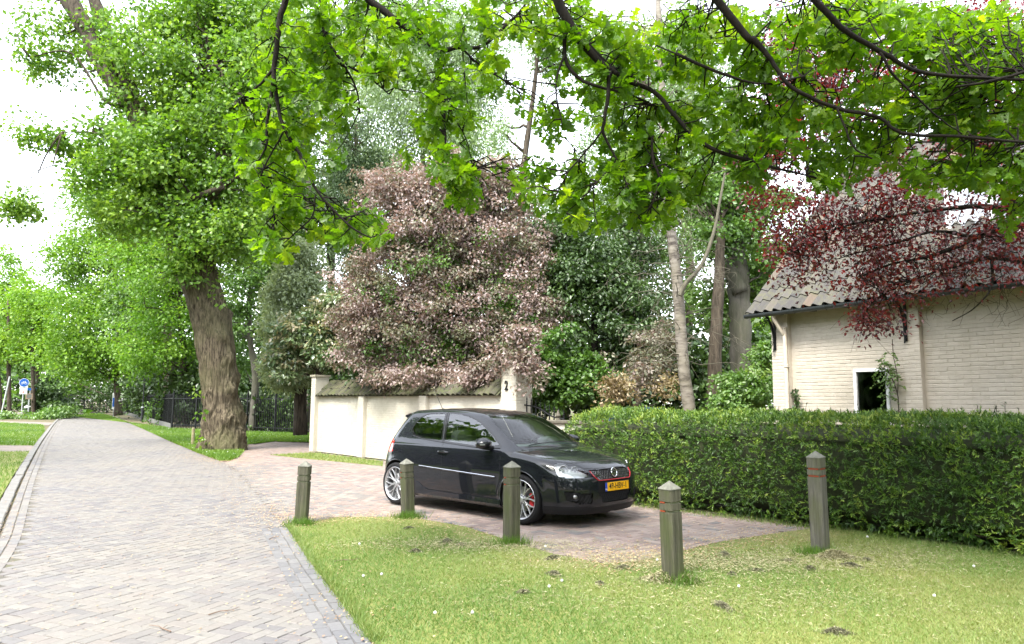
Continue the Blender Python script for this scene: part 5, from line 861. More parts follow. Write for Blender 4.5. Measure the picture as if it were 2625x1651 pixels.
bgt('wood_tree', 'dark leafy tree standing close behind the purple tree', 1080, 27, [(1080, 1000, 24), (1080, 700, 18), (1080, 480, 9)], [px_blob(1060, 640, 27, 190, 170, 150, 1.8), px_blob(900, 760, 27, 110, 130, 60, 1.4), px_blob(1230, 700, 27, 80, 150, 60, 1.4)], B_BROWN, L_MID, .15, 95, .75, 85, .35, fl=.8)
bgt('wood_tree', 'tall green tree behind the pale birch trunk and the beech', 1620, 38, [(1620, 1000, 24), (1620, 500, 18), (1620, 200, 9)], [px_blob(1600, 200, 38, 130, 200, 90, 3), px_blob(1690, 420, 38, 90, 170, 70, 3), px_blob(1450, 150, 38, 90, 120, 50, 3)], B_BROWN, L_BIRCH, .18, 100, 1.0, 86, .35, fl=.8)
# dark undergrowth that reads as one mass
r = np.random.default_rng(90); C = []
for c, rad, n in [px_blob(1500, 860, 30, 420, 130, 380, 2.0), px_blob(1000, 860, 33, 330, 140, 300, 2.0), px_blob(660, 985, 38.5, 120, 60, 130, .6), px_blob(480, 930, 46, 110, 75, 130, 1.2), px_blob(400, 930, 58, 110, 70, 120, 2), px_blob(330, 930, 82, 120, 60, 110, 2), px_blob(200, 935, 98, 110, 55, 120, 2), px_blob(40, 945, 100, 110, 50, 110, 2), px_blob(640, 900, 44, 90, 120, 120, 1.5)]: C.append(c + unit(r.normal(0, 1, (n, 3))) * r.random((n, 1)) ** .4 * rad)
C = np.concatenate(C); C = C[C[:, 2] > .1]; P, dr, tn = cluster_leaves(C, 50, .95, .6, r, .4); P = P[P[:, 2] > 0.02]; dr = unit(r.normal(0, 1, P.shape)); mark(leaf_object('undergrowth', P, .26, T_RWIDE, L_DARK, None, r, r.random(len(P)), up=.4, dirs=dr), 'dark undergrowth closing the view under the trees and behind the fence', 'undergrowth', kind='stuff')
r = np.random.default_rng(91); fw = []
for i in range(420): an = r.uniform(-1.0, .95); d = r.uniform(95, 150); fw.append((math.sin(an) * d, math.cos(an) * d, r.uniform(0, 1) ** 1.2 * (7 if an < -.62 else 11)))
P, dr, tn = cluster_leaves(np.array(fw), 46, 3.0, .7, r, .45); mark(leaf_object('far_wood', P, .9, T_RWIDE, L_MID, None, r, tn, up=.4, dirs=dr), 'far off wood behind everything', 'wood', kind='stuff')
# unseen trees behind the viewer, added and shaped for reflections in paint and glass
r = np.random.default_rng(92); fw = []
for i in range(2300):
    an = r.uniform(1.25, 5.0); an = an if i < 900 else r.uniform(4.25, 5.38); d = r.uniform(14, 26) if i < 700 else r.uniform(20, 34); q = vnoise(np.array([[an * 9, 3.3]]), 1., 44)[0]; fw.append((math.sin(an) * d, math.cos(an) * d, .6 + (4.5 + 12 * q) * (d / 24) * r.uniform(0, 1) ** 1.05))
P, dr, tn = cluster_leaves(np.array(fw), 36, 1.7, .7, r, .45); P = P[P[:, 2] > .05]; mark(leaf_object('reflected_wood', P, .72, T_RWIDE, L_MID, None, r, r.random(len(P)), up=.4, dirs=unit(r.normal(0, 1, P.shape))), 'unseen leafy wood behind the viewer, added for reflections in paint and glass', 'wood', kind='stuff')
# ivy in the fence
def ivy(pts, n, s, label, seed, mat=None):
    r = np.random.default_rng(seed); P = np.array(pts); i = r.integers(0, len(P), n); Q = P[i] + r.normal(0, 1, (n, 3)) * [.22, .22, .2]; Q = Q[Q[:, 2] > .03]; b = np.array([P[0][0], P[0][1], 0]); e = empty('ivy', b); mark(e, label, 'ivy'); leaf_object('leaves', Q - b, s, T_BROAD, mat or L_MID, e, r, r.random(len(Q)), up=.2); return e
ivy([at(x, y, 37.6) for x in range(628, 738, 12) for y in range(950, 1024, 14) if (x * 7 + y) % 5 < 3], 1100, .13, 'leafy creeper growing through the fence beside the garden wall', 3)
ivy([at(x, y, 47) for x, y in ((385, 960), (380, 985), (388, 1000), (400, 950), (378, 1005), (395, 975))] , 420, .15, 'creeper hanging on the fence left of the corner post', 4)
ivy([at(x, y, 52) for x, y in ((352, 985), (350, 1000), (358, 970))], 220, .15, 'small creeper at the fence foot by the lamp post', 5)
# ================================================================== oak branches hanging in from above, red maple, wall plants
r = np.random.default_rng(123)
ob = at(2500, -150, 2.5); ob = np.array([4.2, 1.2, 0.0]); ovt = empty('overhanging_oak', tuple(ob)); mark(ovt, 'oak with bright backlit leaves whose branches hang across the top of the picture', 'tree')
BR = [  # (x, y, width px, distance)
 [(705, -120, 26, 6.2), (672, -30, 24, 6.2), (652, 30, 20, 6.2), (640, 100, 17, 6.2), (634, 170, 15, 6.2), (640, 230, 12, 6.2), (655, 300, 10, 6.2), (690, 365, 9, 6.2), (715, 410, 8, 6.1), (738, 460, 7, 6.1), (775, 505, 6, 6.1), (830, 555, 5, 6.1), (885, 578, 3, 6.1)],
 [(636, 190, 10, 6.2), (622, 280, 9, 6.2), (615, 350, 6, 6.2), (598, 385, 4, 6.2)], [(634, 175, 9, 6.2), (600, 210, 6, 6.3), (560, 235, 4, 6.4)], [(738, 465, 5, 6.1), (730, 520, 4, 6.1), (690, 560, 3, 6.1), (650, 600, 2, 6.1)],
 [(735, -80, 14, 6.4), (745, 0, 12, 6.4), (758, 90, 10, 6.4), (795, 150, 8, 6.4), (870, 195, 5, 6.4), (910, 228, 3, 6.4)], [(793, 150, 6, 6.4), (826, 210, 5, 6.4), (835, 265, 3, 6.4)], [(660, 320, 5, 6.2), (610, 420, 4, 6.3), (635, 480, 3, 6.3), (640, 560, 2, 6.3)],
 [(790, -80, 30, 6.6), (860, 0, 26, 6.6), (930, 50, 22, 6.6), (990, 95, 19, 6.6), (1025, 120, 17, 6.6), (1070, 108, 13, 6.6), (1130, 105, 10, 6.6), (1190, 50, 8, 6.6), (1240, -10, 6, 6.6)], [(1025, 120, 9, 6.6), (1037, 250, 7, 6.6), (1040, 330, 6, 6.6), (1050, 390, 5, 6.5), (1085, 450, 3, 6.5)], [(1070, 110, 6, 6.6), (1120, 150, 5, 6.6), (1180, 190, 3, 6.6)], [(1037, 240, 4, 6.6), (1090, 330, 3, 6.6), (1110, 400, 2, 6.6)],
 [(1265, -120, 40, 6.0), (1302, 0, 36, 6.0), (1340, 70, 31, 6.0), (1390, 130, 24, 6.0), (1420, 155, 20, 6.0), (1442, 170, 13, 6.0)], [(1425, 165, 12, 6.0), (1420, 240, 11, 6.0), (1412, 300, 9, 6.0), (1425, 340, 7, 6.0), (1445, 380, 5, 6.0), (1470, 440, 3, 6.0)], [(1322, 60, 13, 6.0), (1320, 130, 11, 6.0), (1345, 180, 10, 6.0), (1400, 205, 8, 6.0), (1480, 225, 6, 6.1), (1540, 250, 4, 6.2)], [(1320, 130, 7, 6.0), (1300, 200, 5, 6.0), (1320, 300, 3, 6.0)], [(1412, 300, 6, 6.0), (1370, 350, 5, 6.0), (1330, 400, 4, 6.0), (1290, 480, 2, 6.0)], [(1445, 375, 4, 6.0), (1390, 440, 3, 6.0), (1330, 500, 2, 6.0)],
 [(1350, 85, 16, 6.0), (1450, 180, 14, 6.1), (1530, 215, 13, 6.1), (1580, 265, 13, 6.1), (1640, 325, 12, 6.1), (1700, 358, 11, 6.1), (1790, 380, 9, 6.1), (1900, 405, 5, 6.1)], [(1530, 290, 8, 6.1), (1533, 370, 7, 6.1), (1550, 420, 6, 6.1), (1530, 480, 4, 6.1), (1500, 510, 2, 6.1)],
 [(1650, -40, 30, 5.8), (1740, 75, 24, 5.8), (1762, 90, 22, 5.8), (1800, 130, 14, 5.8), (1850, 195, 12, 5.8), (1960, 240, 11, 5.8), (2060, 260, 10, 5.8), (2110, 295, 10, 5.8), (2250, 305, 8, 5.8), (2420, 320, 7, 5.8), (2600, 318, 6, 5.8), (2780, 330, 4, 5.8)], [(1870, -60, 26, 5.6), (1915, 0, 22, 5.6), (1975, 60, 18, 5.6), (2060, 110, 15, 5.6), (2150, 148, 12, 5.6), (2280, 160, 9, 5.6), (2430, 165, 8, 5.6), (2600, 190, 6, 5.6), (2790, 210, 4, 5.6)], [(2060, 110, 8, 5.6), (2090, 160, 7, 5.6), (2180, 240, 5, 5.6), (2260, 300, 3, 5.6)], [(1580, 120, 9, 5.9), (1700, 170, 8, 5.9), (1790, 190, 5, 5.9), (1880, 170, 3, 5.9)], [(1960, 245, 6, 5.8), (2000, 330, 5, 5.8), (2040, 360, 3, 5.8)], [(2240, 190, 6, 5.6), (2330, 170, 8, 5.6), (2420, 140, 9, 5.6)],
]
mb = MB(); nodes = []
for B in BR:
    T = np.array([(*at(x, y, d), (w if w < 9 else 9 + (w - 9) * .72) * d / 1713 / 2 * .92) for x, y, w, d in B]); C_ = catmull(T, 5); C_[:, :3] += np.cumsum(r.normal(0, .0035, (len(C_), 3)), 0); mb.tube(C_[:, :3] - ob, np.maximum(C_[:, 3], .003), 7); nodes.append(C_[:, :3])
# the trunk and boughs outside the picture that carry them
tk = np.array([(4.2, 1.2, -.1, .42), (4.15, 1.3, 1.5, .36), (4.0, 1.5, 3.2, .32), (3.7, 1.8, 5.0, .28), (3.3, 2.2, 7.0, .2), (3.0, 2.6, 9.0, .1)])
mt = MB(); mt.tube(tk[:, :3] - ob, tk[:, 3], 16)
for B in BR:
    if B[0][1] < 0 and B[0][2] >= 12: e = at(*B[0][:2], B[0][3]); limb(mb, catmull([tk[3, :3], (tk[3, :3] + e) / 2 + [0, .2, .9], e], 6) - ob, .12, B[0][2] * B[0][3] / 1713 / 2, 8)
mt.build('trunk', B_OAK, ovt, smooth='all'); nodes = np.concatenate(nodes)
ELL = [(700, 110, 110, 120, 34), (720, 300, 120, 120, 44), (790, 190, 80, 130, 22), (640, 430, 60, 120, 24), (700, 500, 80, 60, 20), (830, 540, 80, 40, 26), (640, 590, 50, 26, 14), (590, 300, 50, 120, 14), (800, 60, 80, 60, 16),
 (950, 130, 90, 90, 30), (1000, 60, 120, 60, 20), (1040, 280, 80, 90, 34), (1060, 390, 50, 50, 18), (1085, 465, 42, 34, 14), (965, 370, 20, 20, 3), (1150, 130, 60, 90, 14), (1190, 30, 90, 50, 16),
 (1330, 90, 130, 90, 36), (1280, 240, 80, 90, 14), (1300, 440, 80, 60, 30), (1380, 500, 60, 40, 16), (1430, 260, 70, 90, 22), (1500, 420, 80, 70, 30), (1540, 490, 60, 40, 20), (1490, 130, 110, 110, 34), (1560, 320, 70, 90, 22), (1600, 420, 50, 40, 14), (1440, 380, 60, 50, 14),
 (1680, 120, 110, 110, 44), (1720, 290, 120, 80, 40), (1850, 120, 120, 110, 44), (1900, 300, 130, 60, 28), (2040, 60, 130, 70, 56), (2120, 230, 140, 70, 46), (2260, 80, 160, 90, 95), (2290, 240, 130, 80, 60), (2330, 380, 80, 50, 22), (2200, 400, 90, 35, 16), (1960, 390, 70, 34, 18), (2060, 340, 60, 40, 14), (2380, 470, 40, 60, 8), (1780, 400, 60, 30, 8), (2530, 160, 130, 170, 60), (2720, 220, 120, 170, 44), (2540, 400, 90, 60, 14)]
tips = []
for x, y, rx, ry, n in ELL:
    for _ in range(int(n * (1.15 if x > 1600 else .95))):
        a = r.random() * 6.283; q = math.sqrt(r.random()); tips.append(at(x + rx * q * math.cos(a), y + ry * q * math.sin(a), r.uniform(5.9, 7.5)))
for _ in range(120): tips.append(np.array([r.uniform(-3.5, 4.5), r.uniform(2.2, 5.0), r.uniform(5.4, 6.8)]))      # the canopy goes on overhead
tips = np.array(tips); LP = []; LD = []; LT = []
tw = MB()
for t in tips:
    dd = np.linalg.norm(nodes - t, axis=1) + .35 * np.maximum(t[2] - nodes[:, 2], 0); j = np.argmin(dd + r.uniform(0, .12, len(dd))); a = nodes[j]; L = np.linalg.norm(t - a)
    if L > .9: a = t + (a - t) * (.75 / L); L = .75
    P = wander(a, t, r, 5, .45, -.06); tw.tube(P - ob, [.008, .0065, .005, .004, .003], 4, False); ax = unit(P[-1] - P[-2]); tone_ = np.clip(.46 + r.normal(0, .27), .03, .97)
    for e, n in ((P[-1], 7), (P[-2] * .5 + P[-1] * .5, 4), (P[-2], 4), (P[1] * .4 + P[2] * .6, 2)):
        an = r.random() * 6.28
        for q in range(n):
            u_ = unit(np.cross(ax, [.3, .2, 1.])); v_ = np.cross(ax, u_); g_ = an + q * 6.283 / n; d = ax * r.uniform(.1, .9) + (u_ * math.cos(g_) + v_ * math.sin(g_)) * 1.0 + [0, 0, -.22]; LP.append(e + unit(d) * .012); LD.append(unit(d)); LT.append(np.clip(tone_ + r.normal(0, .13), .01, .99))
mb.build('branches', B_DARK, ovt, smooth='all'); tw.build('twigs', B_DARK, ovt)
LP = np.array(LP); LD = np.array(LD); LT = np.array(LT); V, F, kk = leaves(LP, .100, T_OAK, r, up=.5, dirs=LD * 4, rnd=.55)
n = len(LP); V = V.reshape(n, kk, 3)
# the 300 leaves that show largest are parts of their own, the rest one mass
yv = V[:, :, 1].mean(1); xv = V[:, :, 0].mean(1); zv = V[:, :, 2].mean(1); inside = (np.abs(xv / yv) < .66) & ((zv - 1.55) / yv < .55) & ((zv - 1.55) / yv > .02); size = np.linalg.norm(V[:, 6] - V[:, 0], axis=1) / yv; size[~inside] = 0; order = np.argsort(-size); top = order[:300]; rest = order[300:]
for i in top:
    c = V[i, 0]; me = mesh_np('leaf', V[i] - c, [np.array(f) for f in T_OAK[1]], [L_OVER], attrs={'tone': np.full(kk, LT[i])}); link('leaf', me, ovt, tuple(c - ob))
F = [(f[None] + kk * np.arange(len(rest))[:, None, None]).reshape(-1, f.shape[1]) for f in T_OAK[1]]
mark(link('foliage', mesh_np('foliage', V[rest].reshape(-1, 3) - ob, F, [L_OVER], attrs={'tone': np.repeat(LT[rest], kk)}), ovt), kind='stuff')
# ---------------------------------------------------------------- red maple in front of the house
r = np.random.default_rng(321); mbase = np.array([7.2, 10.0, 0.]); mp = empty('red_maple', tuple(mbase)); mark(mp, 'dark red leaved maple hanging its twigs over the house roof', 'tree'); mb = MB(); nodes = []
MBR = [[(2520, 700, 40, 9.2), (2460, 560, 34, 9.0), (2400, 480, 28, 8.9), (2340, 420, 22, 8.8), (2290, 330, 16, 8.8), (2220, 240, 10, 8.8)], [(2420, 520, 20, 8.9), (2350, 515, 16, 8.7), (2260, 560, 12, 8.5), (2180, 590, 9, 8.4), (2090, 610, 6, 8.3), (2020, 640, 4, 8.2)], [(2400, 480, 18, 8.9), (2300, 470, 13, 8.7), (2200, 480, 9, 8.6), (2080, 500, 6, 8.5), (1960, 530, 4, 8.4), (1880, 590, 3, 8.4)], [(2410, 600, 16, 9.0), (2330, 590, 12, 8.8), (2250, 610, 8, 8.7), (2160, 640, 5, 8.6), (2060, 690, 3, 8.5), (2030, 740, 2, 8.5)], [(2290, 330, 12, 8.8), (2180, 260, 9, 8.8), (2060, 200, 7, 8.8), (1940, 140, 5, 8.8), (1840, 90, 3, 8.8)], [(2340, 420, 12, 8.8), (2220, 380, 9, 8.7), (2080, 360, 7, 8.7), (1930, 360, 5, 8.7), (1760, 370, 3, 8.7)], [(2330, 590, 8, 8.8), (2330, 660, 5, 8.7), (2290, 710, 3, 8.6), (2240, 740, 2, 8.6)], [(2400, 480, 12, 8.9), (2310, 540, 10, 8.6), (2200, 530, 7, 8.4), (2100, 560, 5, 8.3), (1990, 590, 3, 8.3)]]
for B in MBR: T = np.array([(*at(x, y, d), w * d / 1713 / 2) for x, y, w, d in B]); C_ = catmull(T, 5); mb.tube(C_[:, :3] - mbase, C_[:, 3], 6); nodes.append(C_[:, :3])
e = at(2520, 700, 9.2); mb.tube(catmull([mbase * 0, (e - mbase) * .1 + [0, 0, .7], (e - mbase) * [.35, .35, .55], (e - mbase) * [.7, .7, .82], e - mbase], 5), np.linspace(.20, .105, 21), 12); nodes = np.concatenate(nodes); C = []
for x, y, rx, ry, n in ((1950, 560, 130, 90, 66), (2060, 470, 150, 90, 60), (1840, 480, 60, 90, 18), (1850, 200, 70, 170, 50), (2330, 140, 100, 160, 110), (2250, 480, 160, 110, 44), (2160, 110, 140, 120, 80), (1890, 110, 90, 90, 80), (1910, 250, 100, 90, 70), (2030, 180, 110, 100, 64), (1770, 400, 45, 70, 20), (2060, 690, 40, 60, 22), (2150, 610, 110, 50, 34), (2300, 600, 110, 60, 18), (2330, 330, 90, 110, 40), (2170, 330, 130, 80, 40), (1880, 620, 30, 30, 6), (2030, 745, 14, 22, 7), (2100, 752, 30, 12, 2), (2370, 520, 60, 60, 22), (2240, 660, 120, 30, 6)):
    for _ in range(n): a = r.random() * 6.283; q = math.sqrt(r.random()) * 1.15; C.append(at(x + rx * q * math.cos(a), y + ry * q * math.sin(a), r.uniform(8.0, 9.2) if y > 380 else r.uniform(8.3, 9.6)))
C = np.array(C); bare = []
for t in C:
    j = np.argmin(np.linalg.norm(nodes - t, axis=1)); P = wander(nodes[j], t, r, 6, .5, .02) - mbase; limb(mb, P, .008, .002, 4); bare.append(P[-1])
    for _ in range(2): e2 = P[-2] + r.normal(0, .16, 3) + [0, 0, -.08]; limb(mb, wander(P[r.integers(2, 6)], e2, r, 4, .5), .003, .0012, 3)
for _ in range(230):    # bare hanging twigs under the roof edge
    s0 = at(r.uniform(1980, 2420), r.uniform(430, 700), r.uniform(8.2, 9.0)) - mbase; limb(mb, wander(s0, s0 + [r.normal(0, .2), r.normal(0, .15), -r.uniform(.1, .45)], r, 6, .7), .0035, .0012, 3)
mb.build('branches', B_DARK, mp); P, dr, tn = cluster_leaves(C, 30, .27, .8, r, .42, .28, .25); leaf_object('foliage', P - mbase, .056, T_RHOMB, L_RED, mp, r, tn, up=.25, dirs=dr)
# ---------------------------------------------------------------- wisteria, ivy and bulbs at the house
HM = Matrix.Translation((HC[0], HC[1], 0)) @ Matrix.Rotation(HA, 4, 'Z'); hw = lambda x, y, z: np.array(HM @ Vector((x, y, z)))
wb_ = hw(2.36, -.14, 0); wt = empty('wisteria', tuple(wb_)); mark(wt, 'young climbing plant with feathery leaves on the wall right of the house window', 'climber'); mb = MB()
stem = [(2.36, -.12, 0), (2.36, -.12, 1.5), (2.34, -.10, 1.72), (2.31, -.10, 1.85), (2.25, -.09, 2.0), (2.18, -.08, 2.12)]; st2 = [(2.34, -.10, 1.72), (2.36, -.10, 1.95), (2.33, -.09, 2.15), (2.30, -.09, 2.35), (2.29, -.08, 2.6)]
for S in (stem, st2): mb.tube(catmull([hw(*q) for q in S], 5) - wb_, .009 if S is stem else .006, 6)
LPt = []; LDt = []; r = np.random.default_rng(5)
for c, n in (((2.22, -.14, 2.18), 8), ((2.14, -.12, 2.12), 5), ((2.33, -.14, 2.10), 7), ((2.30, -.14, 1.92), 5), ((2.16, -.14, 1.92), 3), ((2.22, -.14, 1.68), 4), ((2.42, -.14, 2.03), 2), ((2.27, -.12, 2.38), 2), ((2.18, -.14, 2.24), 5)):
    for _ in range(n):
        a = hw(*(np.array(c) + r.normal(0, .03, 3))); d = np.array(HM.to_3x3() @ Vector((r.normal(0, .8), -.3, r.normal(.0, .4)))); d = unit(d); P = [a + d * t * .16 + np.array([0, 0, -.10 * t * t]) for t in np.linspace(0, 1, 6)]; mb.tube(np.array(P) - wb_, .0025, 3)
        for q in range(1, 6):
            for s_ in (-1, 1): LPt.append(P[q]); LDt.append(unit(np.cross(d, [0, 0, 1]) * s_ + d * .4 + [0, 0, -.4]))
mb.build('stem', B_BROWN, wt); LPt = np.array(LPt); leaf_object('leaves', LPt - wb_, .055, T_RHOMB, L_SHRUB, wt, r, r.random(len(LPt)) * .8, up=.3, dirs=np.array(LDt) * 3, rnd=.5)
ib = hw(.42, -.10, 0); iv = empty('ivy', tuple(ib)); mark(iv, 'dark ivy strand climbing beside the house downpipe', 'ivy'); Q = np.array([hw(.44 + r.normal(0, .035) + .03 * math.sin(z * 9), -.06 - abs(r.normal(0, .03)), z) for z in r.uniform(1.0, 1.85, 190)]); leaf_object('leaves', Q - ib, .06, T_BROAD, L_DARK, iv, r, r.random(len(Q)), up=0); MB().tube(np.array([hw(.42, -.03, 0), hw(.45, -.03, .9), hw(.43, -.03, 1.85)]) - ib, .012, 5).build('stem', B_BROWN, iv)
for x, n, s_ in ((.62, 7, .24), (1.02, 5, .20), (1.14, 4, .20)):
    b_ = hw(x, -.25, 1.22); e = empty('garden_plant', (b_[0], b_[1], 0)); mark(e, {7: 'broad green leaf tuft showing over the hedge below the house wall', 5: 'pointed leaf tuft over the hedge left of the house window', 4: 'single dark leaf pair over the hedge close to the house window'}[n], 'plant'); d = unit(r.normal(0, .45, (n, 3)) + [0, 0, 1]); V, F, kk = leaves(np.repeat([[0, 0, 1.28]], n, 0), s_, T_RHOMB, r, up=0, dirs=d * 4, rnd=.5); link('leaves', mesh_np('leaves', V, F, [L_SHRUB], attrs={'tone': np.repeat(r.random(n) * .8, kk)}), e); MB().tube([(0, 0, 0), (0, 0, 1.3)], .012, 5).build('stem', L_MID, e)
# ================================================================== the black hatchback
CAR_POS, CAR_YAW = (0.715, 10.191), -0.754
_pl = lambda pts: (np.array([p[0] for p in pts]), np.array([p[1] for p in pts]))
def _hermite(pts):
    """monotone cubic through the points"""
    x, y = _pl(pts); d = np.diff(y) / np.diff(x); m = np.zeros(len(x)); m[0] = d[0]; m[-1] = d[-1]
    for i in range(1, len(x) - 1): m[i] = 0 if d[i - 1] * d[i] <= 0 else 2 * d[i - 1] * d[i] / (d[i - 1] + d[i])
    gx = np.linspace(x[0], x[-1], 1200); i = np.clip(np.searchsorted(x, gx, side='right') - 1, 0, len(x) - 2); h = x[i + 1] - x[i]; t = (gx - x[i]) / h
    gy = y[i] * (2 * t ** 3 - 3 * t ** 2 + 1) + m[i] * h * (t ** 3 - 2 * t ** 2 + t) + y[i + 1] * (-2 * t ** 3 + 3 * t ** 2) + m[i + 1] * h * (t ** 3 - t ** 2)
    return lambda q: np.interp(q, gx, gy)
_hood = _hermite([(-1.2, .965), (-.45, .972), (-.2, .960), (.1, .932), (.4, .885), (.62, .826), (.76, .770), (.85, .720), (.95, .64), (1.1, .5)])
_roof = _hermite([(-3.6, 1.27), (-3.1, 1.365), (-2.6, 1.425), (-2.2, 1.452), (-1.8, 1.466), (-1.45, 1.458), (-1.05, 1.424), (-.80, 1.360), (-.44, 1.180), (-.03, .950), (.25, .76), (.6, .42), (1.2, .05)])
_rear = _hermite([(.05, -3.06), (.2, -3.17), (.35, -3.25), (.5, -3.28), (.68, -3.25), (.85, -3.18), (1.0, -3.095), (1.2, -2.92), (1.38, -2.75), (1.6, -2.5)])
_front = _hermite([(.05, .70), (.16, .81), (.24, .865), (.35, .885), (.46, .887), (.56, .877), (.64, .855), (.70, .825), (.76, .775), (.82, .70), (1.0, .40), (1.6, -.5)])
_side = _hermite([(.05, .76), (.16, .80), (.24, .838), (.36, .860), (.5, .873), (.62, .878), (.74, .872), (.84, .862), (.905, .848), (.945, .812), (1.0, .772), (1.1, .728), (1.25, .660), (1.38, .592), (1.47, .53), (1.6, .43)])
_plan = _hermite([(-3.5, .865), (-3.2, .915), (-2.9, .952), (-2.4, .985), (-1.6, 1.0), (-.5, 1.0), (.1, .992), (.4, .97), (.7, .93), (1.0, .87)])
def _smax(a, b, k):
    h = np.maximum(k - np.abs(a - b), 0) / k; return np.maximum(a, b) + h * h * k / 4
def car_f(x, y, z):
    ya = np.abs(y)
    S = _side(z) * _plan(x)
    for wx in (0.0, -2.578):
        r = np.hypot(x - wx, z - .318); S = S + .016 * np.exp(-((r - .37) / .055) ** 2) * (z < .85)
    # the flank is pinched a little under the waist line
    hood = _hood(x + .22 * y * y) - .03 * y * y - .05 * ya ** 4
    rx = x + .26 * y * y
    roof = _roof(rx) - .055 * y * y
    T = np.maximum(hood, roof)
    F = _front(z) - .05 * y * y - 0.70 * ya ** 4
    Rr = _rear(z) + .22 * y * y + .45 * ya ** 4
    sl = np.where(roof > hood, np.where(rx > -.92, .86, 1.0), .97)
    f = _smax(ya - S, (z - T) * sl, .085)
    f = _smax(f, (x - F) * .9, .09)
    return _smax(f, (Rr - x) * .93, .11)
def car_grad(p, e=2e-3):
    g = np.stack([car_f(*(p + d).T) - car_f(*(p - d).T) for d in np.eye(3) * e], 1) / (2 * e); return g
def car_project(p, it=4):
    for _ in range(it):
        v = car_f(*p.T); g = car_grad(p); p = p - g * (v / (np.sum(g * g, 1) + 1e-6))[:, None]
    return p
def car_solve(axis, lo, hi, a, b):
    """surface coordinate along an axis for pairs of the two others (bisection from outside)"""
    a = np.atleast_1d(np.asarray(a, float)); b = np.atleast_1d(np.asarray(b, float)); L = np.full(a.shape, float(lo)); H_ = np.full(a.shape, float(hi))
    def ev(t):
        q = [None] * 3; o = [i for i in range(3) if i != axis]; q[axis] = t; q[o[0]] = a; q[o[1]] = b; return car_f(*q)
    for _ in range(34):
        m = (L + H_) / 2; ins = ev(m) < 0; L = np.where(ins, m, L); H_ = np.where(ins, H_, m)
    return (L + H_) / 2
side_y = lambda x, z: car_solve(1, 0, 1.2, x, z)
front_x = lambda y, z: car_solve(0, -.2, 1.3, y, z)
top_z = lambda x, y: car_solve(2, .6, 1.8, x, y)
rear_x = lambda y, z: -car_solve(0, -1, 1, y, z) if False else np.array([-3.3])
# CUT
def car_mats():
    M = {}
    m, nt, o = newmat('black_paint'); fl = noise(nt, 900, 2, .5, objco(nt)); c = ramp(nt, fl, [(.35, (.004, .005, .007)), (.7, (.012, .013, .017))])
    sp = noise(nt, 60, 6, .7, objco(nt)); r = ramp(nt, sp, [(.5, (.16, .16, .16)), (.75, (.30, .30, .30))])
    pbsdf(nt, o, c, .35, 0, None, .05, Coat_Weight=1.0, Coat_Roughness=.02, Coat_IOR=1.5); M['paint'] = m
    M['plastic'] = flat('black_plastic', (.010, .010, .011), .45, spec=.2); M['rubber'] = flat('tyre_rubber', (.010, .010, .011), .7, spec=.2, bumps=.2, nscale=60)
    M['gloss'] = flat('gloss_black_trim', (.008, .008, .009), .12); M['dark'] = flat('dark_gap', (.004, .004, .004), .9)
    M['glass'] = glassmat('car_glass', (.72, .80, .76), .008, 2.6, .0); M['lens'] = glassmat('clear_lens', (.93, .95, .96))
    M['chrome'] = flat('chrome', (.75, .76, .78), .12, 1.0, .05); M['silver'] = flat('alloy_silver', (.40, .41, .43), .28, .7, .06); M['reflect'] = flat('lamp_silver', (.60, .61, .63), .3, .25, .05)
    M['red'] = flat('red_trim', (.45, .015, .02), .3); M['tail'] = flat('red_lamp', (.55, .012, .012), .12, Coat_Weight=1.0)
    M['cloth'] = flat('seat_cloth', (.03, .032, .036), .85); M['dash'] = flat('dashboard', (.10, .12, .12), .6); M['trim'] = flat('interior_trim', (.16, .19, .18), .7)
    M['yellow'] = flat('plate_yellow', (.80, .42, .01), .4, 0, .03); M['blue'] = flat('plate_blue', (.02, .06, .42), .4); M['ink'] = flat('plate_ink', (.01, .01, .012), .5); M['white'] = flat('plate_white', (.8, .8, .8), .5)
    M['steel'] = flat('brake_steel', (.30, .30, .30), .35, .9)
    return M
CM = car_mats()
WIN_R = [(-2.40, 1.15), (-2.36, 1.25), (-2.28, 1.33), (-2.13, 1.375), (-1.78, 1.392), (-1.665, 1.0), (-2.08, 1.03), (-2.31, 1.07)]
WIN_F = [(-1.69, 1.392), (-1.45, 1.383), (-1.21, 1.34), (-.98, 1.27), (-.77, 1.17), (-.60, 1.07), (-.47, .985), (-.81, .955), (-1.57, .995)]
WIN_T = [(-2.43, 1.14), (-2.39, 1.255), (-2.30, 1.348), (-2.13, 1.392), (-1.7, 1.410), (-1.43, 1.400), (-1.19, 1.357), (-.955, 1.285), (-.74, 1.185), (-.56, 1.075), (-.39, .955), (-.81, .938), (-1.6, .978), (-2.1, 1.010), (-2.34, 1.05)]
WSH = [(-.90, .552), (-.77, .598), (-.63, .632), (-.49, .655), (-.36, .674), (-.225, .672), (-.15, .5), (-.10, .28), (-.085, 0), (-.085, -.001), (-.87, -.001), (-.87, 0), (-.87, .28)]
BON = [(-.25, .672), (.05, .650), (.20, .655), (.32, .678), (.44, .690), (.52, .630), (.66, .520), (.73, .475), (.77, .34), (.79, .1), (.79, -.001), (-.085, -.001), (-.10, .28), (-.15, .5)]
HEAD = [(.198, .775), (.156, .797), (.106, .800), (.05, .782), (.014, .757), (-.035, .76), (-.09, .75), (-.134, .73), (-.205, .70), (-.233, .665), (-.22, .632), (-.085, .624), (.042, .624), (.156, .64), (.184, .69)]
GRI = [(-.43, .712), (.43, .712), (.40, .64), (.345, .588), (-.345, .588), (-.40, .64)]
MID = [(-.345, .588), (.345, .588), (.36, .44), (-.36, .44)]
LOW = [(-.35, .44), (.35, .44), (.275, .305), (-.275, .305)]
FOG = [(.45, .43), (.45, .31), (.62, .31), (.735, .35), (.755, .47), (.60, .44)]
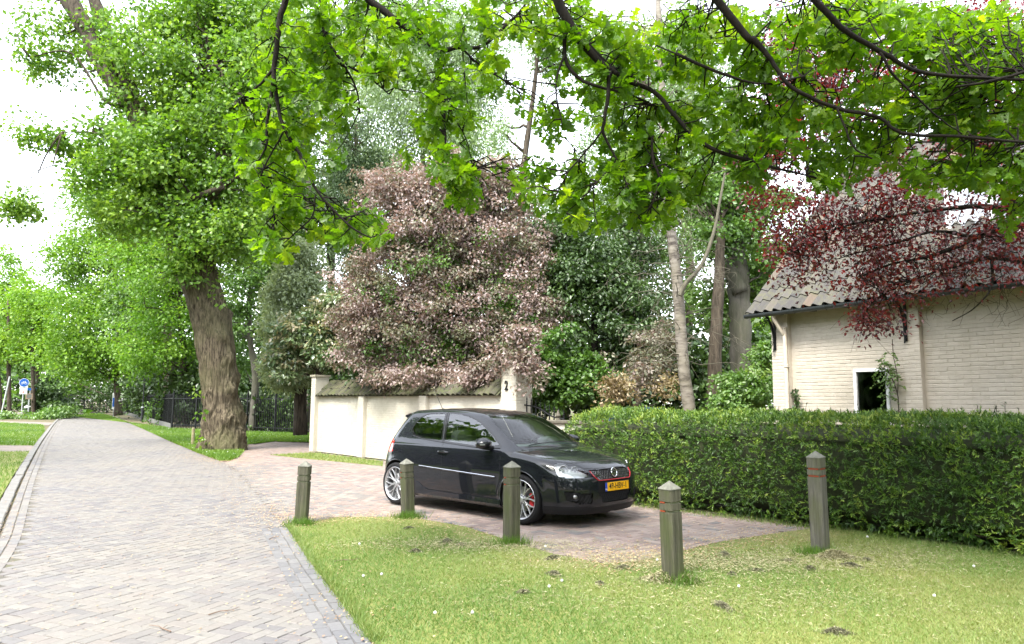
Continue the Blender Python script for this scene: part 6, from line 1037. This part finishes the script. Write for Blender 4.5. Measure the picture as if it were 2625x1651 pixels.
TAIL = [(-2.74, .94), (-2.70, .79), (-3.4, .78), (-3.4, 1.02), (-2.9, 1.01)]
DOOR = [(-1.585, .99), (-1.54, .82), (-1.52, .6), (-1.52, .36), (-1.44, .31), (-.46, .31), (-.385, .36), (-.37, .6), (-.365, .85), (-.40, .94), (-.62, 1.10), (-.80, 1.22), (-1.0, 1.315), (-1.21, 1.378), (-1.45, 1.425), (-1.72, 1.435)]
WHEELS = [(0.0, .318), (-2.578, .318)]
RARCH = .362
def car_shell(h=.0145):
    gx = np.arange(-3.42, 1.0, h); gy = np.arange(-66, 67) * h + h / 2; gz = np.arange(.165, 1.53, h)
    F = car_f(gx[:, None, None], gy[None, :, None], gz[None, None, :])
    S = F < 0
    a = [S[i:S.shape[0] - 1 + i, j:S.shape[1] - 1 + j, k:S.shape[2] - 1 + k] for i in (0, 1) for j in (0, 1) for k in (0, 1)]
    cnt = sum(x.astype(np.int8) for x in a); act = (cnt > 0) & (cnt < 8)
    idx = np.full(act.shape, -1, np.int32); idx[act] = np.arange(act.sum())
    ci, cj, ck = np.nonzero(act); V = np.stack([gx[ci] + h / 2, gy[cj] + h / 2, gz[ck] + h / 2], 1)
    Q = []
    def quads(d0, d1, d2):
        s0 = np.take(S, range(S.shape[d0] - 1), d0); s1 = np.take(S, range(1, S.shape[d0]), d0); ch = s0 != s1
        sl = [slice(None)] * 3; sl[d1] = slice(1, -1); sl[d2] = slice(1, -1); ch = ch[tuple(sl)]; s0 = s0[tuple(sl)]
        p = np.stack(np.nonzero(ch), 1); p[:, d1] += 1; p[:, d2] += 1; flip = s0[ch]
        def g(o1, o2):
            q = p.copy(); q[:, d1] += o1; q[:, d2] += o2; return idx[q[:, 0], q[:, 1], q[:, 2]]
        f = np.stack([g(-1, -1), g(0, -1), g(0, 0), g(-1, 0)], 1)
        if d0 == 1: flip = ~flip
        f[~flip] = f[~flip][:, ::-1]; Q.append(f)
    quads(0, 1, 2); quads(1, 0, 2); quads(2, 0, 1)
    Q = np.concatenate(Q); Q = Q[(Q >= 0).all(1)]
    V = car_project(V, 4)
    n = car_grad(V); n /= np.linalg.norm(n, axis=1)[:, None]
    # pull vertices onto the outlines of panes and panels
    def snap(mask, A, B, poly, axes):
        m = np.nonzero(mask)[0]; d, bx, by = segdist(A[m], B[m], poly, True); k = m[d < .62 * h]; V[k, axes[0]] = bx[d < .62 * h]; by_ = by[d < .62 * h]
        if axes[1] == 1: V[k, 1] = np.where(V[k, 1] < 0, -by_, by_)
        else: V[k, axes[1]] = by_
    ya = np.abs(V[:, 1]); ny = np.abs(n[:, 1])
    for P in (WIN_R, WIN_F, WIN_T): snap((ny > .5) & (V[:, 2] > .85), V[:, 0], V[:, 2], P, (0, 2))
    snap((V[:, 0] > -1.1) & (n[:, 2] > .3) & (V[:, 2] > .85), V[:, 0], ya, WSH[:9] + WSH[11:], (0, 1))
    for P in (GRI, LOW): snap((n[:, 0] > .5) & (ya < .46), V[:, 1], V[:, 2], P, (1, 2)) if False else None
    for wx, wz in WHEELS:
        m = (ny > .4) & (V[:, 2] < .8); r = np.hypot(V[:, 0] - wx, V[:, 2] - wz); k = m & (np.abs(r - RARCH) < .62 * h)
        f = RARCH / r[k]; V[k, 0] = wx + (V[k, 0] - wx) * f; V[k, 2] = wz + (V[k, 2] - wz) * f
    V = car_project(V, 3); n = car_grad(V); n /= np.linalg.norm(n, axis=1)[:, None]
    c = V[Q].mean(1); fn = n[Q].mean(1); ya = np.abs(c[:, 1]); ny = np.abs(fn[:, 1]); x, y, z = c.T
    lab = np.zeros(len(Q), int)                                     # 0 body
    side = (ny > .45) & (x < .3)
    lab[(x > .3) & (z < .262 + .025 * np.clip(ya - .3, 0, 1)) ] = 2   # dark lip
    lab[(x < -2.9) & (z < .30)] = 2
    lab[side & (z > .8) & inpoly(x, z, WIN_T)] = 3
    lab[side & (z > .8) & inpoly(x, z, WIN_R)] = 4
    lab[side & (z > .8) & inpoly(x, z, WIN_F)] = 4
    ws = (z > .86) & (fn[:, 2] > .25) & (x > -1.1) & inpoly(x, ya, WSH) & (_roof(x + .26 * y * y) - .055 * y * y > _hood(x + .22 * y * y) - .03 * y * y - .012)
    lab[ws] = 5
    lab[(fn[:, 2] > .3) & (z > .6) & inpoly(x, ya, BON) & ~ws] = 6
    lab[(fn[:, 0] < -.35) & (z > 1.04) & (z < 1.34) & (ya < _side(z) * .9 - .08)] = 7
    q = (ya - x) * .70711
    lab[(x > .3) & (ya > .35) & (fn[:, 2] < .93) & inpoly(q, z, HEAD)] = 8
    fr = (fn[:, 0] > .45) & (x > .55)
    lab[fr & inpoly(y, z, MID)] = 2
    lab[fr & (inpoly(y, z, GRI) | inpoly(y, z, LOW))] = 10
    lab[(x > .5) & inpoly(ya, z, FOG) & (fn[:, 0] > .25)] = 10
    lab[(x < -2.6) & (ya > .42) & inpoly(x, z, TAIL) & (fn[:, 2] < .8)] = 9
    door = side & inpoly(x, z, DOOR) & ~np.isin(lab, (3, 4)); lab[door & (y < 0)] = 11; lab[door & (y > 0)] = 12
    for wx, wz in WHEELS: lab[(ny > .3) & (np.hypot(x - wx, z - wz) < RARCH)] = 99
    return V, n, Q, lab
def sub_mesh(name, V, n, Q, mats, push=0.0):
    u, inv = np.unique(Q, return_inverse=True); v = V[u] + n[u] * push
    return mesh_np(name, v, inv.reshape(Q.shape), mats, True, normals=n[u])
def side_pts(poly, off=.002, sgn=-1):
    """points (x, z) laid on the flank"""
    p = np.array(poly, float); return np.stack([p[:, 0], sgn * (side_y(p[:, 0], p[:, 1]) + off), p[:, 1]], 1)
def dense(poly, step=.03, closed=False):
    P = list(poly) + ([poly[0]] if closed else []); out = []
    for a, b in zip(P[:-1], P[1:]):
        a, b = np.array(a, float), np.array(b, float); k = max(1, int(np.linalg.norm(b - a) / step)); out += [tuple(a + (b - a) * i / k) for i in range(k)]
    return out + [tuple(P[-1])]
def front_pts(poly, off=.002):
    p = np.array(poly, float); return np.stack([front_x(p[:, 0], p[:, 1]) + off, p[:, 0], p[:, 1]], 1)
def make_wheel(parent, x, side, steer=0.0):
    w = empty('wheel', (x, side * .775, .318)); w.parent = parent; w.rotation_euler = (0, 0, steer + (0 if side < 0 else math.pi))
    ty = MB().lathe([(.238, .095), (.246, .108), (.27, .112), (.295, .108), (.310, .092), (.3165, .07), (.318, .02), (.318, -.02), (.3165, -.07), (.310, -.092), (.295, -.108), (.246, -.108), (.238, -.095)], 48, 'y')
    ty.v[-1][:, 1] *= -1
    ty.build('tyre', CM['rubber'], w, smooth=True)
    rm = MB(); rm.lathe([(.249, .106), (.251, .110), (.247, .113), (.238, .106), (.230, .095), (.222, .06), (.215, .0), (.215, -.09)], 48, 'y'); rm.v[-1][:, 1] *= -1; rm.build('rim', CM['silver'], w, smooth=True)
    sp = MB()
    for k in range(8):
        a = 2 * math.pi * k / 8 + .2; P = lambda r, t, yy: (r * math.cos(a + t), -yy, r * math.sin(a + t))
        for s in (-1, 1):
            V = []
            for r, t, wd, yy in ((.055, s * .06, .02, .078), (.12, s * .07, .016, .086), (.18, s * .15, .0135, .092), (.236, s * .235, .013, .100)):
                V += [P(r, t - wd / r / 2, yy), P(r, t + wd / r / 2, yy), P(r, t + wd / r / 2 * 1.2, yy - .03), P(r, t - wd / r / 2 * 1.2, yy - .03)]
            F = []
            for i in range(3):
                for j in range(4): F.append((i * 4 + j, i * 4 + (j + 1) % 4, i * 4 + 4 + (j + 1) % 4, i * 4 + 4 + j))
            sp.add(V, F)
    s_ = sp.build('spokes', CM['silver'], w, bevel=.002)
    hb = MB().lathe([(.001, -.092), (.03, -.092), (.034, -.088), (.06, -.084), (.07, -.07), (.07, -.05), (.001, -.05)], 24, 'y'); hb.build('hub', CM['silver'], w, smooth=True)
    for k in range(5):
        a = 2 * math.pi * k / 5; hb2 = MB().lathe([(.001, 0), (.008, 0), (.008, .01)], 8, 'y', (.048 * math.cos(a), -.088, .048 * math.sin(a))); hb2.build('wheel_bolt', CM['dark'], w)
    MB().lathe([(.001, -.02), (.155, -.02), (.155, .005), (.001, .005)], 32, 'y').build('brake_disc', CM['steel'], w)
    MB().lathe([(.21, .09), (.001, .09)], 24, 'y').build('wheel_back', CM['dark'], w)
    a = MB();
    for t in np.linspace(-.45, .45, 6): a.box(.10, .17, -.045, .0, -.04 + t * .16, .04 + t * .16) if abs(t) < .1 else None
    a.box(.105, .175, -.048, .0, -.085, .085); a.build('brake_caliper', CM['red'], w, bevel=.01)
    return w
def make_car():
    root = empty('hatchback_car', (0, 0, 0)); root.rotation_euler = (0, 0, 0)
    V, n, Q, lab = car_shell()
    g = lambda *k: Q[np.isin(lab, k)]
    body = link('body', sub_mesh('car_body', V, n, g(0), [CM['paint']]), root)
    link('bonnet', sub_mesh('car_bonnet', V, n, g(6), [CM['paint']]), root)
    doorR = link('door', sub_mesh('car_door', V, n, g(11), [CM['paint']]), root); link('door', sub_mesh('car_door_far', V, n, g(12), [CM['paint']]), root)
    lq = g(2); lx = V[lq].mean(1)[:, 0]; link('lower_lip', sub_mesh('car_lip', V, n, lq[lx > 0], [CM['plastic']]), root); link('rear_valance', sub_mesh('car_valance', V, n, lq[lx < 0], [CM['plastic']]), root)
    link('window_frame', sub_mesh('car_window_frame', V, n, g(3), [CM['gloss']]), root)
    sg = g(4); cx = V[sg].mean(1)
    for sgn in (-1, 1):
        for a, b in ((-9, -1.66 - .0), (-1.66, 9)):
            zc = cx[:, 2]; cut = -1.68 - (zc - 1.0) * .12
            k = (cx[:, 1] * sgn > 0) & ((cx[:, 0] < cut) if a < -5 else (cx[:, 0] >= cut))
            link('side_window', sub_mesh('car_side_window', V, n, sg[k], [CM['glass']], -.004), root)
    link('windscreen', sub_mesh('car_windscreen', V, n, g(5), [glassmat('windscreen_glass', (.74, .82, .78), .008, 1.3, .0)], -.003), root)
    link('rear_window', sub_mesh('car_rear_window', V, n, g(7), [CM['glass']], -.003), root)
    tl = g(9); cx = V[tl].mean(1)
    for sgn in (-1, 1): link('tail_lamp', sub_mesh('car_tail_lamp', V, n, tl[cx[:, 1] * sgn > 0], [CM['tail']], .002), root)
    hl = g(8); cx = V[hl].mean(1)
    for sgn in (-1, 1):
        k = hl[cx[:, 1] * sgn > 0]
        L = link('headlight', sub_mesh('car_headlight_lens', V, n, k, [CM['lens']]), root)
        link('lamp_housing', sub_mesh('car_lamp_housing', V, n, k, [CM['reflect']], -.045), L)
        for qx, yy, zz, r in ((.605, .715, .712, .062), (.690, .600, .712, .046)):
            d = Vector((.80, sgn * .55, .0)).normalized(); bowl = MB().lathe([(.012, -.035), (r * .55, -.030), (r * .85, -.012), (r, 0.012), (r * .93, .014), (r * .8, -.008)], 24, 'x')
            o = bowl.build('reflector', CM['reflect'], L, (qx - .040, sgn * (yy - .022), zz), smooth=True); o.rotation_euler = (0, 0, math.atan2(d.y, d.x))
            b = MB().lathe([(.001, .022), (.012, .02), (.021, .008), (.022, -.03)], 16, 'x'); o2 = b.build('projector', CM['chrome'], L, (qx - .038, sgn * (yy - .022), zz), smooth=True); o2.rotation_euler = o.rotation_euler
        pk = np.array([(-.215, .640), (-.085, .634), (.042, .634), (.15, .648)])
    gr = g(10)
    rec = link('intake', sub_mesh('car_intake', V, n, gr, [CM['dark']], -.03), root)
    # lattice bars of the grilles
    def lattice(poly, name, step, r, mat, mirror=False, out=-.006):
        mb = MB(); xs = [p[0] for p in poly]; zs = [p[1] for p in poly]
        for s in (-1, 1):
            for c0 in np.arange(min(xs) - .5, max(xs) + .5, step):
                run = []
                for zz in np.arange(min(zs) + .004, max(zs) - .003, .012):
                    yy = c0 + s * (zz - .6) * .62
                    if inpoly(np.array([yy]), np.array([zz]), poly)[0]: run.append((yy, zz))
                    else:
                        if len(run) > 1: mb.tube(front_pts([run[0], run[-1]], out), r, 4)
                        run = []
                if len(run) > 1: mb.tube(front_pts([run[0], run[-1]], out), r, 4)
        return mb.build(name, mat, root)
    lattice(GRI, 'upper_grille', .034, .0032, CM['silver'] if False else CM['gloss'])
    lat = lattice(GRI, 'grille_mesh', .034, .0014, CM['chrome'], out=-.002)
    lattice(LOW, 'lower_grille', .04, .003, CM['plastic'])
    for sgn in (-1, 1):
        lattice([(sgn * a, b) for a, b in FOG], 'fog_grille', .045, .003, CM['plastic'])
        fx = float(front_x(np.array([.655]), np.array([.392]))[0])
        f = MB().lathe([(.05, .0), (.052, .008), (.046, .010), (.034, -.01), (.02, -.015), (.001, -.016)], 20, 'x').build('fog_lamp', CM['plastic'], root, (fx - .004, sgn * .655, .392), smooth=True); f.rotation_euler = (0, 0, sgn * .7)
        MB().lathe([(.001, .006), (.02, .002), (.03, -.006)], 16, 'x').build('fog_lens', CM['steel'], f, (.0, 0, 0), smooth=True)
    # red line round the grille
    rp = [(-.425, .70), (-.405, .645), (-.352, .59), (-.33, .582), (.33, .582), (.352, .59), (.405, .645), (.425, .70)]
    MB().tube(front_pts(dense(rp, .03), .003), .0055, 6).build('grille_surround', CM['red'], root, smooth=True)
    fx = float(front_x(np.array([0.]), np.array([.668]))[0])
    bd = empty('badge', (fx + .012, 0, .668)); bd.parent = root; bd.rotation_euler = (0, -.28, 0)
    t = MB(); a = np.linspace(0, 2 * np.pi, 29)[:-1]; t.lathe([(.062, .004), (.056, .010), (.050, .004), (.056, 0)], 28, 'x', close=True); t.build('badge_ring', CM['chrome'], bd, smooth=True)
    MB().lathe([(.054, 0), (.001, .001)], 28, 'x').build('badge_disc', CM['gloss'], bd)
    t = MB()
    for pts in ([(-.030, .038), (-.008, -.000), (0, -.0), (.008, 0), (.030, .038)][0:0], ):
        pass
    for a_, b_ in (((-.022, .045), (-.003, .006)), ((.022, .045), (.003, .006)), ((-.045, .022), (-.021, -.042)), ((-.021, -.042), (0, -.002)), ((0, -.002), (.021, -.042)), ((.021, -.042), (.045, .022))):
        t.bar((.004, a_[0], a_[1]), (.004, b_[0], b_[1]), .006, .009, up=(0, 0, 1) if abs(a_[0] - b_[0]) > 1 else (1, 0, 0))
    t.build('badge_letters', CM['chrome'], bd)
    tm = text_mesh('grille_letters', 'GTI', .045, CM['chrome'], .003)
    p0 = front_pts([(-.335, .668)], .008)[0]; link('grille_letters', tm, root, p0, (math.pi / 2 - .2, 0, math.pi / 2 - .05))
    p0 = front_pts([(-.335, .645)], .008)[0]; MB().box(-.002, .002, -.055, .055, -.004, .004).build('letters_bar', CM['chrome'], root, p0)
    # number plate
    px = float(front_x(np.array([0.]), np.array([.50]))[0]) + .012
    pl = MB().box(-.004, .004, -.262, .262, -.057, .057).build('number_plate', CM['plastic'], root, (px, 0, .498), (0, -.04, 0), bevel=.003)
    MB().box(.0045, .006, -.215, .258, -.053, .053).build('plate_face', CM['yellow'], pl)
    MB().box(.0045, .006, -.258, -.216, -.053, .053).build('plate_strip', CM['blue'], pl)
    link('plate_number', text_mesh('plate_number', '49-HBV-1', .104, CM['ink'], .0008, 'CENTER', .0011), pl, (.0068, .02, .0), (math.pi / 2, 0, math.pi / 2), (.93, 1, 1))
    link('plate_country', text_mesh('plate_country', 'NL', .03, CM['white'], .0008), pl, (.0068, -.237, -.03), (math.pi / 2, 0, math.pi / 2))
    # shut lines
    def seam(pts, name, w=.0035, mat='dark'): MB().tube(pts, w, 4).build(name, CM[mat], root)
    for sgn in (-1, 1):
        seam(side_pts(dense(DOOR[:9], .04), -.0015, sgn), 'door_seam'); seam(side_pts(dense([(.30, .645), (.55, .64)], .05), -.001, sgn) if False else side_pts(dense([(.33, .645), (.50, .64)], .05), -.0015, sgn), 'bumper_seam')
        b = np.array(dense(BON[:10], .04)); seam(np.stack([b[:, 0], sgn * b[:, 1], top_z(b[:, 0], b[:, 1]) - .0015], 1), 'bonnet_seam')
        # side moulding, sill edge, waist strip
        tp = dense([(-2.02, .615), (-1.6, .60), (-.45, .562)], .08); P = side_pts(tp, .003, sgn); mb = MB()
        mb.tube(P, .011, 6); mb.build('side_moulding', CM['paint'], root, smooth=True)
        P2 = side_pts([(a, b + .011) for a, b in tp], .008, sgn); MB().tube(P2, .0035, 5).build('moulding_strip', CM['chrome'], root)
        sk = dense([(-2.10, .395), (-2.03, .375), (-1.97, .325), (-1.84, .295), (-1.1, .285), (-.36, .28)], .06); P = side_pts(sk, .006, sgn); Vs = []; Fs = []
        for i, (p, (sx_, sz_)) in enumerate(zip(P, sk)):
            q0 = p.copy(); q0[1] -= sgn * .012; q1 = p.copy(); q1[1] += sgn * .008; q1[2] -= .006; q2 = np.array([p[0], p[1] + sgn * .006, .215]); q3 = np.array([p[0], p[1] - sgn * .05, .175]); Vs += [q0, q1, q2, q3]
            if i: Fs += [(4 * i - 4 + j, 4 * i - 3 + j, 4 * i + 1 + j, 4 * i + j) for j in range(3)]
        MB().add(Vs, Fs).build('side_skirt', CM['paint'], root, smooth=True)
        P = side_pts(dense([(-2.34, 1.047), (-2.1, 1.007), (-1.6, .975), (-.81, .934), (-.42, .945)], .06), .003, sgn); MB().tube(P, .006, 6).build('waist_strip', CM['gloss'], root, smooth=True)
        seam(side_pts(dense([(-1.74, 1.41), (-1.61, .975)], .05), .002, sgn), 'pillar_trim', .005, 'gloss')
        # wheel arch lips and liners
        for wx, wz in WHEELS:
            an = np.linspace(-.38, math.pi + .38, 40); pts = [(wx + RARCH * math.cos(t), wz + RARCH * math.sin(t)) for t in an]; pts = [p for p in pts if p[1] > .19]
            P = side_pts(pts, -.004, sgn); MB().tube(P, .009, 6).build('arch_lip', CM['paint'], root, smooth=True)
            Vs = [];
            for p in P: Vs += [p, (p[0], sgn * .50, p[2])]
            MB().add(Vs, [(2 * i, 2 * i + 1, 2 * i + 3, 2 * i + 2) for i in range(len(P) - 1)]).build('arch_liner', CM['dark'], root)
        # door handle
        hy = float(side_y(np.array([-1.5]), np.array([.845]))[0]); hd = MB(); P = [( -1.61, sgn * (hy + .004), .848), (-1.57, sgn * (hy + .030), .848), (-1.44, sgn * (hy + .030), .845), (-1.40, sgn * (hy + .004), .843)]
        hd.tube(catmull(P, 4), .012, 8); hd.build('door_handle', CM['paint'], doorR if sgn < 0 else root, smooth=True)
        MB().lathe([(.001, 0), (.04, 0), (.048, .003)], 16, 'y').build('handle_recess', CM['dark'], root, (-1.50, sgn * (hy + .0005), .825), (0, 0, 0))
        # mirror
        mr = empty('mirror', (-.60, sgn * .955, 1.005)); mr.parent = root
        me = bpy.data.meshes.new('mirror_shell'); bm = bmesh.new(); bmesh.ops.create_uvsphere(bm, u_segments=20, v_segments=12, radius=1)
        for v in bm.verts:
            x_, y_, z_ = v.co; r_ = 1.0; x_ = max(x_, -.35); v.co = (x_ * .115, y_ * .118 * (1 - .1 * z_), z_ * .078 * (1.0 - .12 * y_ * sgn))
        bm.to_mesh(me); bm.free(); me.materials.append(CM['paint']); me.polygons.foreach_set('use_smooth', [True] * len(me.polygons)); link('mirror_shell', me, mr)
        MB().tube([(.03, -sgn * .15, -.062), (.02, -sgn * .08, -.068), (.01, sgn * .02, -.062)], [.034, .026, .018], 8).build('mirror_arm', CM['plastic'], mr, smooth=True)
        MB().box(-.045, -.043, -.09, .09, -.058, .058).build('mirror_glass', CM['chrome'], mr)
        MB().bar((.095, sgn * .06, -.01), (.06, sgn * .115, -.01), .006, .014).build('mirror_indicator', CM['silver'], mr)
        for wx, _ in WHEELS: make_wheel(root, wx, sgn, .06 if wx == 0 else 0)
    # spoiler, aerial, wipers
    sp = MB(); ys = np.linspace(-.54, .54, 13); Vs = []
    for y_ in ys:
        t_ = float(top_z(np.array([-2.62]), np.array([y_]))[0]); e = .06 * (y_ / .54) ** 2
        Vs += [(-2.60, y_, t_ + .004), (-2.86 + e, y_ * .98, t_ - .028), (-2.865 + e, y_ * .98, t_ - .046), (-2.74, y_ * .98, t_ - .075)]
    sp.add(Vs, [(4 * i + j, 4 * i + j + 1, 4 * i + 5 + j, 4 * i + 4 + j) for i in range(12) for j in range(3)] + [(0, 1, 2, 3)[::-1], (48, 49, 50, 51)]).build('roof_spoiler', CM['paint'], root, smooth=True)
    an = MB().tube([(-2.50, 0, 1.425), (-2.62, 0, 1.60), (-2.80, 0, 1.86)], [.006, .004, .0025], 6); an.build('aerial', CM['plastic'], root)
    MB().lathe([(.028, 0), (.02, .018), (.008, .03)], 12, 'z', (-2.49, 0, 1.425)).build('aerial_base', CM['plastic'], root)
    for y0, y1 in ((-.52, .06), (.02, .56)):
        P = [(-.12 - .15 * (y ** 2), y) for y in np.linspace(y0, y1, 7)]; P = np.array(P); z_ = top_z(P[:, 0], P[:, 1]) + .012; MB().tube(np.stack([P[:, 0], P[:, 1], z_], 1), .007, 5).build('wiper', CM['plastic'], root)
    # cabin
    MB().box(-2.95, .3, -.74, .74, .19, .24).build('underbody', CM['dark'], root)
    MB().box(.15, .70, -.42, .42, .2, .52).build('engine_block', CM['dark'], root)
    d = MB(); d.prism([(-.16, .90), (-.20, .955), (-.40, .985), (-.62, .955), (-.66, .85), (-.60, .6), (-.16, .6)], -.68, .68, lambda a, b, h: (a, h, b)); db = d.build('dashboard', CM['dash'], root, smooth=True)
    MB().prism([(.12, 0), (.11, .05), (.06, .085), (-.06, .085), (-.11, .05), (-.12, 0)], -.13, .02, lambda a, b, h: (-.52 + h, .36 + a * 1.3, .975 + b)).build('instrument_hood', CM['dash'], root, smooth=True)
    sw = empty('steering_wheel', (-.78, .36, .93)); sw.parent = root; sw.rotation_euler = (0, -1.15, 0)
    MB().lathe([(.185 + .013 * math.cos(t), .013 * math.sin(t)) for t in np.linspace(0, 2 * math.pi, 9)[:-1]], 28, 'z', close=True).build('wheel_rim', CM['plastic'], sw, smooth=True)
    t = MB(); t.bar((0, -.18, 0), (0, .18, 0), .04, .02); t.bar((0, 0, 0), (-.18, 0, 0), .05, .02); t.lathe([(.001, .03), (.06, .025), (.07, -.01)], 16); t.build('wheel_hub', CM['plastic'], sw)
    for sy in (-.36, .36):
        st = MB(); st.box(-1.55, -1.02, sy - .25, sy + .25, .42, .56); st.build('seat_cushion', CM['cloth'], root, bevel=.04)
        b = MB().prism([(-.24, 0), (-.25, .35), (-.21, .56), (-.12, .62), (.12, .62), (.21, .56), (.25, .35), (.24, 0)], -.07, .07, lambda a, b_, h: (-1.50 - b_ * .22 + h, sy + a, .52 + b_)); b.build('seat_back', CM['cloth'], root, bevel=.02)
        b = MB().prism([(-.13, 0), (-.14, .1), (-.10, .18), (.10, .18), (.14, .1), (.13, 0)], -.045, .045, lambda a, b_, h: (-1.66 + h, sy + a, 1.17 + b_)); b.build('head_rest', CM['cloth'], root, bevel=.015)
    b = MB().prism([(-.62, 0), (-.64, .4), (-.55, .56), (.55, .56), (.64, .4), (.62, 0)], -.08, .08, lambda a, b_, h: (-2.38 - b_ * .2 + h, a, .5 + b_)); b.build('rear_seat', CM['cloth'], root, bevel=.02)
    for sy in (-.36, .36): MB().prism([(-.12, 0), (-.12, .1), (.12, .1), (.12, 0)], -.04, .04, lambda a, b_, h: (-2.5 + h, sy + a, 1.06 + b_)).build('rear_head_rest', CM['cloth'], root, bevel=.012)
    MB().box(-.98, -.94, -.12, .12, 1.26, 1.32).build('rear_view_mirror', CM['plastic'], root, bevel=.01)
    MB().box(-2.7, -.95, -.5, .5, 1.38, 1.385).build('headliner', CM['trim'], root)
    for sgn in (-1, 1): MB().box(-1.5, -.45, sgn * .74 - .02, sgn * .74 + .02, .35, .93).build('door_card', CM['dash'], root)
    root.location = (*CAR_POS, .004); root.rotation_euler = (0, 0, CAR_YAW)
    return root, body
car_root, car_body = make_car()
mark(car_root, 'shiny black three door hatchback with silver alloy wheels parked on the red brick drive', 'car')
# ---- the blue car half hidden behind the bushes
bc = at(1640, 985, 24.0); blue = empty('blue_car', (bc[0], bc[1], 0), -.15); mark(blue, 'blue car parked behind the garden bushes, almost hidden', 'car')
bp = flat('blue_paint', (.02, .06, .26), .15, .3, Coat_Weight=1.0)
for ch in car_root.children:
    if ch.name.split('.')[0] in ('body', 'bonnet', 'door', 'windscreen', 'side_window', 'window_frame', 'rear_window', 'tail_lamp'):
        c_ = ch.copy(); COL.objects.link(c_); c_.parent = blue
        if ch.name.split('.')[0] in ('body', 'bonnet', 'door'): c_.material_slots[0].link = 'OBJECT'; c_.material_slots[0].material = bp
    elif ch.name.split('.')[0] == 'wheel':
        c_ = ch.copy(); COL.objects.link(c_); c_.parent = blue
        for g_ in ch.children:
            if g_.name.split('.')[0] in ('tyre', 'rim', 'spokes'): h_ = g_.copy(); COL.objects.link(h_); h_.parent = c_
